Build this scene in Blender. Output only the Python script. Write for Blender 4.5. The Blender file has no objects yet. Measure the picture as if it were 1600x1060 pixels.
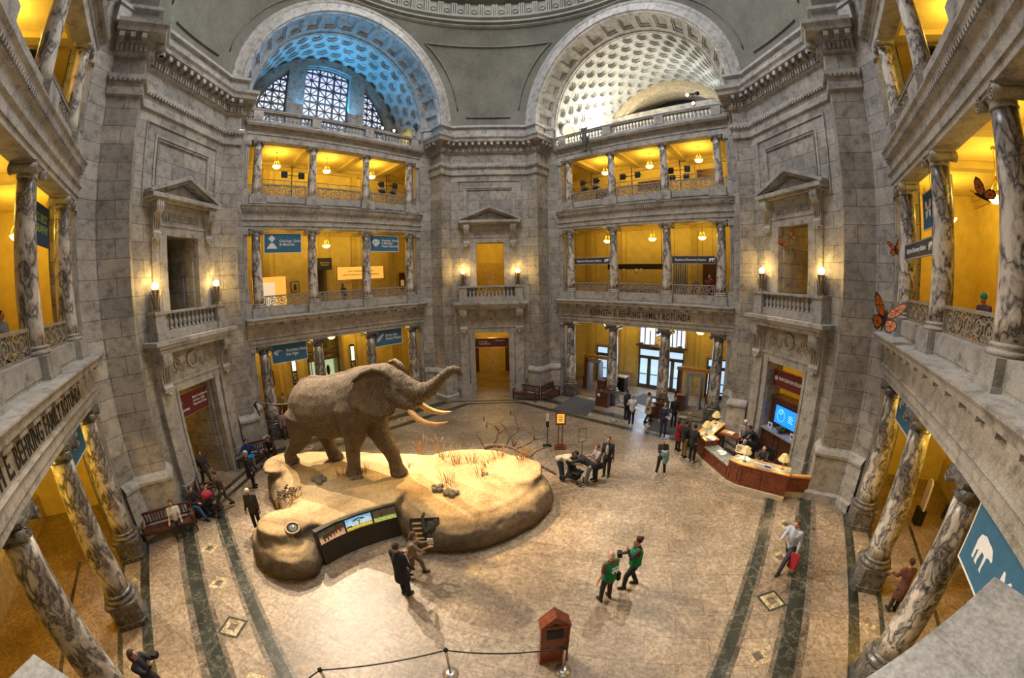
import bpy, bmesh, math, random
from mathutils import Vector, Matrix, noise
from math import sin, cos, pi, sqrt, atan2, radians
random.seed(7)
sc = bpy.context.scene
COL = sc.collection
S2 = sqrt(0.5)

# ------------------------------------------------------------------ camera (fisheye lens on the balcony of the near pier)
cd = bpy.data.cameras.new('camera')
cam = bpy.data.objects.new('camera', cd)
COL.objects.link(cam)
sc.camera = cam
cd.type = 'PANO'
try:
    cd.cycles.panorama_type = 'FISHEYE_LENS_POLYNOMIAL'
    lens = cd.cycles
except Exception:
    cd.panorama_type = 'FISHEYE_LENS_POLYNOMIAL'
    lens = cd
cd.sensor_fit = 'HORIZONTAL'
cd.sensor_width = 36.0
cd.sensor_height = 36.0 * 1060 / 1600
lens.fisheye_fov = radians(220)
lens.fisheye_polynomial_k0 = 0.0
lens.fisheye_polynomial_k1 = -0.0755885572
lens.fisheye_polynomial_k2 = -0.000265462157
lens.fisheye_polynomial_k3 = 4.20293915e-05
lens.fisheye_polynomial_k4 = -5.29007288e-07
cd.clip_start = 0.02
cd.clip_end = 400
R_, U_, F_ = (0.998042, -0.059902, -0.018014), (0.027244, 0.157033, 0.987218), (0.056308, 0.985775, -0.158357)
CAMLOC = Vector((-0.0703, -11.9743, 7.8013))
m4 = Matrix(((R_[0], U_[0], -F_[0], CAMLOC[0]), (R_[1], U_[1], -F_[1], CAMLOC[1]), (R_[2], U_[2], -F_[2], CAMLOC[2]), (0, 0, 0, 1)))
cam.matrix_world = m4

# ------------------------------------------------------------------ exposure, sky, lights
sc.view_settings.view_transform = 'Standard'
sc.view_settings.look = 'None'
sc.view_settings.exposure = 0.0
sc.view_settings.gamma = 1.0
sc.view_settings.use_curve_mapping = False
sc.cycles.use_denoising = True
sc.cycles.use_adaptive_sampling = True
sc.cycles.adaptive_threshold = 0.02
sc.cycles.max_bounces = 6
sc.cycles.diffuse_bounces = 4
sc.cycles.glossy_bounces = 2
sc.cycles.transmission_bounces = 3
sc.cycles.transparent_max_bounces = 6
sc.cycles.sample_clamp_indirect = 4.0
sc.cycles.caustics_reflective = False
sc.cycles.caustics_refractive = False

world = bpy.data.worlds.new('world')
sc.world = world
world.use_nodes = True
bg = world.node_tree.nodes['Background']
bg.inputs[0].default_value = (0.80, 0.86, 1.0, 1)
bg.inputs[1].default_value = 0.85

def frame_rot(b):
    return {'CP': 0, 'RP': -pi/2, 'LP': pi/2, 'NP': pi, 'RB': -pi/4, 'LB': pi/4, 'FR': -3*pi/4, 'FL': 3*pi/4}[b]
def W(b, t, n, z=0.0):
    a = frame_rot(b)
    return Vector((cos(a)*t - sin(a)*n, sin(a)*t + cos(a)*n, z))
def light(name, kind, loc, power, color, target=None, size=0.1, angle=45, blend=0.5, size_y=None, parent=None):
    d = bpy.data.lights.new(name, kind)
    d.energy = power
    d.color = color
    if kind == 'POINT':
        d.shadow_soft_size = size
    elif kind == 'SPOT':
        d.shadow_soft_size = size; d.spot_size = radians(angle); d.spot_blend = blend
    elif kind == 'AREA':
        d.size = size
        if size_y: d.shape = 'RECTANGLE'; d.size_y = size_y
    o = bpy.data.objects.new(name, d)
    COL.objects.link(o)
    o.location = loc
    if target is not None:
        o.rotation_euler = (Vector(target) - Vector(loc)).to_track_quat('-Z', 'Y').to_euler()
    if parent: o.parent = parent
    return o
# daylight of the dome's lantern high above the room
light('dome_daylight', 'AREA', (0, 0, 31.5), 4300, (0.96, 0.96, 1.0), (0, 0, 0), 11)
# daylight through the big arched windows over the far gallery
light('window_daylight', 'AREA', W('LB', 0, 15.1, 19.8), 900, (0.03, 0.40, 0.85), W('LB', 0, 11.4, 23.0), 4.5, size_y=3.5)
# theatrical spots aimed at the elephant and its mound
SPOT = (1.0, 0.70, 0.34)
light('elephant_spot_a', 'SPOT', W('LB', 2.0, 11.35, 17.7), 27000, (1.0, 0.62, 0.24), (-1.3, 0.1, 1.2), 0.4, 24, 0.9)
light('elephant_spot_b', 'SPOT', W('RB', -1.8, 11.35, 17.7), 11000, SPOT, (-2.6, 0.4, 1.3), 0.5, 32, 0.9)
light('elephant_spot_c', 'SPOT', W('LB', -2.0, 11.35, 17.7), 5500, SPOT, (-6.0, -0.8, 1.4), 0.5, 32, 0.8)
light('floor_spot_a', 'SPOT', (-11.5, 4.45, 17.9), 13500, (1.0, 0.84, 0.64), (-1.0, -5.8, 0), 0.07, 66, 0.8)
light('floor_spot_d', 'SPOT', W('LB', -2.6, 11.85, 14.4), 15000, (1.0, 0.84, 0.64), (-1.2, -6.0, 0), 0.07, 62, 0.8)
light('floor_spot_b', 'SPOT', W('RB', 2.6, 11.3, 17.7), 7000, (1.0, 0.84, 0.64), (6.8, -2.5, 0), 0.15, 44, 0.9)
light('floor_spot_c', 'SPOT', W('LP', -1.5, 11.2, 17.8), 3500, (1.0, 0.84, 0.64), (6.0, 3.0, 0), 0.15, 50, 0.9)
light('pier_spot_a', 'SPOT', W('RB', 0.5, 11.3, 17.7), 5200, (1.0, 0.86, 0.66), W('LP', -2.9, 12.0, 4.2), 0.2, 22, 1.0)
light('pier_spot_b', 'SPOT', W('LB', 0.5, 11.3, 17.7), 4200, (1.0, 0.84, 0.62), W('RP', 0.0, 11.0, 1.0), 0.2, 26, 1.0)

light('elephant_spot_d', 'SPOT', W('FL', 1.2, 11.2, 17.7), 4200, (1.0, 0.84, 0.62), (-5.0, -0.6, 3.6), 0.4, 26, 1.0)  # added soft fill that brightens the elephant's near flank, not a known fixture
# ------------------------------------------------------------------ materials
class NT:
    def __init__(s, name):
        s.m = bpy.data.materials.new(name); s.m.use_nodes = True
        s.t = s.m.node_tree; s.n = s.t.nodes; s.l = s.t.links
        s.b = s.n['Principled BSDF']
    def node(s, kind, **kw):
        x = s.n.new(kind)
        for k, v in kw.items():
            if k in x.inputs: x.inputs[k].default_value = v
            else: setattr(x, k, v)
        return x
    def link(s, a, ao, b, bi): s.l.new(a.outputs[ao], b.inputs[bi])
    def coord(s, which='Object', scale=(1, 1, 1), rot=(0, 0, 0)):
        c = s.node('ShaderNodeTexCoord'); mp = s.node('ShaderNodeMapping')
        mp.inputs['Scale'].default_value = scale; mp.inputs['Rotation'].default_value = rot
        s.link(c, which, mp, 0); return mp
    def noise(s, co, scale, detail=4, rough=0.55, dist=0.0):
        x = s.node('ShaderNodeTexNoise'); x.inputs['Scale'].default_value = scale
        x.inputs['Detail'].default_value = detail; x.inputs['Roughness'].default_value = rough
        x.inputs['Distortion'].default_value = dist
        s.link(co, 0, x, 'Vector'); return x
    def ramp(s, src, so, stops):
        r = s.node('ShaderNodeValToRGB'); e = r.color_ramp.elements
        while len(e) < len(stops): e.new(0.5)
        for k, (p, c) in enumerate(stops):
            e[k].position = p; e[k].color = (*c, 1) if not isinstance(c, float) else (c, c, c, 1)
        s.link(src, so, r, 0); return r
    def mix(s, a, ao, b, bo, fac, fo=None, mode='MIX'):
        x = s.node('ShaderNodeMix'); x.data_type = 'RGBA'; x.blend_type = mode
        if fo is None: x.inputs[0].default_value = fac
        else: s.l.new(fac.outputs[fo], x.inputs[0])
        if isinstance(a, tuple): x.inputs[6].default_value = (*a, 1)
        else: s.l.new(a.outputs[ao], x.inputs[6])
        if isinstance(b, tuple): x.inputs[7].default_value = (*b, 1)
        else: s.l.new(b.outputs[bo], x.inputs[7])
        return x
    def out(s, x, o, rough=0.6, bump=None, bo=0, bs=0.3, bd=0.02):
        if x is not None: s.l.new(x.outputs[o], s.b.inputs['Base Color'])
        s.b.inputs['Roughness'].default_value = rough
        if bump is not None:
            k = s.node('ShaderNodeBump'); k.inputs['Strength'].default_value = bs; k.inputs['Distance'].default_value = bd
            s.l.new(bump.outputs[bo], k.inputs['Height']); s.l.new(k.outputs[0], s.b.inputs['Normal'])
        return s.m

def flat(name, col, rough=0.6, metal=0.0, var=0.18, scale=6.0, emit=None, est=1.0):
    t = NT(name)
    co = t.coord('Object')
    n = t.noise(co, scale, 5)
    r = t.ramp(n, 0, [(0.3, tuple(c*(1-var) for c in col)), (0.7, tuple(min(1, c*(1+var)) for c in col))])
    t.out(r, 0, rough, n, 0, 0.12, 0.01)
    t.b.inputs['Metallic'].default_value = metal
    if emit:
        t.b.inputs['Emission Color'].default_value = (*emit, 1)
        t.b.inputs['Emission Strength'].default_value = est
    return t.m

def stone(name, base, blocks=None, dark=0.42):
    t = NT(name)
    co = t.coord('Object'); uv = t.coord('UV')
    big = t.noise(co, 0.5, 5, 0.6); mid = t.noise(co, 3.2, 6, 0.65); fine = t.noise(co, 28, 4, 0.7)
    b0 = tuple(c*dark for c in base); b1 = tuple(min(1, c*1.22) for c in base)
    r = t.ramp(mid, 0, [(0.28, b0), (0.5, base), (0.75, b1)])
    rb = t.ramp(big, 0, [(0.3, 0.55), (0.7, 1.18)])
    c = t.mix(r, 0, rb, 0, 0.75, mode='MULTIPLY')
    rf = t.ramp(fine, 0, [(0.35, 0.55), (0.65, 1.25)])
    c = t.mix(c, 2, rf, 0, 0.7, mode='MULTIPLY')
    bump, bo = fine, 0
    if blocks:
        w, h = blocks
        br = t.node('ShaderNodeTexBrick')
        t.link(uv, 0, br, 'Vector')
        br.inputs['Scale'].default_value = 1.0
        br.inputs['Color1'].default_value = (0.72, 0.72, 0.74, 1); br.inputs['Color2'].default_value = (1.1, 1.08, 1.02, 1)
        br.inputs['Mortar'].default_value = (0.22, 0.21, 0.2, 1)
        br.inputs['Mortar Size'].default_value = 0.012; br.inputs['Mortar Smooth'].default_value = 0.3
        br.inputs['Brick Width'].default_value = w; br.inputs['Row Height'].default_value = h
        br.offset = 0.45
        c = t.mix(c, 2, br, 0, 0.9, mode='MULTIPLY')
    return t.out(c, 2, 0.72, fine, 0, 0.25, 0.01)

def marble(name, light_c, vein, sc_=2.2, warp=1.6, width=0.035, yz=0.45, warm=0.0):
    t = NT(name)
    co = t.coord('Object', (1, 1, yz), (0.35, 0.5, 0.0))
    wn = t.noise(co, sc_*0.8, 3)
    add = t.node('ShaderNodeVectorMath'); add.operation = 'MULTIPLY_ADD'
    t.l.new(wn.outputs[1], add.inputs[0]); add.inputs[1].default_value = (warp*0.5,)*3; t.l.new(co.outputs[0], add.inputs[2])
    n = t.node('ShaderNodeTexNoise'); n.inputs['Scale'].default_value = sc_; n.inputs['Detail'].default_value = 6; n.inputs['Roughness'].default_value = 0.62
    t.l.new(add.outputs[0], n.inputs['Vector'])
    w = width
    v = t.ramp(n, 0, [(0.5-3*w, light_c), (0.5-w, tuple(0.55*a+0.45*b for a, b in zip(light_c, vein))), (0.5, vein), (0.5+1.2*w, tuple(0.5*a+0.5*b for a, b in zip(light_c, vein))), (0.5+3*w, tuple(min(1, c*1.06) for c in light_c))])
    m2 = t.noise(co, sc_*0.55, 4)
    r2 = t.ramp(m2, 0, [(0.36, 0.30), (0.5, 0.95), (0.7, 1.1)])
    c = t.mix(v, 0, r2, 0, 0.8, mode='MULTIPLY')
    return t.out(c, 2, 0.32)

M = {}
M['stone'] = stone('limestone_blocks', (0.41, 0.385, 0.345), (1.35, 0.62))
M['plain'] = stone('limestone_smooth', (0.43, 0.405, 0.365))
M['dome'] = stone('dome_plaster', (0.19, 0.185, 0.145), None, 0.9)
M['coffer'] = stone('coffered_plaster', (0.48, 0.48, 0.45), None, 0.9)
M['col'] = marble('column_marble', (0.62, 0.57, 0.50), (0.035, 0.03, 0.035), 2.0, 2.2, 0.03, 0.5)
M['cap'] = stone('capital_marble', (0.40, 0.36, 0.30))
M['ped'] = marble('pedestal_marble', (0.22, 0.20, 0.17), (0.05, 0.05, 0.05), 5, 1.2, 0.05, 1)
M['green'] = marble('green_marble', (0.028, 0.032, 0.024), (0.13, 0.13, 0.10), 2.0, 2.0, 0.010, 1)
M['border'] = marble('mottled_marble_border', (0.26, 0.20, 0.14), (0.06, 0.06, 0.05), 6.0, 1.4, 0.05, 1)
M['pale'] = marble('pale_mosaic', (0.62, 0.50, 0.30), (0.20, 0.14, 0.07), 6, 1.4, 0.03, 1)
M['yellow'] = flat('yellow_plaster', (0.72, 0.60, 0.22), 0.85, var=0.10, scale=2.5)
M['yellowtrim'] = flat('yellow_plaster_trim', (0.55, 0.44, 0.16), 0.8, var=0.12, scale=3)
M['tan'] = flat('tan_stone_dado', (0.50, 0.42, 0.28), 0.7, var=0.25, scale=4)
M['bronze'] = flat('weathered_bronze_scrollwork', (0.30, 0.27, 0.22), 0.5, 0.3, 0.3, 14)
M['brass'] = flat('brass', (0.60, 0.40, 0.12), 0.32, 0.9, 0.2, 9)
M['lampmetal'] = flat('dark_torch_metal', (0.22, 0.16, 0.09), 0.4, 0.7, 0.3, 9)
M['iron'] = flat('black_iron', (0.012, 0.012, 0.014), 0.5, 0.2, 0.2)
M['wood'] = flat('dark_mahogany', (0.085, 0.03, 0.016), 0.38, 0, 0.5, 9)
M['woodred'] = flat('red_wood', (0.17, 0.045, 0.02), 0.38, 0, 0.45, 9)
M['woodlight'] = flat('orange_wood_edge', (0.55, 0.27, 0.08), 0.4, 0, 0.25, 7)
M['counter'] = marble('counter_marble', (0.42, 0.43, 0.36), (0.14, 0.16, 0.14), 4, 1.4, 0.04, 1)
M['banner'] = flat('blue_banner_cloth', (0.035, 0.125, 0.22), 0.8, 0, 0.1, 5)
M['bannerdk'] = flat('dark_blue_banner_cloth', (0.012, 0.04, 0.075), 0.8, 0, 0.1, 5)
M['white'] = flat('white_print', (0.72, 0.74, 0.74), 0.7, 0, 0.05)
M['gold_print'] = flat('gold_green_print', (0.30, 0.40, 0.08), 0.7, 0, 0.1)
M['maroon'] = flat('maroon_sign', (0.13, 0.018, 0.022), 0.55, 0, 0.15)
M['blacksign'] = flat('charcoal_sign', (0.035, 0.037, 0.04), 0.6, 0, 0.15)
M['darktext'] = flat('incised_dark_lettering', (0.03, 0.027, 0.022), 0.9, 0, 0.1)
M['grey'] = flat('grey_metal', (0.36, 0.37, 0.42), 0.45, 0.3, 0.12)
M['mat'] = flat('grey_floor_mat', (0.07, 0.068, 0.07), 0.95, 0, 0.5, 40)
M['steel'] = flat('brushed_steel', (0.55, 0.53, 0.50), 0.3, 0.9, 0.1)
M['doorframe'] = flat('grey_bronze_door_frame', (0.12, 0.11, 0.10), 0.5, 0.4, 0.2)
M['sandrock'] = None
M['ivory'] = flat('ivory_tusk', (0.72, 0.42, 0.13), 0.45, 0, 0.22, 7)
M['bark'] = flat('dry_bark', (0.09, 0.065, 0.045), 0.9, 0, 0.4, 20)
M['drygrass'] = flat('dry_grass', (0.42, 0.22, 0.06), 0.9, 0, 0.4, 20)
M['stonepile'] = flat('grey_field_stone', (0.17, 0.14, 0.11), 0.9, 0, 0.45, 12)
M['panel'] = flat('black_panel_board', (0.035, 0.03, 0.022), 0.7, 0, 0.35, 25)
M['paper'] = flat('white_paper', (0.75, 0.74, 0.70), 0.8, 0, 0.05)
M['eye'] = flat('dark_eye', (0.01, 0.008, 0.006), 0.15, 0, 0.1)
M['orange'] = flat('monarch_orange', (0.65, 0.17, 0.02), 0.6, 0, 0.3, 12)
M['feather'] = flat('brown_feathers', (0.09, 0.08, 0.07), 0.8, 0, 0.5, 14)
M['leaf'] = flat('green_leaf', (0.05, 0.11, 0.02), 0.7, 0, 0.5, 20)
M['shade'] = flat('glass_lamp_shade', (0.55, 0.45, 0.20), 0.4, 0, 0.15, 9, (1.0, 0.62, 0.18), 0.25)
M['skin'] = flat('skin', (0.48, 0.26, 0.17), 0.6, 0, 0.08, 20)
M['skindk'] = flat('dark_skin', (0.14, 0.07, 0.045), 0.6, 0, 0.08, 20)
def emis(name, col, st):
    t = NT(name); t.b.inputs['Base Color'].default_value = (*col, 1)
    t.b.inputs['Emission Color'].default_value = (*col, 1); t.b.inputs['Emission Strength'].default_value = st
    return t.m
M['bowl'] = emis('lit_lamp_bowl', (1.0, 0.62, 0.16), 7)
M['globe'] = emis('lit_lamp_globe', (1.0, 0.66, 0.22), 14)
M['daypane'] = emis('daylit_window_glass', (0.66, 0.74, 1.0), 1.2)
def skypane():
    t = NT('arched_window_glass'); co = t.coord('Object'); sp = t.node('ShaderNodeSeparateXYZ'); t.link(co, 0, sp, 0)
    mr = t.node('ShaderNodeMapRange'); mr.inputs[1].default_value = 17.0; mr.inputs[2].default_value = 23.0; t.l.new(sp.outputs[2], mr.inputs[0])
    r = t.ramp(mr, 0, [(0.0, (0.0, 0.12, 0.30)), (0.20, (0.0, 0.30, 0.50)), (0.27, (0.50, 0.66, 1.0)), (0.5, (0.80, 0.84, 1.0)), (1.0, (0.52, 0.58, 1.0))])
    t.l.new(r.outputs[0], t.b.inputs['Emission Color']); t.b.inputs['Emission Strength'].default_value = 1.25; t.b.inputs['Base Color'].default_value = (0.02, 0.03, 0.05, 1)
    return t.m
M['skypane'] = skypane()
M['doorpane'] = emis('daylit_door_glass', (0.50, 0.74, 1.0), 0.95)
M['screen'] = emis('blue_screen', (0.01, 0.19, 0.85), 1.6)
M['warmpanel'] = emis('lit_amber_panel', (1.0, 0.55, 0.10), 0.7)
M['spotbulb'] = emis('lit_spot_bulb', (1.0, 0.72, 0.35), 12)
_cc = {}
def cloth(col):
    k = tuple(round(c, 3) for c in col)
    if k not in _cc: _cc[k] = flat('cloth_%d' % len(_cc), col, 0.9, 0, 0.22, 18)
    return _cc[k]

def floor_mat():
    t = NT('rotunda_floor_marble')
    co = t.coord('Object', (1, 1, 1), (0, 0, radians(20)))
    n1 = t.noise(co, 0.35, 5, 0.6); n2 = t.noise(co, 1.6, 6, 0.7, 1.5); n3 = t.noise(co, 9, 5, 0.7)
    base = t.ramp(n1, 0, [(0.3, (0.18, 0.135, 0.095)), (0.55, (0.35, 0.28, 0.20)), (0.75, (0.47, 0.39, 0.295))])
    v = t.ramp(n2, 0, [(0.40, (1.0, 1.0, 1.0)), (0.475, (0.85, 0.8, 0.72)), (0.5, (0.45, 0.36, 0.28)), (0.525, (0.85, 0.8, 0.72)), (0.62, (1.1, 1.08, 1.05))])
    c = t.mix(base, 0, v, 0, 0.75, mode='MULTIPLY')
    f = t.ramp(n3, 0, [(0.35, 0.5), (0.6, 1.15)])
    c = t.mix(c, 2, f, 0, 0.85, mode='MULTIPLY')
    br = t.node('ShaderNodeTexBrick'); t.link(co, 0, br, 'Vector')
    br.inputs['Scale'].default_value = 1; br.inputs['Brick Width'].default_value = 1.5; br.inputs['Row Height'].default_value = 0.75
    br.inputs['Mortar Size'].default_value = 0.008; br.inputs['Color1'].default_value = (0.78, 0.78, 0.78, 1); br.inputs['Color2'].default_value = (1.1, 1.08, 1.05, 1)
    br.inputs['Mortar'].default_value = (0.45, 0.40, 0.33, 1)
    c = t.mix(c, 2, br, 0, 0.8, mode='MULTIPLY')
    return t.out(c, 2, 0.42)
M['floor'] = floor_mat()
def skin_mat():
    t = NT('elephant_hide')
    co = t.coord('Object', (1, 1, 0.7))
    n1 = t.noise(co, 0.9, 4); n2 = t.noise(co, 9, 7, 0.75, 1.2)
    base = t.ramp(n1, 0, [(0.3, (0.10, 0.072, 0.045)), (0.7, (0.19, 0.135, 0.085))])
    f = t.ramp(n2, 0, [(0.38, 0.45), (0.6, 1.2)])
    c = t.mix(base, 0, f, 0, 0.8, mode='MULTIPLY')
    wv = t.node('ShaderNodeTexWave'); wv.inputs['Scale'].default_value = 5; wv.inputs['Distortion'].default_value = 14
    wv.inputs['Detail'].default_value = 3; t.link(co, 0, wv, 'Vector')
    mx = t.mix(n2, 0, wv, 0, 0.35)
    return t.out(c, 2, 0.85, mx, 2, 0.9, 0.06)
M['hide'] = skin_mat()
def rock_mat():
    t = NT('sand_and_rock')
    co = t.coord('Object')
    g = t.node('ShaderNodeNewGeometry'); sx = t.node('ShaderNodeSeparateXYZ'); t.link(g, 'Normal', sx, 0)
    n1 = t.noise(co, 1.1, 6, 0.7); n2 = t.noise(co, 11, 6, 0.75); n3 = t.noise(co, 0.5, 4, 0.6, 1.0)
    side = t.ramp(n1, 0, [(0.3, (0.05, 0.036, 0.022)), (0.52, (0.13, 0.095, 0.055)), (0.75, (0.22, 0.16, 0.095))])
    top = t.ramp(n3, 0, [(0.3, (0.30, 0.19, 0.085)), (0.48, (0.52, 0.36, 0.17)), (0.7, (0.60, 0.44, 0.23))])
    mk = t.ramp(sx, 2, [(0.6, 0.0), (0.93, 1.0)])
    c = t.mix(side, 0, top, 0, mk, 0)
    f = t.ramp(n2, 0, [(0.35, 0.6), (0.62, 1.15)])
    c = t.mix(c, 2, f, 0, 0.75, mode='MULTIPLY')
    return t.out(c, 2, 0.9, n2, 0, 0.5, 0.04)
M['rock'] = rock_mat()

# ------------------------------------------------------------------ mesh helpers
class MB:
    def __init__(s): s.v = []; s.f = []; s.m = []; s.s = []
    def add(s, vs, fs, mi=0, sm=False):
        o = len(s.v); s.v += [tuple(v) for v in vs]
        for f in fs: s.f.append(tuple(i+o for i in f)); s.m.append(mi); s.s.append(sm)
        return s
    def box(s, x0, x1, y0, y1, z0, z1, mi=0):
        return s.add([(x0, y0, z0), (x1, y0, z0), (x1, y1, z0), (x0, y1, z0), (x0, y0, z1), (x1, y0, z1), (x1, y1, z1), (x0, y1, z1)],
              [(0, 3, 2, 1), (4, 5, 6, 7), (0, 1, 5, 4), (1, 2, 6, 5), (2, 3, 7, 6), (3, 0, 4, 7)], mi)
    def obox(s, c, size, M3=None, mi=0):
        hx, hy, hz = size[0]/2, size[1]/2, size[2]/2
        vs = [Vector((a*hx, b*hy, d*hz)) for d in (-1, 1) for a, b in ((-1, -1), (1, -1), (1, 1), (-1, 1))]
        if M3 is not None: vs = [M3 @ v for v in vs]
        return s.add([v + Vector(c) for v in vs], [(0, 3, 2, 1), (4, 5, 6, 7), (0, 1, 5, 4), (1, 2, 6, 5), (2, 3, 7, 6), (3, 0, 4, 7)], mi)
    def lathe(s, cx, cy, prof, seg=16, mi=0, sm=True, cap=True):
        vs = []; fs = []
        for r, z in prof:
            for k in range(seg):
                a = 2*pi*k/seg; vs.append((cx + r*cos(a), cy + r*sin(a), z))
        for i in range(len(prof)-1):
            for k in range(seg):
                k2 = (k+1) % seg; fs.append((i*seg+k, i*seg+k2, (i+1)*seg+k2, (i+1)*seg+k))
        if cap: fs.append(tuple(range(seg))[::-1]); fs.append(tuple((len(prof)-1)*seg + k for k in range(seg)))
        return s.add(vs, fs, mi, sm)
    def tube(s, pts, rads, seg=8, mi=0, sm=True, flat_=None, round_end=False):
        pts = [Vector(p) for p in pts]
        if not isinstance(rads, (list, tuple)): rads = [rads]*len(pts)
        if round_end:
            a = (pts[0]-pts[1]).normalized(); b = (pts[-1]-pts[-2]).normalized(); r0, r1 = rads[0], rads[-1]
            if r1*2 < 0: pass
            pts = [pts[0]+a*r0*0.95, pts[0]+a*r0*0.7] + pts + [pts[-1]+b*r1*0.7, pts[-1]+b*r1*0.95]
            rads = [r0*0.3, r0*0.72] + list(rads) + [r1*0.72, r1*0.3]
        vs = []; fs = []; up = None
        for i, p in enumerate(pts):
            d = (pts[min(i+1, len(pts)-1)] - pts[max(i-1, 0)])
            d = d.normalized() if d.length > 1e-9 else Vector((0, 0, 1))
            if up is None: up = Vector((0, 0, 1)) if abs(d.z) < 0.9 else Vector((1, 0, 0))
            x = d.cross(up); x = x.normalized() if x.length > 1e-6 else Vector((1, 0, 0)); y = x.cross(d).normalized(); up = y
            for k in range(seg):
                a = 2*pi*(k+0.5)/seg; vs.append(p + (x*cos(a) + y*sin(a))*rads[i])
        for i in range(len(pts)-1):
            for k in range(seg):
                k2 = (k+1) % seg; fs.append((i*seg+k, i*seg+k2, (i+1)*seg+k2, (i+1)*seg+k))
        fs.append(tuple(range(seg))[::-1]); fs.append(tuple((len(pts)-1)*seg+k for k in range(seg)))
        return s.add(vs, fs, mi, sm)
    def ell(s, c, r, nu=12, nv=8, mi=0, M3=None):
        vs = [(0, 0, -1)]; 
        for j in range(1, nv):
            b = -pi/2 + pi*j/nv
            for i in range(nu):
                a = 2*pi*i/nu; vs.append((cos(a)*cos(b), sin(a)*cos(b), sin(b)))
        vs.append((0, 0, 1)); fs = []
        for i in range(nu): fs.append((0, 1+(i+1) % nu, 1+i))
        for j in range(nv-2):
            for i in range(nu):
                a = 1+j*nu+i; b = 1+j*nu+(i+1) % nu; fs.append((a, b, b+nu, a+nu))
        t = 1+(nv-2)*nu
        for i in range(nu): fs.append((t+i, t+(i+1) % nu, len(vs)-1))
        out = []
        for v in vs:
            q = Vector((v[0]*r[0], v[1]*r[1], v[2]*r[2]))
            if M3 is not None: q = M3 @ q
            out.append(q + Vector(c))
        return s.add(out, fs, mi, True)
    def sweep(s, path, prof, mi=0, closed=False, sm=False, caps=True):
        """path: 2D points; prof: (offset to the right of the direction of travel, z)"""
        P = [Vector(p) for p in path]; n = len(P); rings = []
        for i, p in enumerate(P):
            if closed: d0 = (p-P[i-1]).normalized(); d1 = (P[(i+1) % n]-p).normalized()
            else:
                d1 = (P[min(i+1, n-1)]-P[min(i+1, n-1)-1]).normalized(); d0 = (P[max(i, 1)]-P[max(i, 1)-1]).normalized()
            n0 = Vector((d0.y, -d0.x)); n1 = Vector((d1.y, -d1.x)); m = (n0+n1)
            m = m.normalized(); m = m/max(0.3, m.dot(n0))
            rings.append([(p.x+m.x*d, p.y+m.y*d, z) for d, z in prof])
        k = len(prof); vs = [v for r in rings for v in r]; fs = []
        for i in range(n if closed else n-1):
            j = (i+1) % n
            for q in range(k-1): fs.append((i*k+q, j*k+q, j*k+q+1, i*k+q+1))
        if caps and not closed: fs.append(tuple(range(k))); fs.append(tuple((n-1)*k+q for q in range(k))[::-1])
        return s.add(vs, fs, mi, sm)
    def prism(s, poly, z0, z1, mi=0):
        n = len(poly)
        return s.add([(x, y, z0) for x, y in poly]+[(x, y, z1) for x, y in poly],
              [tuple(range(n))[::-1], tuple(range(n, 2*n))]+[(i, (i+1) % n, n+(i+1) % n, n+i) for i in range(n)], mi)
    def yprism(s, poly, y0, y1, mi=0, sm=False):
        """outline in (x, z), extruded along y"""
        n = len(poly)
        return s.add([(x, y0, z) for x, z in poly]+[(x, y1, z) for x, z in poly],
              [tuple(range(n)), tuple(range(n, 2*n))[::-1]]+[(i, n+i, n+(i+1) % n, (i+1) % n) for i in range(n)], mi, sm)
    def mesh(s, name, mats):
        me = bpy.data.meshes.new(name); me.from_pydata(s.v, [], s.f)
        if not isinstance(mats, (list, tuple)): mats = [mats]
        for m in mats: me.materials.append(m)
        me.polygons.foreach_set('material_index', s.m); me.polygons.foreach_set('use_smooth', s.s)
        me.validate(); me.update()
        uv = me.uv_layers.new(name='UVMap'); data = []
        V = me.vertices
        for p in me.polygons:
            nx, ny, nz = p.normal
            h = sqrt(nx*nx+ny*ny)
            for vi in p.vertices:
                c = V[vi].co
                if abs(nz) < 0.75 and h > 1e-6: data += [(c.x*-ny + c.y*nx)/h, c.z]
                else: data += [c.x, c.y]
        uv.data.foreach_set('uv', data)
        return me
    def build(s, name, mats, parent=None, loc=(0, 0, 0), rz=0.0):
        return link(name, s.mesh(name, mats), parent, loc, rz)
def link(name, me, parent=None, loc=(0, 0, 0), rz=0.0):
    o = bpy.data.objects.new(name, me); COL.objects.link(o)
    o.location = loc; o.rotation_euler = (0, 0, rz)
    if parent: o.parent = parent
    return o
def struct(o): o['kind'] = 'structure'; return o
def tag(o, label, cat, group=None, kind='thing'):
    o['label'] = label; o['category'] = cat; o['kind'] = kind
    if group: o['group'] = group
    return o
def thing(name, label, cat, loc=(0, 0, 0), rz=0.0, group=None):
    o = bpy.data.objects.new(name, None); COL.objects.link(o)
    o.location = loc; o.rotation_euler = (0, 0, rz)
    return tag(o, label, cat, group)
_tmp = bpy.data.scenes.new('scratch')
def evaluated_mesh(o):
    """mesh of an object after its modifiers, worked out in a scratch scene so that the big one is not updated"""
    _tmp.collection.objects.link(o)
    with bpy.context.temp_override(scene=_tmp, view_layer=_tmp.view_layers[0]):
        dg = bpy.context.evaluated_depsgraph_get(); dg.update()
        me = bpy.data.meshes.new_from_object(o.evaluated_get(dg))
    return me
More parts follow.
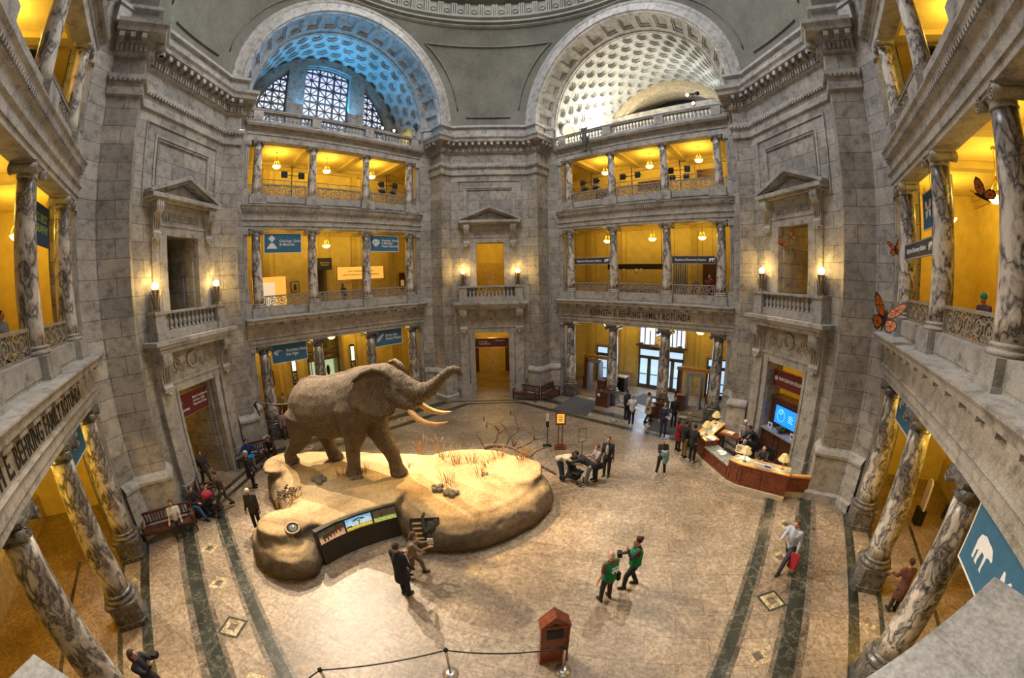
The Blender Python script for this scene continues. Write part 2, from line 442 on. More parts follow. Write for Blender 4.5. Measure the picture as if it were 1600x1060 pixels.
def remesh(mb, name, mats, voxel, smooth=3, parent=None, loc=(0, 0, 0), rz=0.0, post=None):
    me = bpy.data.meshes.new('t'); me.from_pydata(mb.v, [], mb.f); me.update()
    bm = bmesh.new(); bm.from_mesh(me); bmesh.ops.recalc_face_normals(bm, faces=bm.faces[:]); bm.to_mesh(me); bm.free()
    o = bpy.data.objects.new('t', me)
    a = o.modifiers.new('r', 'REMESH'); a.mode = 'VOXEL'; a.voxel_size = voxel; a.use_smooth_shade = True
    if smooth:
        b = o.modifiers.new('s', 'SMOOTH'); b.iterations = smooth; b.factor = 0.5
    out = evaluated_mesh(o)
    bpy.data.objects.remove(o); bpy.data.meshes.remove(me)
    out.name = name
    if post: post(out)
    out.materials.clear()
    for m in (mats if isinstance(mats, (list, tuple)) else [mats]): out.materials.append(m)
    out.polygons.foreach_set('use_smooth', [True]*len(out.polygons))
    return link(name, out, parent, loc, rz)
def text(name, body, mat, size, parent, loc, rot, align='CENTER', depth=0.006, spacing=1.0, line=1.0, yalign='CENTER', bold=0.0, sx=1.0):
    c = bpy.data.curves.new('t', 'FONT'); c.body = body; c.size = size; c.align_x = align; c.align_y = yalign
    c.extrude = depth; c.space_character = spacing; c.space_line = line; c.resolution_u = 2; c.offset = bold
    o = bpy.data.objects.new('t', c)
    me = evaluated_mesh(o); bpy.data.objects.remove(o)
    me.materials.clear(); me.materials.append(mat)
    q = link(name, me, parent, loc); q.rotation_euler = rot; q.scale = (sx, 1, 1)
    return q
ROOMTXT = (pi/2, 0, 0)   # lettering that faces the room from a wall at +y
# ================================================================== the setting
def arc(cx, cy, r, a0, a1, n):
    return [(cx + r*cos(a0+(a1-a0)*k/n), cy + r*sin(a0+(a1-a0)*k/n)) for k in range(n+1)]
# floor
mb = MB(); N = 48
mb.add([(0, 0, -0.0)] + [(26*cos(2*pi*k/N), 26*sin(2*pi*k/N), 0) for k in range(N)], [(0, 1+k, 1+(k+1) % N) for k in range(N)])
struct(mb.build('floor', M['floor']))
# inlaid octagonal bands of dark marble
def octring(dn, dp):
    q = dn*sqrt(2) - dp; out = []
    for k in range(4):
        a = -k*pi/2
        for x in (-q, q): out.append((cos(a)*x - sin(a)*dp, sin(a)*x + cos(a)*dp))
    return out
def band(n0, p0, n1, p1, z, mi, mb):
    a = octring(n0, p0); b = octring(n1, p1); k = len(a)
    mb.add([(x, y, z) for x, y in a] + [(x, y, z) for x, y in b], [(i, k+i, k+(i+1) % k, (i+1) % k) for i in range(k)], mi)
mb = MB()
band(8.62, 10.72, 9.12, 11.0, 0.003, 1, mb); band(8.72, 10.78, 9.0, 10.94, 0.006, 0, mb)
band(9.86, 11.24, 10.62, 11.50, 0.003, 1, mb); band(9.98, 11.29, 10.42, 11.44, 0.006, 0, mb)
o = mb.build('floor_inlay', [M['green'], M['border']]); struct(o)
mb = MB()
for b in ('LB', 'RB', 'FR', 'FL'):
    for n0, n1 in ((11.66, 11.96), (12.52, 12.66)):
        q = [W(b, -5.3, n0, 0.004), W(b, 5.3, n0, 0.004), W(b, 5.3, n1, 0.004), W(b, -5.3, n1, 0.004)]
        mb.add(q, [(0, 3, 2, 1)], 0)
    q = [W(b, -5.3, 14.2, 0.004), W(b, 5.3, 14.2, 0.004), W(b, 5.3, 14.32, 0.004), W(b, -5.3, 14.32, 0.004)]
    mb.add(q, [(0, 3, 2, 1)], 0)
    for k, t in enumerate((-3.8, -1.9, 0.0, 1.9, 3.8)):
        for r, z, mi in ((0.44, 0.004, 0), (0.34, 0.007, 1), (0.16, 0.010, 2)):
            if k != 2 and mi == 0: continue
            c = [W(b, t+dx*r, 9.55+dy*r, z) for dx, dy in ((1, 0), (0, 1), (-1, 0), (0, -1))]
            mb.add(c, [(0, 1, 2, 3)], mi)
    for t in (-3.2, 0, 3.2):
        c = [W(b, t+dx*0.34, 12.18+dy*0.24, 0.005) for dx, dy in ((1, 0), (0, 1), (-1, 0), (0, -1))]
        mb.add(c, [(0, 1, 2, 3)], 1)
struct(mb.build('floor_mosaic', [M['green'], M['pale'], M['border']]))

# ------------------------------------------------------------------ piers
HALF = [(-5.20, 12.98), (-4.56, 12.34), (-3.83, 12.37), (-3.03, 11.57), (-2.45, 12.15)]
CORN = [(-3.85, 12.39), (-3.03, 11.57), (-2.45, 12.15), (2.45, 12.15), (3.03, 11.57), (3.85, 12.39)]
MIR = lambda P: [(-x, y) for x, y in P][::-1]
def wallpiece(mb, path, z0, z1, mi=0): mb.sweep(path, [(0, z0), (0, z1)], mi, caps=False)
def pier_wall(l2_open=True):
    mb = MB()
    wallpiece(mb, HALF, 0, 18.05); wallpiece(mb, MIR(HALF), 0, 18.05)
    y0, y1 = 12.15, 13.0
    d1, h1, d2, z2, h2 = 1.13, 4.42, 0.895, 6.43, 10.24
    for sg in (-1, 1):
        a, b = sorted((sg*2.45, sg*d1)); mb.box(a, b, y0, y1, 0, h1)
        a, b = sorted((sg*2.45, sg*d2)); mb.box(a, b, y0, y1, z2, h2)
    mb.box(-2.45, 2.45, y0, y1, h1, z2); mb.box(-2.45, 2.45, y0, y1, h2, 18.05)
    return mb.mesh('pier_wall', M['stone'])
def along(path, step, inset=0.0):
    out = []
    for (x0, y0), (x1, y1) in zip(path[:-1], path[1:]):
        L = sqrt((x1-x0)**2+(y1-y0)**2); n = max(1, int(round((L-inset)/step)))
        for k in range(n):
            f = (k+0.5)/n; out.append((x0+(x1-x0)*f, y0+(y1-y0)*f, atan2(y1-y0, x1-x0)))
    return out
def pier_trim():
    mb = MB()
    # plinth and dado
    for P in (HALF[1:], MIR(HALF[1:])):
        mb.sweep(P, [(0.26, 0), (0.26, 0.32), (0.14, 0.40), (0.14, 1.74), (0.20, 1.82), (0.20, 1.92), (0.12, 2.04), (0, 2.14)], 0, caps=False)
    # architrave, bands, cornice with dentils and modillions
    mb.sweep(CORN, [(0, 14.70), (0.09, 14.74), (0.09, 14.98), (0.05, 15.02), (0.05, 15.22), (0.16, 15.30), (0.16, 15.46), (0, 15.54)], 0)
    mb.sweep(CORN, [(0, 16.22), (0.10, 16.28), (0.10, 16.60), (0.18, 16.64), (0.18, 16.86), (0.52, 16.92), (0.54, 17.08), (0.62, 17.20), (0.62, 17.36), (0.08, 17.44), (0.08, 18.0), (0.22, 18.05), (0.20, 18.2), (-0.1, 18.25)], 0)
    for x, y, a in along(CORN, 0.155):
        M3 = Matrix.Rotation(a, 3, 'Z'); mb.obox(Vector((x, y, 16.44)) + M3 @ Vector((0, -0.15, 0)), (0.095, 0.10, 0.24), M3)
        mb.obox(Vector((x, y, 15.26)) + M3 @ Vector((0, -0.14, 0)), (0.08, 0.07, 0.10), M3)
    for x, y, a in along(CORN, 0.40):
        M3 = Matrix.Rotation(a, 3, 'Z'); mb.obox(Vector((x, y, 16.77)) + M3 @ Vector((0, -0.34, 0)), (0.17, 0.34, 0.18), M3)
        mb.obox(Vector((x, y, 16.70)) + M3 @ Vector((0, -0.26, 0)), (0.15, 0.16, 0.10), M3)
    # recessed panel outlines on the upper wall
    def frame(x, z0, z1, w=0.05, y=12.15, d=0.05):
        mb.box(-x-w, -x, y-d, y, z0, z1); mb.box(x, x+w, y-d, y, z0, z1); mb.box(-x-w, x+w, y-d, y, z1, z1+w)
    frame(2.02, 11.2, 14.30); frame(1.50, 12.0, 13.84, 0.10, d=0.04); frame(1.42, 12.0, 13.72, 0.03, d=0.06)
    # capped blocks at both ends of the cornice
    for sg in (-1, 1):
        x0, x1 = sorted((sg*3.72, sg*4.30)); mb.box(x0, x1, 12.1, 12.6, 17.3, 17.95); mb.box(x0-0.06, x1+0.06, 12.04, 12.6, 17.95, 18.08)
    # ---- ground floor door surround
    for sg in (-1, 1):
        a, b = sorted((sg*1.12, sg*1.47)); mb.box(a, b, 12.02, 12.2, 0, 4.75)
        a, b = sorted((sg*1.11, sg*1.24)); mb.box(a, b, 11.97, 12.2, 0, 4.53)
        a, b = sorted((sg*1.50, sg*2.06)); mb.box(a, b, 11.92, 12.2, 0, 5.98); mb.box(a-0.06, b+0.06, 11.86, 12.2, 0, 0.95)
    mb.box(-1.49, 1.49, 12.012, 12.2, 4.40, 4.75); mb.box(-1.5, 1.5, 11.96, 12.2, 4.75, 4.86)
    # console brackets, lower pair
    def console(x, ztop, zbot, yb, dep, w):
        h = ztop-zbot
        pr = [(0, 0), (-dep*0.45, 0.02), (-dep*0.52, 0.14*h), (-dep*0.34, 0.20*h), (-dep*0.30, 0.40*h), (-dep*0.42, 0.60*h), (-dep*0.9, 0.72*h), (-dep, 0.86*h), (-dep*0.96, h), (0, h)]
        vs = [(x-w/2, yb+a, zbot+b) for a, b in pr] + [(x+w/2, yb+a, zbot+b) for a, b in pr]; k = len(pr)
        mb.add(vs, [tuple(range(k))[::-1], tuple(range(k, 2*k))]+[(i, (i+1) % k, k+(i+1) % k, k+i) for i in range(k)])
        for q in (-0.3, 0, 0.3): mb.tube([(x+q*w, yb-dep*0.98, ztop-0.05*h), (x+q*w, yb-dep*1.0, ztop-0.22*h), (x+q*w, yb-dep*0.5, ztop-0.40*h), (x+q*w, yb-dep*0.4, zbot+0.25*h)], 0.03, 5)
        for dz, rr in ((0.86, 0.17), (0.12, 0.10)):
            cz = zbot+dz*h; cy = yb-dep*(0.72 if dz > 0.5 else 0.36)
            for s_ in (-1, 1):
                pts = [(x+s_*(w/2+0.01), cy+rr*h*0.5*(1-k/14)*cos(k*0.9), cz+rr*h*0.5*(1-k/14)*sin(k*0.9)) for k in range(13)]
                mb.tube(pts, 0.02, 4)
        mb.lathe(x, yb-dep*0.4, [(0.02, zbot-0.13), (0.07, zbot-0.10), (0.09, zbot-0.03), (0.05, zbot+0.02)], 8)
    for sg in (-1, 1):
        console(sg*1.78, 5.98, 4.55, 11.92, 0.42, 0.44)
        a, b = sorted((sg*0.88, sg*1.25)); mb.box(a, b, 12.03, 12.2, 6.43, 10.55)
        a, b = sorted((sg*1.27, sg*1.62)); mb.box(a, b, 12.05, 12.2, 6.43, 11.6)
        console(sg*1.48, 11.45, 10.05, 12.05, 0.34, 0.34)
    mb.box(-1.26, 1.26, 12.022, 12.2, 10.22, 10.55); mb.box(-1.27, 1.27, 11.98, 12.2, 10.55, 10.63)
    # greek key frieze
    mb.box(-1.3, 1.3, 12.08, 12.2, 10.63, 11.4)
    for k in range(7):
        x = -1.05+k*0.30
        for q in ((0, 0.26, 0.24, 0.27), (0, 0.03, 0, 0.27), (0, 0.2, 0, 0.03), (0.17, 0.2, 0, 0.17), (0.08, 0.2, 0.14, 0.17)):
            mb.box(x+q[0], x+q[1], 12.05, 12.1, 10.78+q[2], 10.78+q[3])
    for k in range(26): mb.box(-1.25+k*0.097, -1.25+k*0.097+0.05, 11.96, 12.1, 11.28, 11.38)
    # pediment
    mb.box(-1.95, 1.95, 11.62, 12.2, 11.50, 11.66); mb.box(-1.80, 1.80, 11.78, 12.2, 11.40, 11.50)
    tri = lambda e, z0, a, y0, y1: mb.yprism([(-e, z0), (e, z0), (0, a)], y0, y1)
    tri(1.35, 11.66, 12.20, 12.08, 12.2)
    for sg in (-1, 1):
        p = [(sg*2.02, 11.62), (sg*2.02, 11.76), (0, 12.60), (0, 12.42)]
        if sg > 0: p = p[::-1]
        mb.yprism(p, 11.66, 12.2)
        p = [(sg*1.72, 11.66), (sg*1.72, 11.72), (0, 12.42), (0, 12.30)]
        if sg > 0: p = p[::-1]
        mb.yprism(p, 11.80, 12.2)
        for k in range(12):
            f = (k+0.6)/13; mb.obox((sg*1.6*(1-f), 11.84, 11.70+0.62*f), (0.06, 0.12, 0.07))
    # wreath and scroll relief over the ground floor door
    mb.box(-1.5, 1.5, 12.06, 12.2, 4.86, 5.98)
    pts = [(0.30*cos(a*pi/12), 12.02, 5.45+0.30*sin(a*pi/12)) for a in range(25)]; mb.tube(pts, 0.065, 6)
    pts = [(0.21*cos(a*pi/12), 12.02, 5.45+0.21*sin(a*pi/12)) for a in range(25)]; mb.tube(pts, 0.025, 5)
    for sg in (-1, 1):
        for cx, cz, r0, ph in ((0.92, 5.42, 0.26, 0), (0.55, 5.30, 0.12, 2), (1.28, 5.28, 0.12, 1)):
            pts = [(sg*(cx + r0*(1-k/22)*cos(ph+k*0.55)), 12.03, cz+r0*(1-k/22)*sin(ph+k*0.55)) for k in range(20)]; mb.tube(pts, 0.032, 5)
        mb.tube([(sg*(0.32+0.05*k), 12.03, 5.18+0.07*sin(k*0.8)) for k in range(20)], 0.03, 5)
    return mb.mesh('pier_trim', M['plain'])
pw, pt = pier_wall(), pier_trim()
for k, (b, nm) in enumerate((('CP', 'wall_center'), ('LP', 'wall_left'), ('RP', 'wall_right'))):
    struct(link(nm, pw, None, (0, 0, 0), frame_rot(b)))
    struct(link('trim_%d' % (k+1), pt, None, (0, 0, 0), frame_rot(b)))
# near pier: only the balcony slab the camera leans over, and the wall beside it
mb = MB()
mb.box(-2.12, 2.42, -12.15, -11.58, 6.16, 6.43); mb.box(-2.2, 2.35, -12.15, -11.66, 5.98, 6.16); mb.box(1.72, 1.74, -12.1, -11.585, 6.43, 6.434)
struct(mb.build('trim_4', M['plain']))

# rooms seen through the pier doorways
def vestibule(b, k):
    mb = MB(); a = frame_rot(b)
    for z0, z1 in ((0.0, 5.7), (6.3, 11.6)):
        mb.add([(-3.2, 13.0, z0), (3.2, 13.0, z0), (3.2, 19.5, z0), (-3.2, 19.5, z0), (-3.2, 13.0, z1), (3.2, 13.0, z1), (3.2, 19.5, z1), (-3.2, 19.5, z1)],
               [(4, 7, 6, 5), (1, 5, 6, 2), (0, 3, 7, 4), (3, 2, 6, 7)] + ([(0, 1, 2, 3)] if z0 > 1 else []), 0)
        mb.add([(-3.2, 13.02, z0), (-1.2, 13.02, z0), (-1.2, 13.02, z1), (-3.2, 13.02, z1)], [(0, 1, 2, 3)], 0)
        mb.add([(1.2, 13.02, z0), (3.2, 13.02, z0), (3.2, 13.02, z1), (1.2, 13.02, z1)], [(0, 1, 2, 3)], 0)
        mb.box(-0.85, 0.85, 19.3, 19.5, z0, z0+2.9, 1)
        mb.box(-0.55, 0.55, 19.2, 19.32, z0, z0+2.3, 2)
    return struct(mb.build('wall_vestibule', [M['yellow'], M['yellowtrim'], M['tan']], None, (0, 0, 0), a))
vestibule('CP', 1); vestibule('LP', 2); vestibule('RP', 3)
for b, lvls in (('CP', (0, 6.3)), ('LP', (0,)), ('RP', (0, 6.3))):
    for z in lvls:
        light('vestibule_light', 'POINT', W(b, 0, 16.5, z+4.6), 130, (1.0, 0.60, 0.12), size=0.25)
# tall dark doors at the end of the central vestibule
n_ = 0
for z in (0.0, 6.3):
    for sg in (-1, 1):
        n_ += 1
        mb = MB(); x = sg*1.55
        mb.box(x-0.42, x+0.42, 19.3, 19.42, z, z+2.9); mb.box(x-0.34, x-0.04, 19.26, 19.3, z+0.2, z+2.7); mb.box(x+0.04, x+0.34, 19.26, 19.3, z+0.2, z+2.7)
        struct(mb.build('door_%d' % n_, M['wood'], None, (0, 0, 0), 0))
# closed stone infill of the two side pier openings on the middle tier
mb = MB()
mb.box(0.76, 1.0, 12.3, 16.0, 6.35, 10.4); mb.box(0.72, 0.76, 12.6, 14.3, 6.6, 9.9); mb.box(0.68, 0.72, 12.8, 14.1, 6.8, 9.7); mb.box(-1.0, 1.0, 14.9, 15.1, 6.35, 11.5)
struct(mb.build('wall_niche', M['stone'], None, (0, 0, 0), frame_rot('LP')))
mb = MB()
mb.box(-1.0, -0.78, 12.3, 14.6, 6.35, 10.4); mb.box(-0.78, -0.74, 12.6, 14.3, 6.6, 9.9)
struct(mb.build('wall_niche.001', M['stone'], None, (0, 0, 0), frame_rot('RP')))
# stone jamb panel inside the left ground floor doorway
mb = MB()
mb.box(0.98, 1.14, 12.3, 14.4, 0, 4.45); mb.box(0.93, 0.98, 12.45, 14.1, 0.9, 4.0); mb.box(0.90, 0.93, 12.65, 13.9, 1.1, 3.8)
struct(mb.build('wall_door_jamb', M['stone'], None, (0, 0, 0), frame_rot('LP')))

# ------------------------------------------------------------------ bays
BH = 5.62
BP = [(-BH, 12.2), (BH, 12.2)]   # offsets: right of travel (+x) is the room side (-y)
def bay_mesh(level):
    mb = MB()
    if level == 1:
        z = 5.03
        mb.sweep(BP, [(-0.40, z), (0.30, z), (0.30, z+0.17), (0.34, z+0.17), (0.34, z+0.36), (0.40, z+0.42), (0.33, z+0.47), (0.33, 6.02), (0.40, 6.06), (0.40, 6.20), (0.72, 6.23), (0.74, 6.33), (0.80, 6.42), (0.80, 6.46), (0.22, 6.50), (0.22, 7.0), (-0.22, 7.0), (-0.22, 6.35)], 0)
        n = 15
        for k in range(n): x = -5.3+10.6*(k+0.5)/n; mb.box(x-0.19, x+0.19, 11.55, 11.85, 6.10, 6.23)
        zp, zt = 6.46, 7.0
    elif level == 2:
        z = 11.02
        mb.sweep(BP, [(-0.36, z), (0.26, z), (0.26, z+0.15), (0.30, z+0.15), (0.30, z+0.40), (0.37, z+0.46), (0.29, z+0.50), (0.29, 11.86), (0.38, 11.92), (0.36, 12.0), (0.42, 12.03), (0.44, 12.12), (0.50, 12.21), (0.50, 12.25), (0.20, 12.28), (0.20, 12.80), (-0.20, 12.80), (-0.20, 12.3)], 0)
        for k in range(88): x = -5.4+10.8*(k+0.5)/88; mb.box(x-0.035, x+0.035, 11.75, 11.84, 11.93, 12.02)
        zp, zt = 12.30, 12.80
    else:
        z = 15.72
        mb.sweep(BP, [(-0.36, z), (0.24, z), (0.24, z+0.30), (0.29, z+0.34), (0.26, z+0.38), (0.26, 16.30), (0.34, 16.36), (0.34, 16.42), (0.50, 16.46), (0.56, 16.58), (0.56, 16.62), (0.40, 16.64), (0.40, 16.80), (0.08, 16.80), (0.08, 16.6), (-0.3, 16.6)], 0)
        for k in range(88): x = -5.4+10.8*(k+0.5)/88; mb.box(x-0.035, x+0.035, 11.80, 11.88, 16.36, 16.43)
        return mb.mesh('entablature', M['plain'])
    for x in (-4.79, -1.69, 1.69, 4.79): mb.box(x-0.42, x+0.42, 11.80, 12.55, zp, zt); mb.box(x-0.46, x+0.46, 11.77, 12.58, zp, zp+0.12)
    for a, b in ((-4.3, -2.2), (-1.2, 1.2), (2.2, 4.3)): mb.box(a, b, 11.96, 12.0, zp+0.12, zt-0.1)
    for sg in (-1, 1):
        x0, x1 = sorted((sg*5.22, sg*5.62)); mb.box(x0, x1, 11.9, 12.5, zp, zt)
    return mb.mesh('entablature', M['plain'])
ent = {k: bay_mesh(k) for k in (1, 2, 3)}
tn = 4
for b in ('LB', 'RB', 'FR', 'FL'):
    for lv in (1, 2, 3):
        tn += 1; struct(link('trim_%d' % tn, ent[lv], None, (0, 0, 0), frame_rot(b)))
# fluted end pilasters of every bay
def pil(z0, z1):
    mb = MB()
    for sg in (-1, 1):
        x0, x1 = sorted((sg*5.30, sg*5.66)); mb.box(x0, x1, 12.0, 12.42, z0, z1)
        for k in range(3): x = sg*(5.35+0.10*k); mb.box(x-0.028, x+0.028, 11.96, 12.0, z0+0.4, z1-0.4)
        x0, x1 = sorted((sg*5.24, sg*5.66)); mb.box(x0, x1, 11.93, 12.46, z1-0.28, z1); mb.box(x0, x1, 11.93, 12.46, z0, z0+0.25)
        mb.lathe(sg*5.30, 11.98, [(0.09, z1-0.30), (0.09, z1-0.08)], 10)
    return mb
mb = MB()
for z0, z1 in ((0, 5.03), (7.0, 11.02), (12.8, 15.72)):
    q = pil(z0, z1); mb.add(q.v, q.f)
pm = mb.mesh('pilasters', M['plain'])
for b in ('LB', 'RB', 'FR', 'FL'):
    tn += 1; struct(link('trim_%d' % tn, pm, None, (0, 0, 0), frame_rot(b)))

# galleries: floors, ceilings, back and side walls
def gallery(b):
    a = frame_rot(b); T = 7.4; Y0, Y1 = 12.55, 16.6
    w = MB(); c = MB(); f = MB()
    if b in ('FR', 'FL'): T = 9.5
    lv = ((0.0, 5.75), (6.35, 11.75), (12.3, 16.05))
    holes = {('RB', 0): [(-1.72, 1.72, 0, 4.9), (-5.25, -4.2, 0, 2.75), (3.35, 4.85, 0, 2.75)], ('LB', 0): [(-1.15, 1.6, 0, 4.6)],
             ('LB', 1): [(-0.15, 0.75, 6.35, 9.2)], ('RB', 1): [(2.7, 3.9, 6.35, 9.3)], ('FR', 0): [(-6.6, -5.2, 0, 3.2)]}
    for k, (z0, z1) in enumerate(lv):
        xs = [-T]
        hs = sorted(holes.get((b, k), []))
        for h in hs:
            w.add([(xs[-1], Y1, z0), (h[0], Y1, z0), (h[0], Y1, z1), (xs[-1], Y1, z1)], [(0, 1, 2, 3)], 0)
            w.add([(h[0], Y1, h[3]), (h[1], Y1, h[3]), (h[1], Y1, z1), (h[0], Y1, z1)], [(0, 1, 2, 3)], 0)
            if not (b == 'RB' and k == 0):
                w.add([(h[0], Y1, z0), (h[0], Y1+2.2, z0), (h[0], Y1+2.2, h[3]), (h[0], Y1, h[3]), (h[1], Y1, z0), (h[1], Y1+2.2, z0), (h[1], Y1+2.2, h[3]), (h[1], Y1, h[3])],
                      [(0, 1, 2, 3), (4, 7, 6, 5), (1, 5, 6, 2), (3, 2, 6, 7)], 2)
            w.box(h[0]-0.14, h[0], Y1-0.07, Y1+0.05, z0, h[3]+0.14, 1); w.box(h[1], h[1]+0.14, Y1-0.07, Y1+0.05, z0, h[3]+0.14, 1); w.box(h[0], h[1], Y1-0.07, Y1+0.05, h[3], h[3]+0.14, 1)
            xs.append(h[1])
        w.add([(xs[-1], Y1, z0), (T, Y1, z0), (T, Y1, z1), (xs[-1], Y1, z1)], [(0, 1, 2, 3)], 0)
        for sg in (-1, 1):
            e = sg*T; w.add([(e, Y0-0.1, z0), (e, Y1, z0), (e, Y1, z1), (e, Y0-0.1, z1)], [(0, 1, 2, 3)], 0)
            # wall behind the pier, closing the gallery towards the room
            w.add([(sg*5.45, 12.84, z0), (e, 12.84, z0), (e, 12.84, z1), (sg*5.45, 12.84, z1)], [(0, 1, 2, 3)], 0)
        # pilaster strips, cornice and dado of the back wall
        for x in (-5.9, -3.4, 3.4-0.5 if b == 'LB' else 2.2, 5.9):
            if any(h[0]-0.3 < x < h[1]+0.3 for h in hs): continue
            w.box(x-0.22, x+0.22, Y1-0.12, Y1, z0, z1, 1); w.box(x-0.03+0.55, x+0.03+0.55, Y1-0.03, Y1, z0, z1-0.5, 1)
        w.box(-T, T, Y1-0.22, Y1, z1-0.22, z1, 1); w.box(-T, T, Y1-0.12, Y1, z1-0.46, z1-0.22, 1)
        w.box(-T, T, 12.55, 12.72, z1-0.24, z1, 1)
        if k != 1:
            x0 = -T
            for h in hs+[(T, T, 0, 0)]:
                if k == 0: w.box(x0, h[0]-0.14 if h[0] < T else T, Y1-0.05, Y1, z0, z0+1.0, 2)
                x0 = h[1]+0.14
        c.add([(-T, 12.3, z1), (T, 12.3, z1), (T, Y1, z1), (-T, Y1, z1)], [(0, 3, 2, 1)], 0)
        for x in (-4.79, -1.69, 1.69, 4.79): c.box(x-0.22, x+0.22, 12.5, Y1, z1-0.22, z1-0.01, 1)
        if k: f.box(-T, T, 12.3, Y1, z0-0.2, z0, 0)
    struct(w.build('wall_%s_gallery' % {'LB': 'window', 'RB': 'entrance', 'FR': 'near_right', 'FL': 'near_left'}[b], [M['yellow'], M['yellowtrim'], M['tan']], None, (0, 0, 0), a))
    struct(c.build('ceiling', [M['yellow'], M['yellowtrim']], None, (0, 0, 0), a))
    struct(f.build('floor_gallery', M['tan'], None, (0, 0, 0), a))
    mb = MB(); mb.box(-6, 6, 12.0, 20, 16.45, 16.6)
    struct(mb.build('floor_attic', M['plain'], None, (0, 0, 0), a))
for b in ('LB', 'RB', 'FR', 'FL'): gallery(b)

# ------------------------------------------------------------------ vaults, pendentives and drum
ZS = 18.0
SPL = [None]
def vault_pt(u, ang, R):
    if SPL[0]: R += (5.60-6.04)*(u-10.48)/(11.80-10.48)
    return (-R*cos(ang), u, ZS + R*sin(ang))
def coffers(mb, n0, n1, rows, cells, R, sides=8, depth=0.24, fr=0.45, stagger=True, orn=True, a0=0.0, a1=pi, mi=0):
    du = (n1-n0)/rows; da = (a1-a0)/cells
    rad = min(du, da*R)
    for r in range(rows):
        for c in range(cells + (1 if stagger and r % 2 else 0)):
            off = -0.5 if (stagger and r % 2) else 0
            ca = a0 + (c+0.5+off)*da; cu = n0+(r+0.5)*du
            if ca < a0+0.01 or ca > a1-0.01: 
                # half filler cells at the springing
                lo, hi = max(a0, ca-da/2), min(a1, ca+da/2)
                mb.add([vault_pt(cu-du/2, lo, R), vault_pt(cu+du/2, lo, R), vault_pt(cu+du/2, hi, R), vault_pt(cu-du/2, hi, R)], [(0, 3, 2, 1)], mi); continue
            corner = [(du/2, da/2*R), (-du/2, da/2*R), (-du/2, -da/2*R), (du/2, -da/2*R)]
            def ring(f, d):
                out = []
                for k in range(sides):
                    if sides == 8:
                        a = pi/8+k*pi/4; x, y = f*rad*cos(a), f*rad*sin(a)
                    else:
                        x, y = ((f*du, f*da*R), (-f*du, f*da*R), (-f*du, -f*da*R), (f*du, -f*da*R))[k]
                    out.append(vault_pt(cu+x, ca+y/R, R+d))
                return out
            vs = [vault_pt(cu+x, ca+y/R, R) for x, y in corner]
            rg = [ring(fr, 0), ring(fr*0.94, depth*0.45), ring(fr*0.78, depth*0.5), ring(fr*0.74, depth), ring(fr*0.30, depth)]
            for q in rg: vs += q
            fs = []; n = sides
            if sides == 8:
                for k in range(4):
                    b0 = 4+2*k; fs += [(k, 4+2*k, 4+2*k+1), (k, 4+2*k+1, 4+(2*k+2) % 8, (k+1) % 4)]
                # ordering: ring vertices 2k,2k+1 face corner k
            else:
                for k in range(4): fs.append((k, 4+k, 4+(k+1) % 4, (k+1) % 4))
            for j in range(len(rg)-1):
                o0 = 4+j*n; o1 = o0+n
                for k in range(n): fs.append((o0+k, o1+k, o1+(k+1) % n, o0+(k+1) % n))
            fs.append(tuple(4+(len(rg)-1)*n+k for k in range(n)))
            mb.add(vs, fs, mi)
            if orn:
                for d in (0.0,):
                    q = 0.07; cu2, ca2 = cu, ca+da/2
                    pass
    if orn:
        for r in range(1, rows):
            for c in range(cells*2):
                ca = a0+(c+0.5)*da/2; cu = n0+r*du; q = 0.075
                a_, b_ = R-0.03, R+0.02
                vs = [vault_pt(cu+x, ca+y/R, rr) for rr in (a_, b_) for x, y in ((q, 0), (0, q), (-q, 0), (0, -q))]
                mb.add(vs, [(0, 1, 2, 3), (0, 4, 5, 1), (1, 5, 6, 2), (2, 6, 7, 3), (3, 7, 4, 0)], mi)
def arch_strip(mb, prof, seg=48, mi=0, a0=0.0, a1=pi):
    """prof: (n, radius) pairs swept round the arch"""
    k = len(prof); vs = []; fs = []
    for i in range(seg+1):
        a = a0+(a1-a0)*i/seg
        for n, r in prof: vs.append(vault_pt(n, a, r))
    for i in range(seg):
        for q in range(k-1): fs.append((i*k+q, i*k+q+1, (i+1)*k+q+1, (i+1)*k+q))
    mb.add(vs, fs, mi, False)
def vault(b, nend, rows, cells, k):
    a = frame_rot(b)
    mb = MB()
    arch_strip(mb, [(10.42, 7.0), (10.30, 6.86), (10.26, 6.80), (10.30, 6.66), (10.33, 6.62), (10.33, 6.30), (10.29, 6.26), (10.29, 6.10), (10.36, 6.04), (10.48, 6.04)], mi=0)
    SPL[0] = True; coffers(mb, 10.48, 11.80, 1, 16, 6.04, 4, 0.16, 0.34, False, False); SPL[0] = None
    arch_strip(mb, [(11.80, 5.60), (11.86, 5.50), (11.96, 5.54), (12.06, 5.50)])
    struct(mb.build('trim_arch_%d' % k, M['plain'], None, (0, 0, 0), a))
    mb = MB()
    coffers(mb, 12.06, nend, rows, cells, 5.5)
    for sg in (-1, 1):
        mb.add([(sg*5.5, 11.9, 16.5), (sg*5.5, nend, 16.5), (sg*5.5, nend, ZS), (sg*5.5, 11.9, ZS)], [(0, 1, 2, 3)])
    struct(mb.build('ceiling_vault_%d' % k, M['coffer'], None, (0, 0, 0), a))
vault('LB', 15.5, 4, 17, 1); vault('RB', 19.5, 9, 17, 2)
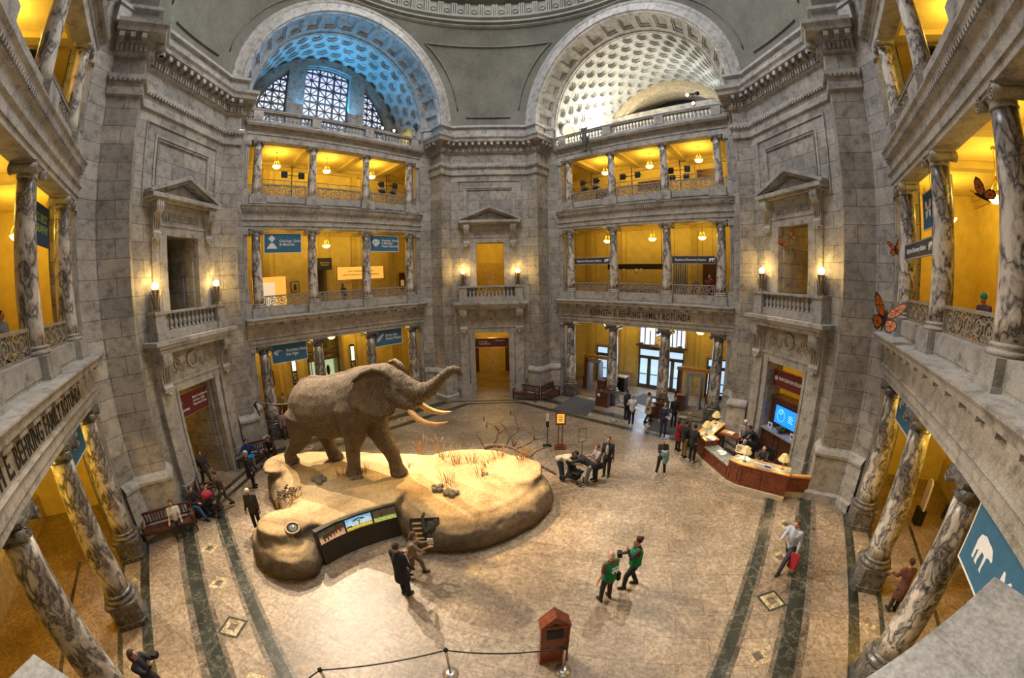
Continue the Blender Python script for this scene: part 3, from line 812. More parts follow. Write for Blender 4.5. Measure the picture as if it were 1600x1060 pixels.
for k, b in ((3, 'FR'), (4, 'FL')):
    mb = MB(); arch_strip(mb, [(10.42, 7.0), (10.30, 6.8), (10.33, 6.1), (10.36, 6.04), (11.4, 6.04), (11.95, 5.5), (15.5, 5.5)])
    mb.add([vault_pt(15.5, pi*i/24, 5.5) for i in range(25)] + [(5.5, 15.5, 16.5), (-5.5, 15.5, 16.5)], [tuple(range(27))])
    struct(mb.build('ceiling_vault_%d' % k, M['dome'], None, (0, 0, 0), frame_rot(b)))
def pendentives():
    mb = MB(); RS = 12.37
    NZ, NF = 22, 24
    for q in range(4):
        a0 = q*pi/2; vs = []; fs = []
        for i in range(NZ+1):
            z = 18.0+6.86*i/NZ; rho = sqrt(max(0, RS*RS-(z-18)**2)); al = math.acos(min(1, 10.36/rho)); fe = pi/4-al
            for j in range(NF+1):
                f = -fe+2*fe*j/NF; an = pi/2+f+a0
                vs.append((rho*cos(an), rho*sin(an), z))
        for i in range(NZ):
            for j in range(NF):
                o = i*(NF+1)+j; fs.append((o, o+1, o+NF+2, o+NF+1))
        mb.add(vs, fs, 0, True)
        # raised moulding outlining each pendentive panel
        zt = 24.0; pts = []
        for j in range(25):
            z = 18.9; rho = sqrt(RS*RS-(z-18)**2)-0.04; al = math.acos(10.36/rho); fe = (pi/4-al)*0.55; f = -fe+2*fe*j/24; pts.append((rho*cos(pi/2+f+a0), rho*sin(pi/2+f+a0), z))
        mb.tube(pts, 0.05, 5)
        for sg in (-1, 1):
            pts = []
            for j in range(17):
                z = 19.4+4.3*j/16; rho = sqrt(RS*RS-(z-18)**2)-0.03; al = math.acos(10.36/rho); fe = (pi/4-al)-0.055-0.02*j/16; pts.append((rho*cos(pi/2+sg*fe+a0), rho*sin(pi/2+sg*fe+a0), z))
            mb.tube(pts, 0.045, 5)
        pts = []
        z = 23.7; rho = sqrt(RS*RS-(z-18)**2)-0.03; al = math.acos(10.36/rho); fe = (pi/4-al)-0.08
        for j in range(25): f = -fe+2*fe*j/24; pts.append((rho*cos(pi/2+f+a0), rho*sin(pi/2+f+a0), z))
        mb.tube(pts, 0.05, 5)
    return mb
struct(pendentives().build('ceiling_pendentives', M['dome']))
mb = MB(); CR = [(10.33*cos(2*pi*k/96), 10.33*sin(2*pi*k/96)) for k in range(96)][::-1]
# clockwise path: the right of travel is the centre
mb.sweep(CR, [(-0.1, 24.7), (0.05, 24.78), (0.16, 24.9), (0.12, 25.0), (0.30, 25.12), (0.30, 25.2), (0.10, 25.3), (0.06, 25.46), (0.22, 25.62), (0.22, 25.72), (0.02, 25.78), (-0.15, 25.9), (-0.15, 27.0), (0.3, 27.2), (0.5, 27.4), (0.5, 27.6)], 0, closed=True)
for k in range(72):
    a = 2*pi*(k+0.5)/72; M3 = Matrix.Rotation(a, 3, 'Z')
    for w in (-0.13, 0, 0.13): mb.obox(M3 @ Vector((10.36, w, 26.35)), (0.22, 0.09, 1.1), M3)
    mb.obox(M3 @ Vector((10.28, 0, 25.82)), (0.2, 0.46, 0.1), M3)
    a = 2*pi*k/72; M3 = Matrix.Rotation(a, 3, 'Z')
    pts = [M3 @ Vector((10.45, 0.17*cos(q*pi/6), 26.35+0.17*sin(q*pi/6))) for q in range(13)]; mb.tube(pts, 0.04, 4)
struct(mb.build('trim_dome_ring', M['dome']))
# dome rising over the drum up to its daylit lantern
mb = MB(); vs = []; fs = []
for i in range(9):
    a = radians(8+i*6.2); r = 10.9*cos(a)
    for k in range(64): vs.append((r*cos(2*pi*k/64), r*sin(2*pi*k/64), 25.9+10.9*sin(a)*0.75))
for i in range(8):
    for k in range(64): fs.append((i*64+k, (i+1)*64+k, (i+1)*64+(k+1) % 64, i*64+(k+1) % 64))
mb.add(vs, fs, 0, True)
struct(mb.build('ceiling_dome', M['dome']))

# ---- lunette with the three arched windows (window bay)
def lunette():
    mb = MB(); y0, y1 = 15.35, 15.6; R = 5.5; RI = 4.95
    for i in range(48):
        a, c = pi*i/48, pi*(i+1)/48
        q = [(-R*cos(a), ZS+R*sin(a)), (-R*cos(c), ZS+R*sin(c)), (-RI*cos(c), ZS+RI*sin(c)), (-RI*cos(a), ZS+RI*sin(a))]
        mb.yprism(q, y0-0.25, y1)
    for i in range(48):
        a, c = pi*i/48, pi*(i+1)/48
        q = [(-5.1*cos(a), ZS+5.1*sin(a)), (-5.1*cos(c), ZS+5.1*sin(c)), (-4.85*cos(c), ZS+4.85*sin(c)), (-4.85*cos(a), ZS+4.85*sin(a))]
        mb.yprism(q, y0-0.1, y1)
    for x0, x1 in ((-2.75, -1.62), (1.62, 2.75)):
        zt = ZS+sqrt(4.95**2-max(abs(x0), abs(x1))**2); zi = ZS+sqrt(4.95**2-min(abs(x0), abs(x1))**2)
        q = [(x0, 16.6), (x1, 16.6), (x1, zi if abs(x1) < abs(x0) else zt), (x0, zt if abs(x1) < abs(x0) else zi)]
        mb.yprism(q, y0-0.3, y1)
    mb.box(-5.5, 5.5, y0-0.1, y1, 16.6, 17.1)
    return struct(mb.build('wall_lunette', M['plain'], None, (0, 0, 0), frame_rot('LB')))
lunette()
def window(k, x0, x1, nx):
    """daylit glass pane with a lattice of square panes crossed by diagonals"""
    y = 15.5; a = frame_rot('LB'); top = lambda x: ZS+sqrt(max(0.0, 4.86**2-x*x)); zb = 17.0
    root = MB(); xs = [x0+(x1-x0)*i/24 for i in range(25)]
    poly = [(x0, zb), (x1, zb)] + [(x, top(x)) for x in xs[::-1]]
    root.yprism(poly, y+0.02, y+0.05)
    r = root.build('window_%d' % k, M['skypane'], None, (0, 0, 0), a); struct(r)
    mb = MB(); st = (x1-x0)/nx
    def clip(p, q):
        """keep the part of the bar below the arch"""
        n = 24; ok = []
        for i in range(n+1):
            f = i/n; x = p[0]+(q[0]-p[0])*f; z = p[1]+(q[1]-p[1])*f
            if x0-1e-6 <= x <= x1+1e-6 and zb-1e-6 <= z <= top(x)+0.02: ok.append((x, z))
        return (ok[0], ok[-1]) if len(ok) > 1 else None
    def bar(p, q, w):
        c = clip(p, q)
        if c: mb.tube([(c[0][0], y-0.03, c[0][1]), (c[1][0], y-0.03, c[1][1])], w, 4, sm=False)
    for i in range(nx+1): bar((x0+i*st, zb), (x0+i*st, 23), 0.05 if i % 2 else 0.085)
    zz = zb; j = 0
    while zz < 23:
        bar((x0, zz), (x1, zz), 0.05 if j % 2 else 0.085); zz += st; j += 1
    for i in range(nx):
        for jj in range(j):
            p, q = (x0+i*st, zb+jj*st), (x0+(i+1)*st, zb+(jj+1)*st)
            if (i+jj) % 2: p, q = (p[0], q[1]), (q[0], p[1])
            bar(p, q, 0.04)
    pts = [(x, y-0.03, top(x)) for x in xs]; mb.tube(pts, 0.09, 4, sm=False)
    mb.tube([(x0, y-0.03, zb), (x0, y-0.03, top(x0))], 0.09, 4, sm=False); mb.tube([(x1, y-0.03, zb), (x1, y-0.03, top(x1))], 0.09, 4, sm=False)
    o = mb.build('window_frame', M['doorframe'], r)
window(1, -4.55, -2.75, 4); window(2, -1.62, 1.62, 6); window(3, 2.75, 4.55, 4)
# end wall of the deep vault
mb = MB(); y0 = 19.3
for i in range(40):
    a, c = pi*i/40, pi*(i+1)/40
    for R, RI, d in ((5.6, 5.0, 0.0), (5.0, 4.75, 0.15)):
        mb.yprism([(-R*cos(a), ZS+R*sin(a)), (-R*cos(c), ZS+R*sin(c)), (-RI*cos(c), ZS+RI*sin(c)), (-RI*cos(a), ZS+RI*sin(a))], y0-0.3+d, y0+0.3)
struct(mb.build('trim_vault_end', M['tan'], None, (0, 0, 0), frame_rot('RB')))
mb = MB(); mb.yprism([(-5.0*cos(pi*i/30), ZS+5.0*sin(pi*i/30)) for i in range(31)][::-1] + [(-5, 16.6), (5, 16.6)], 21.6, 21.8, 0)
mb.box(-5.4, 5.4, 19.0, 19.3, 16.6, 21.0, 1); mb.box(-5.4, 5.4, 18.9, 19.35, 21.0, 21.25, 1)
mb.box(-5.4, 5.4, 14.9, 15.2, 16.6, 18.0, 1); mb.box(-5.4, 5.4, 14.8, 15.3, 18.0, 18.2, 1)
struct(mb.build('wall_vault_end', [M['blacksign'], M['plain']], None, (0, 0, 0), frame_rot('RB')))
mb = MB(); arch_strip(mb, [(19.4, 5.0), (21.7, 5.0)]); struct(mb.build('ceiling_vault_5', M['tan'], None, (0, 0, 0), frame_rot('RB')))
mb = MB(); mb.box(0.9, 2.6, 21.4, 21.5, 21.0, 22.3)
w4 = struct(mb.build('window_4', M['daypane'], None, (0, 0, 0), frame_rot('RB')))
mb = MB()
for k in range(5): mb.box(0.88+0.42*k, 0.93+0.42*k, 21.33, 21.4, 20.9, 22.4)
for k in range(2): mb.box(0.88, 2.62, 21.33, 21.4, 21.4+0.5*k, 21.45+0.5*k)
mb.build('window_frame', M['doorframe'], w4)
# small arched side openings at the springing of both vaults
def niche(b, sg, n, k):
    mb = MB(); R = 0.95; x = 5.46*sg; poly = [(R*cos(pi*i/16), 17.9+R*sin(pi*i/16)) for i in range(17)] + [(-R, 16.6), (R, 16.6)]
    vs = [(x, n+p, z) for p, z in poly]; mb.add(vs, [tuple(range(len(vs)))], 0)
    for i in range(16):
        a, c = pi*i/16, pi*(i+1)/16; q = []
        for xx in (x, x-0.12*sg):
            for rr, aa in ((R, a), (R, c), (R+0.2, c), (R+0.2, a)): q.append((xx, n+rr*cos(aa), 17.9+rr*sin(aa)))
        mb.add(q, [(4, 5, 6, 7), (0, 1, 5, 4), (3, 7, 6, 2)], 1)
    struct(mb.build('trim_niche_%d' % k, [M['yellow'], M['plain']], None, (0, 0, 0), frame_rot(b)))
niche('LB', 1, 13.6, 1); niche('RB', -1, 13.6, 2)
light('vault_uplight', 'POINT', W('RB', -3.4, 15.9, 18.9), 1200, (1.0, 0.90, 0.72), size=0.3)
light('vault_uplight', 'POINT', W('RB', -3.0, 13.6, 17.6), 420, (1.0, 0.90, 0.72), size=0.3)
light('vault_uplight', 'POINT', W('RB', 2.4, 16.6, 19.2), 300, (0.80, 0.92, 1.0), size=0.3)
light('niche_light', 'POINT', W('LB', 4.9, 13.6, 17.7), 20, (1.0, 0.62, 0.2), size=0.1)
light('niche_light', 'POINT', W('RB', -4.9, 13.6, 17.5), 20, (1.0, 0.62, 0.2), size=0.1)

# ---- entrance wall of the entrance bay (daylit doors and windows)
def door_unit(k, x0, x1, z1, leaves, trans=None):
    a = frame_rot('RB'); y = 16.66; mb = MB(); mb.box(x0, x1, y, y+0.04, 0.05, z1)
    r = mb.build('door_%d' % k, M['doorpane'], None, (0, 0, 0), a); struct(r)
    mb = MB(); f = 0.10
    mb.box(x0, x0+f, y-0.08, y, 0, z1); mb.box(x1-f, x1, y-0.08, y, 0, z1); mb.box(x0, x1, y-0.10, y, z1-f, z1)
    for i in range(leaves):
        a0 = x0+(x1-x0)*i/leaves; a1 = x0+(x1-x0)*(i+1)/leaves; zt = trans or z1
        mb.box(a0, a0+0.13, y-0.06, y, 0, zt); mb.box(a1-0.13, a1, y-0.06, y, 0, zt); mb.box(a0, a1, y-0.06, y, 0, 0.28); mb.box(a0, a1, y-0.06, y, zt-0.12, zt)
        mb.box(a0+0.16, a1-0.16, y-0.09, y-0.05, 1.02, 1.08)
    if trans: mb.box(x0, x1, y-0.08, y, trans, trans+0.1)
    mb.build('door_frame', M['doorframe'], r)
door_unit(5, -1.72, -0.05, 2.95, 2, 2.3); door_unit(6, 0.05, 1.72, 2.95, 2, 2.3)
door_unit(7, -5.25, -4.2, 2.75, 1, 2.1); door_unit(8, 3.35, 4.85, 2.75, 2, 2.1)
mb = MB(); mb.box(-1.72, 1.72, 16.5, 16.7, 2.95, 3.2); mb.box(-1.9, 1.9, 16.42, 16.6, 3.1, 3.22)
mb.box(-0.05, 0.05, 16.5, 16.7, 0, 2.95)
for x in (-1.5, 1.4, -0.2, 0.35): mb.obox((x, 16.44, 3.28), (0.3, 0.16, 0.12))
struct(mb.build('trim_entrance', M['doorframe'], None, (0, 0, 0), frame_rot('RB')))
for k, (x0, x1) in ((9, (-1.72, -0.1)), (10, (0.45, 1.72))):
    mb = MB(); mb.box(x0, x1, 16.70, 16.73, 3.2, 4.9)
    r = struct(mb.build('window_%d' % k, M['daypane'], None, (0, 0, 0), frame_rot('RB')))
    mb = MB(); n = 4
    for i in range(n+1): x = x0+(x1-x0)*i/n; mb.box(x-0.03, x+0.03, 16.64, 16.7, 3.2, 4.9)
    mb.box(x0, x1, 16.64, 16.7, 4.82, 4.9)
    mb.build('window_frame', M['doorframe'], r)
mb = MB(); mb.box(-0.1, 0.45, 16.6, 16.75, 3.2, 4.9)
struct(mb.build('wall_mullion', M['yellow'], None, (0, 0, 0), frame_rot('RB')))
light('entrance_daylight', 'AREA', W('RB', 0, 16.3, 2.4), 260, (0.62, 0.78, 1.0), W('RB', 0, 11.0, 0.0), 3.0, size_y=3.6)

# carved inscription on the architrave friezes
for b in ('RB', 'FL'):
    p = tag(text('frieze_inscription', 'KENNETH E. BEHRING FAMILY ROTUNDA', M['darktext'], 0.53, None, W(b, 0.0, 11.862, 5.73), (pi/2, 0, frame_rot(b)), spacing=1.09, bold=0.006, sx=0.60 if b == 'RB' else 0.68),
        'Dark carved inscription on the stone frieze ' + ('over the entrance doors' if b == 'RB' else 'of the near gallery beside the benches'), 'inscription')
# ================================================================== columns
TIER = {1: 'ground-floor', 2: 'middle-tier', 3: 'top-tier'}
def colmeshes(lv):
    z0, zp, zb, zs, zc = {1: (0, 0.78, 1.03, 4.62, 5.04), 2: (7.0, 7.0, 7.20, 10.68, 11.03), 3: (12.8, 12.8, 12.95, 15.45, 15.73)}[lv]
    r = {1: 0.325, 2: 0.27, 3: 0.235}[lv]
    out = {}
    if lv == 1:
        m = MB(); h = 0.47
        for a, z1, z2 in ((h, 0.0, 0.16), (h-0.05, 0.16, 0.66), (h-0.01, 0.66, 0.78)):
            c = 0.13; q = [(-a+c, -a), (a-c, -a), (a, -a+c), (a, a-c), (a-c, a), (-a+c, a), (-a, a-c), (-a, -a+c)]; m.prism(q, z1-z0, z2-z0)
        out['pedestal'] = m.mesh('pedestal', M['ped'])
    m = MB(); hb = zb-zp
    m.lathe(0, 0, [(r*1.36, zp-z0), (r*1.40, zp-z0+hb*0.2), (r*1.36, zp-z0+hb*0.42), (r*1.16, zp-z0+hb*0.5), (r*1.14, zp-z0+hb*0.62), (r*1.22, zp-z0+hb*0.72), (r*1.22, zp-z0+hb*0.86), (r*1.04, zp-z0+hb)], 24)
    out['base'] = m.mesh('base', M['ped'] if lv == 1 else M['cap'])
    m = MB(); n = 10
    m.lathe(0, 0, [((r*(1.04-0.20*(k/n)**1.6)), zb-z0+(zs-zb)*k/n) for k in range(n+1)], 24)
    out['shaft'] = m.mesh('shaft', M['col'])
    m = MB(); rt = r*0.84; hc = zc-zs; zz = zs-z0
    m.lathe(0, 0, [(rt*1.02, zz), (rt*1.12, zz+hc*0.08), (rt*1.02, zz+hc*0.16), (rt*1.04, zz+hc*0.35), (rt*1.25, zz+hc*0.62)], 20)
    a = rt*1.42; m.box(-a, a, -a, a, zz+hc*0.80, zz+hc); m.box(-a*0.92, a*0.92, -a*0.9, a*0.9, zz+hc*0.60, zz+hc*0.80)
    for sx in (-1, 1):
        vs = []; fs = []; cx, cz, rv = sx*rt*1.28, zz+hc*0.50, hc*(0.26 if lv == 1 else 0.36)
        for y, f in ((-a*0.98, 1.0), (-a*0.5, 0.8), (0, 0.7), (a*0.5, 0.8), (a*0.98, 1.0)):
            for k in range(14): vs.append((cx+rv*f*cos(2*pi*k/14), y, cz+rv*f*sin(2*pi*k/14)))
        for i in range(4):
            for k in range(14): fs.append((i*14+k, i*14+(k+1) % 14, (i+1)*14+(k+1) % 14, (i+1)*14+k))
        fs.append(tuple(range(14))[::-1]); fs.append(tuple(range(56, 70))); m.add(vs, fs, 0, True)
        for y in (-a*1.0, a*1.0):
            pts = [(cx+sx*rv*(1-k/20)*cos(k*0.75+pi/2), y, cz+rv*(1-k/20)*sin(k*0.75+pi/2)) for k in range(18)]; m.tube(pts, rv*0.13, 4)
    out['capital'] = m.mesh('capital', M['ped'] if lv == 1 else M['cap'])
    return out, z0
CM = {lv: colmeshes(lv) for lv in (1, 2, 3)}
BAYTXT = {'LB': 'in the bay under the blue windows', 'RB': 'in the bay over the entrance doors', 'FR': 'in the near butterfly bay', 'FL': 'in the near bench bay'}
ORD = ['first', 'second', 'third', 'fourth']
def column(b, lv, i):
    ms, z0 = CM[lv]
    x = (-4.79, -1.69, 1.69, 4.79)[i]
    o = {'LB': 3-i, 'RB': i, 'FR': i, 'FL': 3-i}[b]
    frm = 'central pier' if b in ('LB', 'RB') else ('information pier' if b == 'FR' else 'bench pier')
    r = thing('marble_column', '%s veined marble column %s, %s from the %s' % (TIER[lv].capitalize(), BAYTXT[b], ORD[o], frm), 'column', W(b, x, 12.2, z0), frame_rot(b) + 0.0, 'marble columns of the galleries')
    for k, me in ms.items():
        q = link(k, me, r)
        if k == 'shaft': q.rotation_euler = (0, 0, 0)
    return r
for b in ('LB', 'RB'):
    for lv in (1, 2, 3):
        for i in range(4): column(b, lv, i)
for i in (0, 1, 2): column('FR', 1, i); column('FR', 2, i)
for i in (0, 1): column('FR', 3, i)
for i in (3, 2, 1): column('FL', 1, i)
for i in (3, 2): column('FL', 2, i); column('FL', 3, i)

# ================================================================== scrollwork railings
def spiral(m, cx, cz, r0, ph, turns, sgn, w, y=0):
    n = int(turns*10); pts = [(cx+r0*(1-0.85*k/n)*cos(ph+sgn*k*2*pi/10), y, cz+r0*(1-0.85*k/n)*sin(ph+sgn*k*2*pi/10)) for k in range(n+1)]
    m.tube(pts, w, 4, sm=False)
def railmesh(w, h, toprail=False):
    f = MB(); f.box(-w/2, w/2, -0.04, 0.04, 0, 0.06); f.box(-w/2, w/2, -0.05, 0.05, h-0.07, h)
    for sg in (-1, 1): x0, x1 = sorted((sg*w/2, sg*(w/2-0.06))); f.box(x0, x1, -0.04, 0.04, 0, h)
    for sg in (-1, 1): x0, x1 = sorted((sg*(w/2-0.14), sg*(w/2-0.11))); f.box(x0, x1, -0.03, 0.03, 0.06, h-0.07)
    if toprail:
        f.tube([(-w/2-0.2, 0.12, h+0.28), (w/2+0.2, 0.12, h+0.28)], 0.022, 5)
        for x in (-w/2+0.1, -w/4, 0, w/4, w/2-0.1): f.tube([(x, 0.1, h-0.05), (x, 0.12, h+0.28)], 0.012, 4)
    s = MB(); n = max(2, int(round((w-0.3)/0.5))); st = (w-0.32)/n; zc = h/2
    for k in range(n):
        cx = -w/2+0.16+st*(k+0.5); sg = 1 if k % 2 else -1
        spiral(s, cx, zc+0.02*sg, min(st*0.52, h*0.40), pi*0.5*sg, 1.7, sg, 0.030)
        spiral(s, cx+st*0.46, zc+h*0.24*sg, h*0.15, 0, 1.2, -sg, 0.022); spiral(s, cx+st*0.46, zc-h*0.24*sg, h*0.15, pi, 1.2, sg, 0.022)
        for q in range(5): a = q*1.256; s.tube([(cx, 0, zc), (cx+0.09*cos(a), 0.0, zc+0.09*sin(a))], [0.03, 0.018], 4, sm=False)
        for q in (-1, 1): s.tube([(cx-st*0.4, 0, zc+q*h*0.38), (cx-st*0.1, 0, zc+q*h*0.28), (cx+st*0.15, 0, zc+q*h*0.40)], [0.015, 0.03, 0.012], 4, sm=False)
    return f.mesh('rail_frame', M['bronze']), s.mesh('scrollwork', M['bronze'])
RM = {2: (railmesh(2.46, 0.60), railmesh(2.74, 0.60)), 3: (railmesh(2.5, 0.66, True), railmesh(2.76, 0.66, True))}
for b in ('LB', 'RB', 'FR', 'FL'):
    for lv, z in ((2, 6.99), (3, 12.79)):
        for i, x in enumerate((-3.24, 0.0, 3.24)):
            if b == 'FR' and i > (1 if lv == 2 else 0): continue
            if b == 'FL' and i < (1 if lv == 2 else 2): continue
            me = RM[lv][1 if i == 1 else 0]
            a = {'LB': 2-i, 'RB': i, 'FR': i, 'FL': 2-i}[b]
            frm = 'central pier' if b in ('LB', 'RB') else ('information pier' if b == 'FR' else 'bench pier')
            r = thing('scrollwork_railing', 'Bronze scrollwork railing of the %s gallery %s, %s panel from the %s' % ({2: 'middle', 3: 'top'}[lv], BAYTXT[b], ORD[a], frm), 'railing', W(b, x, 12.2, z), frame_rot(b), 'scrollwork railings between the columns')
            r['label'] = '%s bronze scrollwork railing %s, %s from the %s' % ({2: 'Middle-tier', 3: 'Top-tier'}[lv], BAYTXT[b].replace('in the ', 'in ').replace('with the ', 'with '), ORD[a], frm)
            link('rail_frame', me[0], r); link('scrollwork', me[1], r)
            if lv == 2 and False: pass
# short barred panels next to the end pilasters
sm_ = MB(); sm_.box(-0.11, 0.11, -0.03, 0.03, 0, 0.05); sm_.box(-0.11, 0.11, -0.03, 0.03, 0.55, 0.60)
for k in range(4): sm_.box(-0.11+k*0.067, -0.09+k*0.067, -0.02, 0.02, 0, 0.6)
sme = sm_.mesh('short_railing', M['bronze'])
for b in ('LB', 'RB'):
    for lv, z in ((2, 6.99), (3, 12.79)):
        for sg in (-1, 1):
            o = link('short_railing', sme, None, W(b, sg*5.16, 12.2, z), frame_rot(b))
            near = (b == 'LB') == (sg > 0)
            tag(o, '%s short barred railing %s, next to the %s pier' % ({2: 'Middle-tier', 3: 'Top-tier'}[lv], BAYTXT[b], 'central' if near else 'outer'), 'railing', 'short barred railings')

# ================================================================== attic balustrades and pier balconies
bal = MB(); bal.lathe(0, 0, [(0.075, 0), (0.075, 0.05), (0.045, 0.08), (0.085, 0.18), (0.08, 0.24), (0.04, 0.36), (0.035, 0.42), (0.06, 0.45), (0.07, 0.50)], 8)
balm = bal.mesh('baluster', M['plain'])
for b in ('LB', 'RB'):
    r = thing('stone_balustrade', 'Long stone balustrade on top of the gallery ' + ('under the blue arched windows' if b == 'LB' else 'under the white coffered vault'), 'balustrade', W(b, 0, 11.95, 16.79), frame_rot(b), 'stone balustrades of the attic')
    m = MB(); m.box(-5.5, 5.5, -0.14, 0.14, 0.52, 0.62); m.box(-5.5, 5.5, -0.17, 0.17, 0.60, 0.66); m.box(-5.5, 5.5, -0.14, 0.14, 0, 0.03)
    m.build('handrail', M['plain'], r)
    for x in (-5.0, -1.69, 1.69, 5.0):
        p = MB(); p.box(x-0.27, x+0.27, -0.17, 0.17, 0, 0.52); p.build('post', M['plain'], r)
    for x0, x1, n in ((-4.65, -2.0, 12), (-1.36, 1.36, 13), (2.0, 4.65, 12), (-5.42, -5.3, 1), (5.3, 5.42, 1)):
        for k in range(n): link('baluster', balm, r, (x0+(x1-x0)*(k+0.5)/n, 0, 0.02))
bal2 = MB(); bal2.lathe(0, 0, [(0.085, 0), (0.085, 0.06), (0.045, 0.10), (0.095, 0.22), (0.09, 0.28), (0.042, 0.42), (0.04, 0.48), (0.07, 0.52), (0.08, 0.58)], 8)
bal2m = bal2.mesh('baluster', M['plain'])
def balcony(b, label):
    r = thing('stone_balcony', label, 'balcony', W(b, 0, 11.87, 5.98), frame_rot(b), 'stone balconies of the piers')
    m = MB(); m.box(-2.1, 2.1, -0.36, 0.28, 0, 0.18); m.box(-2.22, 2.22, -0.46, 0.28, 0.18, 0.30); m.box(-2.37, 2.37, -0.52, 0.28, 0.30, 0.45); m.build('slab', M['plain'], r)
    for sg in (-1, 1):
        p = MB(); x = sg*1.76; p.box(x-0.25, x+0.25, -0.22, 0.28, 0.45, 1.36); p.box(x-0.29, x+0.29, -0.26, 0.28, 0.45, 0.78); p.box(x-0.29, x+0.29, -0.26, 0.28, 1.36, 1.48); p.build('post', M['plain'], r)
    m = MB(); m.box(-1.5, 1.5, -0.13, 0.13, 0.45, 0.78); m.build('plinth', M['plain'], r)
    m = MB(); m.box(-1.52, 1.52, -0.15, 0.15, 1.36, 1.46); m.build('handrail', M['plain'], r)
    for k in range(12): link('baluster', bal2m, r, (-1.32+2.64*k/11, 0, 0.78))
balcony('CP', 'Stone balcony on the central pier between the two open galleries')
balcony('LP', 'Stone balcony over the doorway beside the wooden benches')
balcony('RP', 'Stone balcony above the information doorway with the butterflies')

# ================================================================== lamps
gl = MB(); gl.ell((0, 0, 0), (0.135, 0.135, 0.135), 16, 10)
glm = gl.mesh('globe', M['globe'])
tm = MB(); tm.lathe(0, 0, [(0.17, 0), (0.17, 0.05), (0.08, 0.10), (0.07, 0.16), (0.16, 0.66), (0.20, 0.70), (0.20, 0.76), (0.13, 0.78)], 4, sm=False)
for k in range(4):
    a = pi/4+k*pi/2; tm.tube([(0.12*cos(a), 0.12*sin(a), 0.05), (0.09*cos(a), 0.09*sin(a), 0.15), (0.20*cos(a), 0.20*sin(a), 0.72)], 0.025, 5)
tmm = tm.mesh('torch_holder', M['lampmetal'])
for b, nm in (('CP', 'central pier balcony'), ('LP', 'balcony above the benches'), ('RP', 'balcony above the information sign')):
    for sg in (-1, 1):
        side = {'CP': {-1: 'elephant side', 1: 'entrance side'}, 'LP': {-1: 'side nearer the viewer', 1: 'side nearer the elephant'}, 'RP': {-1: 'side nearer the entrance', 1: 'side nearer the viewer'}}[b][sg]
        r = thing('torch_lamp', 'Lit globe lamp on a bronze torch, %s, %s' % (nm, side), 'lamp', W(b, sg*1.74, 11.85, 7.46), frame_rot(b), 'torch lamps on the pier balconies')
        link('torch_holder', tmm, r); link('globe', glm, r, (0, 0, 0.90))
        light('torch_light', 'POINT', (0, -0.05, 0.92), 190, (1.0, 0.62, 0.16), size=0.14, parent=r)
hb = MB(); hb.lathe(0, 0, [(0.03, -0.17), (0.14, -0.15), (0.22, -0.08), (0.25, 0.0), (0.24, 0.02)], 16)
hbm = hb.mesh('bowl', M['bowl'])
def hangmesh(L):
    m = MB(); m.lathe(0, 0, [(0.07, L), (0.07, L-0.03), (0.01, L-0.08)], 8); m.tube([(0, 0, 0.55), (0, 0, L-0.02)], 0.012, 4)
    for k in range(3): a = k*2*pi/3; m.tube([(0.24*cos(a), 0.24*sin(a), 0.0), (0, 0, 0.56)], 0.014, 4)
    m.tube([(0.25*cos(a*pi/8), 0.25*sin(a*pi/8), 0.02) for a in range(17)], 0.018, 5)
    return m.mesh('chain', M['brass'])
HM = {1: hangmesh(1.03), 2: hangmesh(1.3), 3: hangmesh(0.85)}
def hanging(b, t, lv, extra=0):
    z = {1: 4.72, 2: 10.42, 3: 15.18}[lv]
    fr = {'LB': 'blue-windowed bay', 'RB': 'entrance bay', 'FR': 'near bay by the butterfly', 'FL': 'near bay by the benches'}[b]
    o = {'LB': {3.24: 'first from the central pier', 0: 'middle of three', -3.24: 'last from the central pier'}, 'RB': {-3.24: 'first from the central pier', 0: 'middle of three', 3.24: 'last from the central pier'}}.get(b, {}).get(t, 'beside the %s column' % ('outer' if abs(t) > 4 else 'inner'))
    r = thing('hanging_lamp', 'Lit bowl lamp, %s gallery, %s, %s' % ({1: 'ground-floor', 2: 'middle', 3: 'top'}[lv], fr, o), 'lamp', W(b, t, 14.4, z), 0, 'bowl lamps hanging in the galleries')
    link('bowl', hbm, r); link('chain', HM[lv], r)
    light('lamp_light', 'POINT', (0, 0, 0.16), ({1: 140, 2: 95, 3: 125} if b == 'LB' else {1: 75, 2: 95, 3: 125} if b == 'RB' else {1: 420, 2: 150, 3: 160})[lv], (1.0, 0.62, 0.10), size=0.2, parent=r)
for b in ('LB', 'RB'):
    for lv in (1, 2, 3):
        for t in (-3.24, 0, 3.24): hanging(b, t, lv)
for b, L in (('FR', ((-3.24, 1), (0, 1), (-3.24, 2), (-6.9, 2), (0, 2), (-3.24, 3))), ('FL', ((3.24, 1), (0, 1), (3.24, 2), (6.9, 2), (3.24, 3)))):
    for t, lv in L: hanging(b, t, lv)

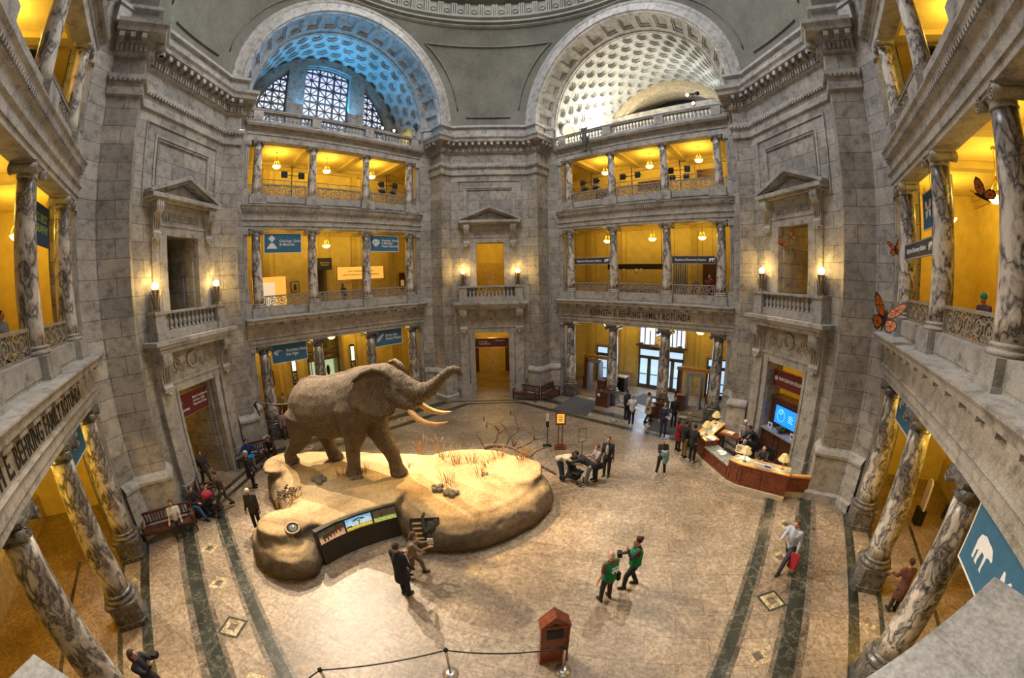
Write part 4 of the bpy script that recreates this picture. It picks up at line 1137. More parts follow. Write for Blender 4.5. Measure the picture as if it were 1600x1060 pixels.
# theatrical spot stands on the top gallery
def spotstand(b, t, arms, label):
    r = thing('spotlight_stand', label, 'spotlight stand', W(b, t, 13.0, 12.3), frame_rot(b), 'black spotlight stands on the top gallery')
    m = MB(); m.tube([(0, 0, 0), (0, 0, 2.55)], 0.03, 6); m.tube([(-0.55, 0, 1.95), (0.55, 0, 1.95)], 0.022, 5)
    if arms > 2: m.tube([(-0.55, 0, 1.5), (0.55, 0, 1.5)], 0.022, 5)
    m.lathe(0, 0, [(0.3, 0), (0.3, 0.04), (0.04, 0.08)], 10); m.build('pole', M['iron'], r)
    for k in range(arms):
        x = (-0.5, 0.5, -0.42, 0.42)[k]; z = 1.95 if k < 2 else 1.5
        q = MB(); q.tube([(x, 0.18, z+0.1), (x, 0.0, z+0.04), (x*1.05, -0.26, z-0.06)], [0.09, 0.13, 0.15], 8); q.box(x-0.17, x+0.17, -0.28, -0.22, z-0.24, z+0.12); q.build('spotlight', M['iron'], r)
spotstand('LB', -2.65, 2, 'Black spotlight stand behind the top railing, blue-windowed bay, farther from the central pier')
spotstand('LB', 3.6, 4, 'Black spotlight stand with four heads near the central pier, blue-windowed bay')
spotstand('RB', -3.6, 4, 'Black four-headed spotlight stand in the entrance bay, closest to the central pier')
spotstand('RB', -0.7, 2, 'Low black spotlight stand midway along the entrance bay top gallery')
spotstand('RB', 2.4, 4, 'Black four-headed spotlight stand in the entrance bay, farthest from the central pier')
spotstand('FR', -3.3, 2, 'Black spotlight stand between columns of the near bay above the butterfly')
spotstand('FL', 3.3, 2, 'Black spotlight stand between columns of the near bay above the benches')
for b, t, n in (('LB', 3.3, 'blue windows, nearer the middle'), ('LB', 4.2, 'blue windows, nearer the side niche')):
    r = thing('attic_spotlight', 'Small lit spotlight on the attic beneath the ' + n, 'spotlight', W(b, t, 13.3, 16.6), frame_rot(b), 'small attic spotlights')
    m = MB(); m.tube([(0, 0, 0), (0, 0, 1.6)], 0.025, 5); m.box(-0.12, 0.12, -0.1, 0.1, 1.55, 1.8); m.build('stand', M['iron'], r)
    m = MB(); m.ell((0, -0.12, 1.68), (0.09, 0.06, 0.09), 10, 6); m.build('bulb', M['spotbulb'], r)
r = thing('attic_spotlight', 'Cluster of small spotlights at the far end of the white vaulted attic', 'spotlight', W('RB', 3.6, 12.9, 16.6), frame_rot('RB'))
m = MB(); m.tube([(0, 0, 0), (0, 0, 2.3)], 0.025, 5); m.box(-0.4, 0.4, -0.05, 0.05, 2.2, 2.26)
for x, z in ((-0.3, 2.2), (0.3, 2.2), (0, 1.6)): m.tube([(x, 0.1, z), (x, -0.15, z-0.05)], [0.08, 0.13], 8)
m.build('stand', M['iron'], r)
for x, z in ((-0.3, 2.2), (0.0, 1.6)): m = MB(); m.ell((x, -0.16, z-0.05), (0.1, 0.05, 0.1), 8, 6); m.build('bulb', M['spotbulb'], r)

# ================================================================== banners and signs
def sign(name, label, cat, b, t, n, z0, z1, w, mat, depth=0.05, edge=None, group=None, rz=0.0, hang=0.0):
    r = thing(name, label, cat, W(b, t, n, z0), frame_rot(b)+rz, group)
    m = MB(); m.box(-w/2, w/2, -depth/2, depth/2, 0, z1-z0); m.build('panel', mat, r)
    if edge:
        e = MB(); q = 0.03
        e.box(-w/2-q, w/2+q, -depth/2-0.008, depth/2+0.008, -q, 0.0); e.box(-w/2-q, w/2+q, -depth/2-0.008, depth/2+0.008, z1-z0, z1-z0+q)
        e.box(-w/2-q, -w/2, -depth/2-0.008, depth/2+0.008, 0, z1-z0); e.box(w/2, w/2+q, -depth/2-0.008, depth/2+0.008, 0, z1-z0)
        e.build('frame', edge, r)
    if hang:
        for x in (-w/2+0.12, w/2-0.12):
            h = MB(); h.tube([(x, 0, z1-z0), (x, 0, z1-z0+hang)], 0.008, 4); h.build('hanger', M['iron'], r)
    return r
def logo(r, kind, x, z, s, y):
    m = MB()
    def poly(P): m.add([(x+px*s, y, z+pz*s) for px, pz in P], [tuple(range(len(P)))])
    if kind == 'volcano':
        poly([(-0.5, -0.5), (0.5, -0.5), (0.12, 0.0), (-0.12, 0.0)])
        for a, c, q in ((0, 0.25, 0.16), (-0.16, 0.38, 0.13), (0.16, 0.38, 0.13), (0, 0.5, 0.14)): poly([(a+q*cos(k*pi/5), c+q*sin(k*pi/5)) for k in range(10)])
    elif kind == 'gem':
        for P in ([(-0.5, 0.12), (-0.18, 0.12), (-0.06, -0.4)], [(-0.13, 0.12), (0.13, 0.12), (0, -0.42)], [(0.18, 0.12), (0.5, 0.12), (0.06, -0.4)], [(-0.46, 0.17), (-0.22, 0.40), (-0.17, 0.17)], [(-0.17, 0.40), (0.17, 0.40), (0.12, 0.17), (-0.12, 0.17)], [(0.22, 0.40), (0.46, 0.17), (0.17, 0.17)]): poly(P)
    elif kind == 'shell':
        for k in range(6):
            r0 = 0.46-0.06*k; poly([(-0.05+r0*cos(a), 0.05+0.62*r0*sin(a)-0.02*k) for a in [pi*0.05*j+0.4+0.3*k for j in range(18)]] + [(-0.05+(r0-0.045)*cos(a), 0.05+0.62*(r0-0.045)*sin(a)-0.02*k) for a in [pi*0.05*j+0.4+0.3*k for j in range(17, -1, -1)]])
    elif kind == 'fern':
        poly([(-0.48, -0.42), (-0.42, -0.44), (0.45, 0.36), (0.42, 0.40)])
        for k in range(8):
            f = k/8; bx, bz = -0.4+0.8*f, -0.36+0.72*f; L = 0.30*(1-0.5*f)
            poly([(bx, bz), (bx-0.02, bz+L), (bx+0.07, bz+L*0.9)]); poly([(bx, bz), (bx+L, bz+0.0), (bx+L*0.9, bz+0.09)])
    elif kind == 'bear':
        poly([(-0.50, 0.05), (-0.42, 0.24), (-0.15, 0.34), (0.10, 0.30), (0.22, 0.30), (0.34, 0.26), (0.50, 0.10), (0.48, 0.03), (0.36, 0.04), (0.22, 0.0), (0.20, -0.35), (0.26, -0.42), (0.12, -0.42), (0.08, -0.05), (-0.08, -0.04), (-0.14, -0.32), (-0.10, -0.42), (-0.26, -0.42), (-0.28, -0.10), (-0.36, -0.16), (-0.36, -0.42), (-0.48, -0.42)])
    elif kind == 'elephant':
        poly([(-0.5, -0.1), (-0.48, 0.15), (-0.35, 0.28), (-0.05, 0.30), (0.12, 0.36), (0.30, 0.30), (0.38, 0.18), (0.55, 0.34), (0.52, 0.22), (0.40, 0.05), (0.24, 0.02), (0.18, -0.30), (0.06, -0.30), (0.04, -0.04), (-0.16, -0.05), (-0.22, -0.30), (-0.34, -0.30), (-0.34, -0.05), (-0.42, -0.30), (-0.5, -0.30)])
    elif kind == 'butterfly':
        for sg in (-1, 1): poly([(0, 0.02), (sg*0.2, 0.42), (sg*0.5, 0.4), (sg*0.42, 0.08), (sg*0.1, 0.0)]); poly([(0, 0), (sg*0.4, -0.05), (sg*0.34, -0.4), (sg*0.12, -0.3)])
    return m.build('emblem', M['white'], r)
def banner(b, t0, t1, z0, z1, lines, kind, label, mat='banner', size=0.24, n=12.12):
    w = t1-t0; r = sign('hanging_banner', label, 'banner', b, (t0+t1)/2, n, z0, z1, w, M[mat], 0.04, M['paper'] if mat == 'banner' else None, 'blue exhibition banners', hang=0.2)
    h = z1-z0
    if kind: logo(r, kind, -w*0.30, h*0.52, min(w*0.30, h*0.62), -0.026)
    text('lettering', lines, M['white'] if kind else M['gold_print'], size, r, (-w*0.10 if kind else 0, -0.026, h*0.52), ROOMTXT, 'LEFT' if kind else 'CENTER', 0.004, line=0.95, bold=0.002)
    return r
banner('LB', -4.37, -2.35, 9.80, 10.78, 'Geology, Gems\n& Minerals', 'volcano', 'Blue banner reading Geology, Gems & Minerals with a volcano emblem', size=0.20)
banner('LB', 1.95, 3.92, 9.82, 10.76, 'Geology, Gems\n& Minerals\nHope Diamond', 'gem', 'Blue banner with a diamond emblem in the middle gallery near the central pier', size=0.185)
banner('LB', -4.38, -2.40, 4.02, 4.98, 'Ancient Seas\nIce Age', 'shell', 'Blue banner reading Ancient Seas Ice Age with a fossil emblem', size=0.23)
banner('LB', 1.95, 3.92, 4.02, 4.98, 'Early Life\nFossil Plants', 'fern', 'Blue banner reading Early Life Fossil Plants with a fern emblem', size=0.23)
banner('FR', -4.35, -2.05, 9.60, 10.60, 'Live Butterflies\nand Plants', 'butterfly', 'Blue banner reading Live Butterflies and Plants above the charcoal sign', size=0.20, n=12.6)
banner('FR', -4.35, -2.3, 4.05, 4.98, 'Ocean\nHall', 'shell', 'Blue banner between ground-floor columns beside the information pier', size=0.24, n=12.3)
banner('FR', 2.60, 5.60, 4.10, 5.02, 'Mammals', 'bear', 'Large blue banner with a white polar bear at the near stone ledge', size=0.42, n=11.95)
banner('FL', 2.05, 4.35, 9.55, 10.60, "NATURE'S BEST\nPHOTOGRAPHY", None, 'Dark blue banner with gold-green photography lettering behind a middle-tier column', 'bannerdk', 0.29, n=12.5)
banner('FL', 2.3, 4.3, 4.05, 4.98, 'African\nVoices', 'shell', 'Small blue banner behind the ground-floor columns beside the benches', size=0.24, n=12.3)
r = sign('freestanding_banner', 'Dark blue standing banner inside the near gallery at the photo edge', 'banner', 'FL', -2.6, 16.2, 0.15, 3.2, 2.4, M['bannerdk'], 0.08, M['wood'])
text('lettering', 'DINOSAURS', M['white'], 0.30, r, (0, -0.045, 1.9), ROOMTXT)
for b, t0, t1, n, lb in (('RB', -4.43, -1.94, 12.05, 'Charcoal sign reading Elephant Discovery Station, entrance bay, nearer the central pier'), ('RB', 2.05, 4.45, 12.05, 'Charcoal sign reading Elephant Discovery Station, entrance bay, nearer the information pier'), ('FR', -4.45, -1.95, 12.05, 'Charcoal sign reading Elephant Discovery Station in the near bay with the butterfly')):
    w = t1-t0; r = sign('station_sign', lb, 'sign', b, (t0+t1)/2, n, 8.74, 9.12, w, M['blacksign'], 0.06, M['grey'], 'elephant station signs', hang=1.9)
    text('lettering', 'Elephant Discovery Station', M['white'], 0.185, r, (-0.16, -0.036, 0.19), ROOMTXT, sx=0.88, bold=0.002); logo(r, 'elephant', w*0.44, 0.19, 0.32, -0.036)
# maroon direction signs in the doorways
def doorsign(b, z0, z1, label, parts):
    r = sign('direction_sign', label, 'sign', b, 0, 12.5, z0, z1, 2.2, M['maroon'], 0.08, M['brass'], 'maroon direction signs', hang=4.4-z1)
    for body, x, z, sz, al in parts: text('lettering', body, M['white'], sz, r, (x, -0.046, z), ROOMTXT, al, bold=0.003)
doorsign('CP', 3.38, 3.95, 'Maroon direction sign hanging in the central doorway behind the trunk', (('Early Life\nFossil Plants', -0.86, 0.30, 0.15, 'LEFT'), ('Elevators', 0.28, 0.42, 0.15, 'LEFT'), ('<', -1.0, 0.42, 0.15, 'CENTER'), ('>', 0.17, 0.42, 0.15, 'CENTER')))
doorsign('LP', 3.20, 4.10, 'Maroon direction sign in the doorway beside the benches', (('Plants\nBirds\nAuditorium', -1.0, 0.42, 0.16, 'LEFT'), ('Baird Auditorium\nAtrium Caf\u00e9\nMuseum Shop', 0.0, 0.48, 0.15, 'LEFT')))
doorsign('RP', 3.30, 4.02, 'Maroon sign reading INFORMATION over the blue screen', (('INFORMATION', 0, 0.36, 0.22, 'CENTER'),))
ir = [o for o in COL.objects if o.name.startswith('direction_sign') and 'INFORMATION' in o['label']][0]
for sg in (-1, 1):
    m = MB(); m.yprism([(sg*0.93+0.10*cos(k*pi/8), 0.36+0.10*sin(k*pi/8)) for k in range(16)], -0.05, -0.044); m.build('emblem', M['white'], ir)
    text('lettering', '?', M['maroon'], 0.17, ir, (sg*0.93, -0.052, 0.36), ROOMTXT, bold=0.004)
# signs on the back walls
for t, lb in ((-2.15, 'Green vertical CAFE sign on the yellow wall behind the elephant back'), (2.25, 'Green vertical CAFE sign on the yellow wall above the elephant head')):
    r = sign('cafe_sign', lb, 'sign', 'LB', t, 16.4, 1.6, 3.7, 0.34, M['blacksign'], 0.08, None, 'vertical cafe signs')
    m = MB(); m.box(-0.12, 0.12, -0.06, -0.041, 0.95, 1.95); m.build('lit_strip', emis('lit_sign_strip', (0.9, 1.0, 0.75), 1.4) if t < 0 else bpy.data.materials['lit_sign_strip'], r)
    text('lettering', 'CAF\u00c9', M['white'], 0.30, r, (0, -0.05, 0.48), (pi/2, -pi/2, 0), bold=0.004)
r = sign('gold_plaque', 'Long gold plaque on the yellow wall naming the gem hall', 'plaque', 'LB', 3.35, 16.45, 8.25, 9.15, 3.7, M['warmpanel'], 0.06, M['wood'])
text('lettering', 'JANET ANNENBERG HOOKER\nHALL OF GEOLOGY, GEMS, AND MINERALS', M['wood'], 0.15, r, (0, -0.035, 0.45), ROOMTXT, line=1.6)
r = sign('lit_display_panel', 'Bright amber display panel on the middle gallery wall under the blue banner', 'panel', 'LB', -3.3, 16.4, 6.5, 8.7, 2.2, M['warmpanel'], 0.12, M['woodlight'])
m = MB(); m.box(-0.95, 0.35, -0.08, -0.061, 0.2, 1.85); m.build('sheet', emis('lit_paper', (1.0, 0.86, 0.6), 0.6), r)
r = sign('framed_picture', 'Small framed portrait on the middle gallery wall beside the amber panel', 'picture', 'LB', -1.55, 16.5, 7.65, 8.3, 0.5, M['tan'], 0.05, M['wood'])
m = MB(); m.box(-0.09, 0.09, -0.04, -0.026, 0.12, 0.34); m.ell((0, -0.03, 0.43), (0.07, 0.015, 0.09), 8, 6); m.build('portrait', M['wood'], r)
r = sign('wall_notice', 'Framed notice on the gallery wall near the central pier, middle tier', 'picture', 'LB', 6.84, 16.45, 7.3, 8.6, 0.5, M['wood'], 0.06, None)
m = MB(); m.box(-0.15, 0.15, -0.04, -0.031, 0.3, 0.75); m.build('sheet', M['shade'], r)
r = sign('overhead_sign', 'Small dark overhead sign beside the middle gallery doorway', 'sign', 'LB', 0.4, 15.9, 8.95, 9.75, 1.0, M['blacksign'], 0.06, None, hang=2.0)
text('lettering', 'Restrooms\nElevators', M['white'], 0.15, r, (0, -0.035, 0.42), ROOMTXT)
# fossil hall opening on the ground floor (ceramic letters band + showcase)
r = thing('exhibit_entrance', 'Glass and metal exhibit entrance with a fossil emblem behind the elephant', 'exhibit entrance', W('LB', 0.22, 17.2, 0), frame_rot('LB'))
m = MB(); m.box(-1.3, 1.3, 0, 0.1, 2.75, 3.25); m.box(-1.3, -1.15, 0, 0.1, 0, 4.5); m.box(1.15, 1.3, 0, 0.1, 0, 4.5); m.box(-0.1, 0.0, 0, 0.1, 3.25, 4.5); m.tube([(-1.2, -0.05, 3.5), (0, -0.25, 3.3), (1.2, -0.05, 3.5)], 0.05, 5); m.build('frame', M['doorframe'], r)
text('lettering', 'FOSSIL HALL', M['pale'], 0.24, r, (0.2, -0.02, 3.0), ROOMTXT)
m = MB()
for k in range(5): m.tube([(0.1+0.08*k, -0.05, 3.6), (0.25+0.1*k, -0.05, 4.3)], 0.03, 4)
m.build('emblem', M['leaf'], r)
r = thing('showcase', 'Lit glass showcase with models inside the fossil exhibit entrance', 'showcase', W('LB', 0.65, 18.3, 0), frame_rot('LB'))
m = MB(); m.box(-1.0, 1.0, 0, 0.5, 0, 1.1); m.box(-1.05, 1.05, -0.05, 0.55, 2.6, 2.75); m.box(-1.0, -0.94, 0, 0.06, 1.1, 2.6); m.box(0.94, 1.0, 0, 0.06, 1.1, 2.6); m.build('cabinet', M['grey'], r)
m = MB(); m.box(-0.95, 0.95, 0.45, 0.5, 1.1, 2.6); m.build('lit_back', emis('showcase_light', (0.75, 0.95, 0.55), 0.5), r)
m = MB(); m.ell((-0.4, 0.25, 1.5), (0.2, 0.12, 0.3), 8, 6); m.ell((0.4, 0.25, 1.7), (0.15, 0.12, 0.4), 8, 6); m.build('model', M['bark'], r)
# wall clock over the entrance
r = thing('wall_clock', 'Round yellow clock over the entrance doors', 'clock', W('RB', -0.05, 16.30, 3.62), frame_rot('RB'))
m = MB(); m.yprism([(0.36*cos(k*pi/12), 0.36*sin(k*pi/12)) for k in range(24)], 0, 0.12); m.box(-0.75, 0.2, 0.02, 0.12, -0.5, -0.34); m.build('case', M['brass'], r)
m = MB(); m.yprism([(0.31*cos(k*pi/12), 0.31*sin(k*pi/12)) for k in range(24)], -0.01, 0.0); m.build('dial', M['shade'], r)
m = MB(); m.obox((0.08, -0.02, -0.04), (0.22, 0.012, 0.03), Matrix.Rotation(0.5, 3, 'Y')); m.obox((-0.06, -0.02, 0.05), (0.16, 0.012, 0.03), Matrix.Rotation(0.6, 3, 'Y')); m.build('hand', M['iron'], r)
# truss with spots, and cases in the elephant station gallery
r = thing('lighting_truss', 'Dark ceiling track with three white spotlights behind the middle railing', 'light track', W('RB', -1.7, 15.6, 8.5), frame_rot('RB'))
m = MB(); m.box(-2.1, 2.1, -0.1, 0.1, 0.0, 0.35); 
for x in (-1.9, 1.9): m.tube([(x, 0, 0.35), (x, 0, 3.2)], 0.02, 4)
m.build('track', M['iron'], r)
for x, s_ in ((-0.8, 1), (0.1, 0), (0.45, -1)):
    m = MB(); m.tube([(x, -0.05, 0.02), (x-0.12*s_, -0.12, -0.28)], [0.09, 0.10], 8); m.build('spotlight', M['paper'], r)
for t, nm in ((1.6, 'display_curtain'),):
    r = thing(nm, 'Dark fluted grey curtain of the exhibit behind the middle railing', 'curtain', W('RB', 1.6, 15.2, 6.35), frame_rot('RB'))
    m = MB(); m.yprism([(-0.5+x*0.04, 0) for x in range(26)] + [(0.5, 2.6), (-0.5, 2.6)], 0, 0.05)
    for k in range(7): m.tube([(-0.45+k*0.15, -0.02, 0), (-0.45+k*0.15, -0.02, 2.6)], 0.06, 6)
    m.build('curtain_cloth', M['grey'], r)
r = thing('dark_doorway_screen', 'Dark wooden doorway screen behind the man in the dark red shirt', 'door screen', W('RB', 3.3, 16.7, 6.35), frame_rot('RB'))
m = MB(); m.box(-0.6, 0.6, 0, 0.1, 0, 2.9); m.box(-0.5, 0.5, -0.03, 0, 1.6, 2.7); m.build('panel', M['wood'], r)
for t in (-1.2, -0.9):
    o = MB(); o.lathe(0, 0, [(0.10, 0), (0.13, 0.1), (0.05, 0.3), (0.07, 0.38), (0.02, 0.46)], 8)
    o = o.build('carved_figurine', M['ivory'], None, W('RB', t*1.3+0.4, 14.9, 7.15)); tag(o, 'Small glowing ivory figurine on the exhibit case, %s' % ('closer to the middle column' if t > -1 else 'farther from the middle column'), 'figurine', 'ivory figurines')
r = thing('exhibit_case', 'Low dark exhibit case behind the middle railing of the entrance bay', 'case', W('RB', -1.1, 14.9, 6.35), frame_rot('RB'))
m = MB(); m.box(-1.8, 1.2, -0.3, 0.3, 0, 0.8); m.box(-1.85, 1.25, -0.35, 0.35, 0.74, 0.8); m.build('cabinet', M['wood'], r)
o = MB(); o.tube([(0, 0, 0), (0.05, 0, 0.5), (-0.2, 0, 1.3)], [0.2, 0.1, 0.03], 8)
tag(o.build('ivory_tusk', M['ivory'], None, W('RB', -2.55, 14.9, 7.15)), 'Upright golden tusk standing on the exhibit case', 'tusk')
# dark panels on the top gallery wall of the entrance bay
for t, w, z, k in ((-4.6, 1.1, 13.9, 'nearest the central pier'), (-0.7, 2.0, 14.2, 'largest, in the middle'), (3.2, 1.2, 14.6, 'nearest the information pier')):
    r = sign('dark_noticeboard', 'Dark panel on the top gallery wall of the entrance bay, ' + k, 'panel', 'RB', t, 16.45, z, z+0.55, w, M['wood'], 0.08, None, 'dark panels on the top wall')
r = sign('ventilation_screen', 'Pale blue gridded screen at the outer end of the entrance top gallery', 'screen', 'RB', 5.9, 14.4, 12.4, 14.3, 1.0, M['daypane'], 0.1, M['doorframe'])
m = MB()
for k in range(5): m.box(-0.45+k*0.2, -0.43+k*0.2, -0.08, -0.05, 0, 1.9)
for k in range(4): m.box(-0.5, 0.5, -0.08, -0.05, 0.4*k+0.2, 0.4*k+0.22)
m.build('grid', M['doorframe'], r)

# ================================================================== hanging animals
def butterfly(loc, rot, s, label, fold=0.5):
    r = thing('monarch_butterfly', label, 'butterfly model', loc, 0, 'hanging monarch butterflies'); r.rotation_euler = rot
    m = MB(); m.tube([(0, -0.5*s, 0), (0, -0.1*s, 0), (0, 0.25*s, 0), (0, 0.42*s, 0)], [0.03*s, 0.07*s, 0.08*s, 0.05*s], 8, round_end=True)
    for sg in (-1, 1): m.tube([(0, 0.42*s, 0), (sg*0.12*s, 0.6*s, 0.06*s), (sg*0.16*s, 0.75*s, 0.04*s)], 0.008*s, 4)
    m.build('body', M['iron'], r)
    for sg in (-1, 1):
        fw = [(0.02, 0.25), (0.25, 0.55), (0.65, 0.78), (0.98, 0.80), (0.95, 0.55), (0.75, 0.25), (0.45, 0.02), (0.05, -0.02)]
        hw = [(0.04, 0.0), (0.45, 0.0), (0.70, -0.15), (0.72, -0.42), (0.50, -0.62), (0.25, -0.60), (0.08, -0.35)]
        m = MB()
        def P(x, y, o=0): return (sg*x*s*cos(fold), y*s, x*s*sin(fold)+o)
        for w_ in (fw, hw):
            cx = sum(p[0] for p in w_)/len(w_); cy = sum(p[1] for p in w_)/len(w_); n = len(w_)
            m.add([P(x, y, 0.008*s) for x, y in w_]+[P(x, y, -0.008*s) for x, y in w_], [tuple(range(n)), tuple(range(n, 2*n))[::-1]]+[(i, (i+1) % n, n+(i+1) % n, n+i) for i in range(n)], 0)
            inn = [(cx+(x-cx)*0.80, cy+(y-cy)*0.80) for x, y in w_]
            for k in range(n):
                a, c = inn[k], inn[(k+1) % n]; q = 0.12
                tri = [(cx+(a[0]-cx)*q+ (c[0]-a[0])*0.06, cy+(a[1]-cy)*q+(c[1]-a[1])*0.06), (a[0]+(c[0]-a[0])*0.07, a[1]+(c[1]-a[1])*0.07), (a[0]+(c[0]-a[0])*0.93, a[1]+(c[1]-a[1])*0.93)]
                for o in (0.014*s, -0.014*s): m.add([P(x, y, o) for x, y in tri], [(0, 1, 2)], 1)
        m.build('wing', [M['iron'], M['orange']], r)
butterfly(W('FR', -2.9, 11.1, 7.05), (1.1, 0.25, -0.9), 0.62, 'Large monarch butterfly with spread wings hanging before the near scrollwork railing', 0.7)
butterfly(W('FR', -4.0, 11.6, 8.95), (1.2, 0.2, 2.3), 0.30, 'Small monarch butterfly hanging beside the marble column of the near bay', 0.9)
butterfly(W('RP', 0.1, 11.3, 9.35), (0.5, 0.3, 1.2), 0.34, 'Monarch butterfly hanging before the dark niche over the information sign, lower one', 0.35)
butterfly(W('RP', 0.75, 11.2, 9.60), (0.9, -0.4, 0.4), 0.24, 'Monarch butterfly near the niche edge over the information sign, higher one', 0.4)
# bird model diving in front of the entrance bay
r = thing('bird_model', 'Brown bird of prey model hanging head down before the entrance bay balustrade', 'bird model', W('RB', -2.95, 11.1, 15.9), frame_rot('RB'))
m = MB(); m.tube([(0.1, 0, 0.05), (0.12, 0, 0.5), (0.05, 0, 0.9)], [0.10, 0.19, 0.13], 10, round_end=True); m.ell((0.12, -0.03, -0.12), (0.11, 0.12, 0.14)); m.tube([(0.12, -0.08, -0.22), (0.14, -0.12, -0.30)], [0.04, 0.01], 6); m.build('body', M['feather'], r)
for sg, tip in ((-1, (-0.35, 0.1, 1.55)), (1, (0.55, 0.1, -0.5))):
    m = MB(); m.add([(0.1, 0, 0.6), (0.1+sg*0.25, -0.05, 0.75), tip, (0.1+sg*0.08, 0.03, 0.15 if sg < 0 else 0.1), (0.1, 0.04, 0.62), (0.1+sg*0.25, 0.0, 0.78), (tip[0], tip[1]+0.03, tip[2]), (0.1+sg*0.08, 0.06, 0.15)], [(0, 1, 2, 3), (4, 7, 6, 5), (0, 4, 5, 1), (1, 5, 6, 2), (2, 6, 7, 3), (3, 7, 4, 0)]); m.build('wing', M['feather'], r)
m = MB(); m.add([(-0.05, 0, 0.95), (0.2, 0, 0.95), (0.3, 0.05, 1.4), (-0.2, 0.05, 1.4), (-0.05, 0.04, 0.95), (0.2, 0.04, 0.95), (0.3, 0.09, 1.4), (-0.2, 0.09, 1.4)], [(0, 1, 2, 3), (4, 7, 6, 5), (0, 4, 5, 1), (1, 5, 6, 2), (2, 6, 7, 3), (3, 7, 4, 0)]); m.build('tail', M['feather'], r)
# ================================================================== elephant
EO = Vector((-5.796, 0.028, 1.20)); EH = radians(-18)
def elephant():
    r = thing('elephant', 'Huge mounted African elephant with raised trunk striding on the sandy mound', 'elephant', EO, EH)
    m = MB()
    # torso: elliptical sections (s, z centre, half height, half width)
    sec = [(-2.02, 2.15, 0.22, 0.25), (-1.95, 2.2, 0.55, 0.48), (-1.72, 2.28, 0.80, 0.68), (-1.38, 2.34, 0.97, 0.86), (-0.93, 2.33, 1.12, 0.98), (-0.3, 2.34, 1.14, 1.04), (0.2, 2.42, 1.14, 1.02), (0.7, 2.58, 1.12, 0.95),
           (1.2, 2.76, 1.10, 0.82), (1.65, 3.0, 1.02, 0.70), (2.1, 3.25, 0.86, 0.60), (2.5, 3.36, 0.72, 0.50), (2.7, 3.36, 0.4, 0.3)]
    vs = []; fs = []; n = 20
    for s, zc, hh, hw in sec:
        for k in range(n): a = 2*pi*k/n; vs.append((s, hw*cos(a)*(1-0.12*max(0, sin(a))), zc+hh*sin(a)))
    for i in range(len(sec)-1):
        for k in range(n): fs.append((i*n+k, i*n+(k+1) % n, (i+1)*n+(k+1) % n, (i+1)*n+k))
    fs.append(tuple(range(n))[::-1]); fs.append(tuple((len(sec)-1)*n+k for k in range(n))); m.add(vs, fs)
    # head: domed crown, brow, cheeks, jaw
    m.ell((2.45, 0, 3.58), (0.55, 0.44, 0.56), 16, 12); m.ell((2.85, 0, 3.50), (0.46, 0.40, 0.46), 16, 12)
    for s_ in (-1, 1):
        m.ell((3.05, s_*0.20, 3.52), (0.28, 0.20, 0.26)); m.tube([(2.75, s_*0.26, 3.30), (3.15, s_*0.27, 3.05), (3.45, s_*0.24, 2.88)], [0.34, 0.27, 0.17], 12, round_end=True)
        m.ell((3.12, s_*0.36, 3.46), (0.10, 0.07, 0.07))
    m.tube([(2.6, 0, 3.15), (3.05, 0, 2.90), (3.32, 0, 2.78)], [0.42, 0.24, 0.11], 12, round_end=True)
    # trunk
    tr = [(3.0, 3.42, .43), (3.35, 3.32, .36), (3.72, 3.27, .29), (4.05, 3.42, .225), (4.32, 3.66, .185), (4.54, 3.88, .155), (4.74, 4.03, .135), (4.90, 4.10, .115), (5.02, 4.06, .10), (5.07, 3.95, .085)]
    m.tube([(a, 0, c) for a, c, q in tr], [q for a, c, q in tr], 14, round_end=True)
    # legs: near side is -y
    def leg(pts, y0, y1):
        P = []; R = []
        pts = [(pts[0][0]-0.02, pts[0][1]+0.42, 0.22), (pts[0][0], pts[0][1]+0.25, pts[0][2]*0.72)] + pts
        for i, (s, z, q) in enumerate(pts): P.append((s, y0+(y1-y0)*i/(len(pts)-1), z)); R.append(q)
        m.tube(P, R, 16, round_end=False)
        s, z, q = pts[-1]; m.lathe(s+0.03, y1, [(q*0.98, -0.02), (q*1.1, 0.03), (q*1.08, 0.13), (q*0.92, 0.26), (q*0.6, 0.36)], 18)
        for k in range(5):
            a = radians(-56+28*k); m.ell((s+0.03+q*1.08*cos(a), y1+q*1.08*sin(a), 0.07), (0.055, 0.06, 0.075), 8, 6)
    leg([(-1.25, 2.1, 0.66), (-1.42, 1.5, 0.54), (-1.52, 1.12, 0.42), (-1.80, 0.80, 0.31), (-2.12, 0.52, 0.255), (-2.27, 0.30, 0.255), (-2.25, 0.0, 0.27)], -0.42, -0.55)
    leg([(-1.0, 2.0, 0.60), (-1.05, 1.4, 0.46), (-1.03, 1.0, 0.36), (-0.98, 0.65, 0.27), (-0.92, 0.4, 0.255), (-0.78, 0.0, 0.27)], 0.40, 0.50)
    leg([(1.15, 2.7, 0.62), (1.20, 2.1, 0.50), (1.12, 1.6, 0.40), (0.96, 1.1, 0.275), (0.90, 0.75, 0.25), (0.84, 0.4, 0.25), (0.74, 0.0, 0.29)], -0.42, -0.28)
    leg([(1.45, 2.6, 0.56), (1.60, 1.95, 0.48), (1.68, 1.55, 0.40), (1.88, 1.18, 0.34), (2.10, 0.86, 0.285), (2.20, 0.5, 0.25), (2.26, 0.0, 0.29)], 0.36, 0.36)
    # tail
    m.tube([(-1.85, 0, 2.45), (-2.1, 0, 2.28), (-2.5, 0, 2.20), (-3.2, 0, 2.09), (-3.9, 0, 2.07), (-4.5, 0, 2.08), (-4.68, 0, 2.02)], [0.20, 0.13, 0.085, 0.065, 0.055, 0.05, 0.045], 8, round_end=True)
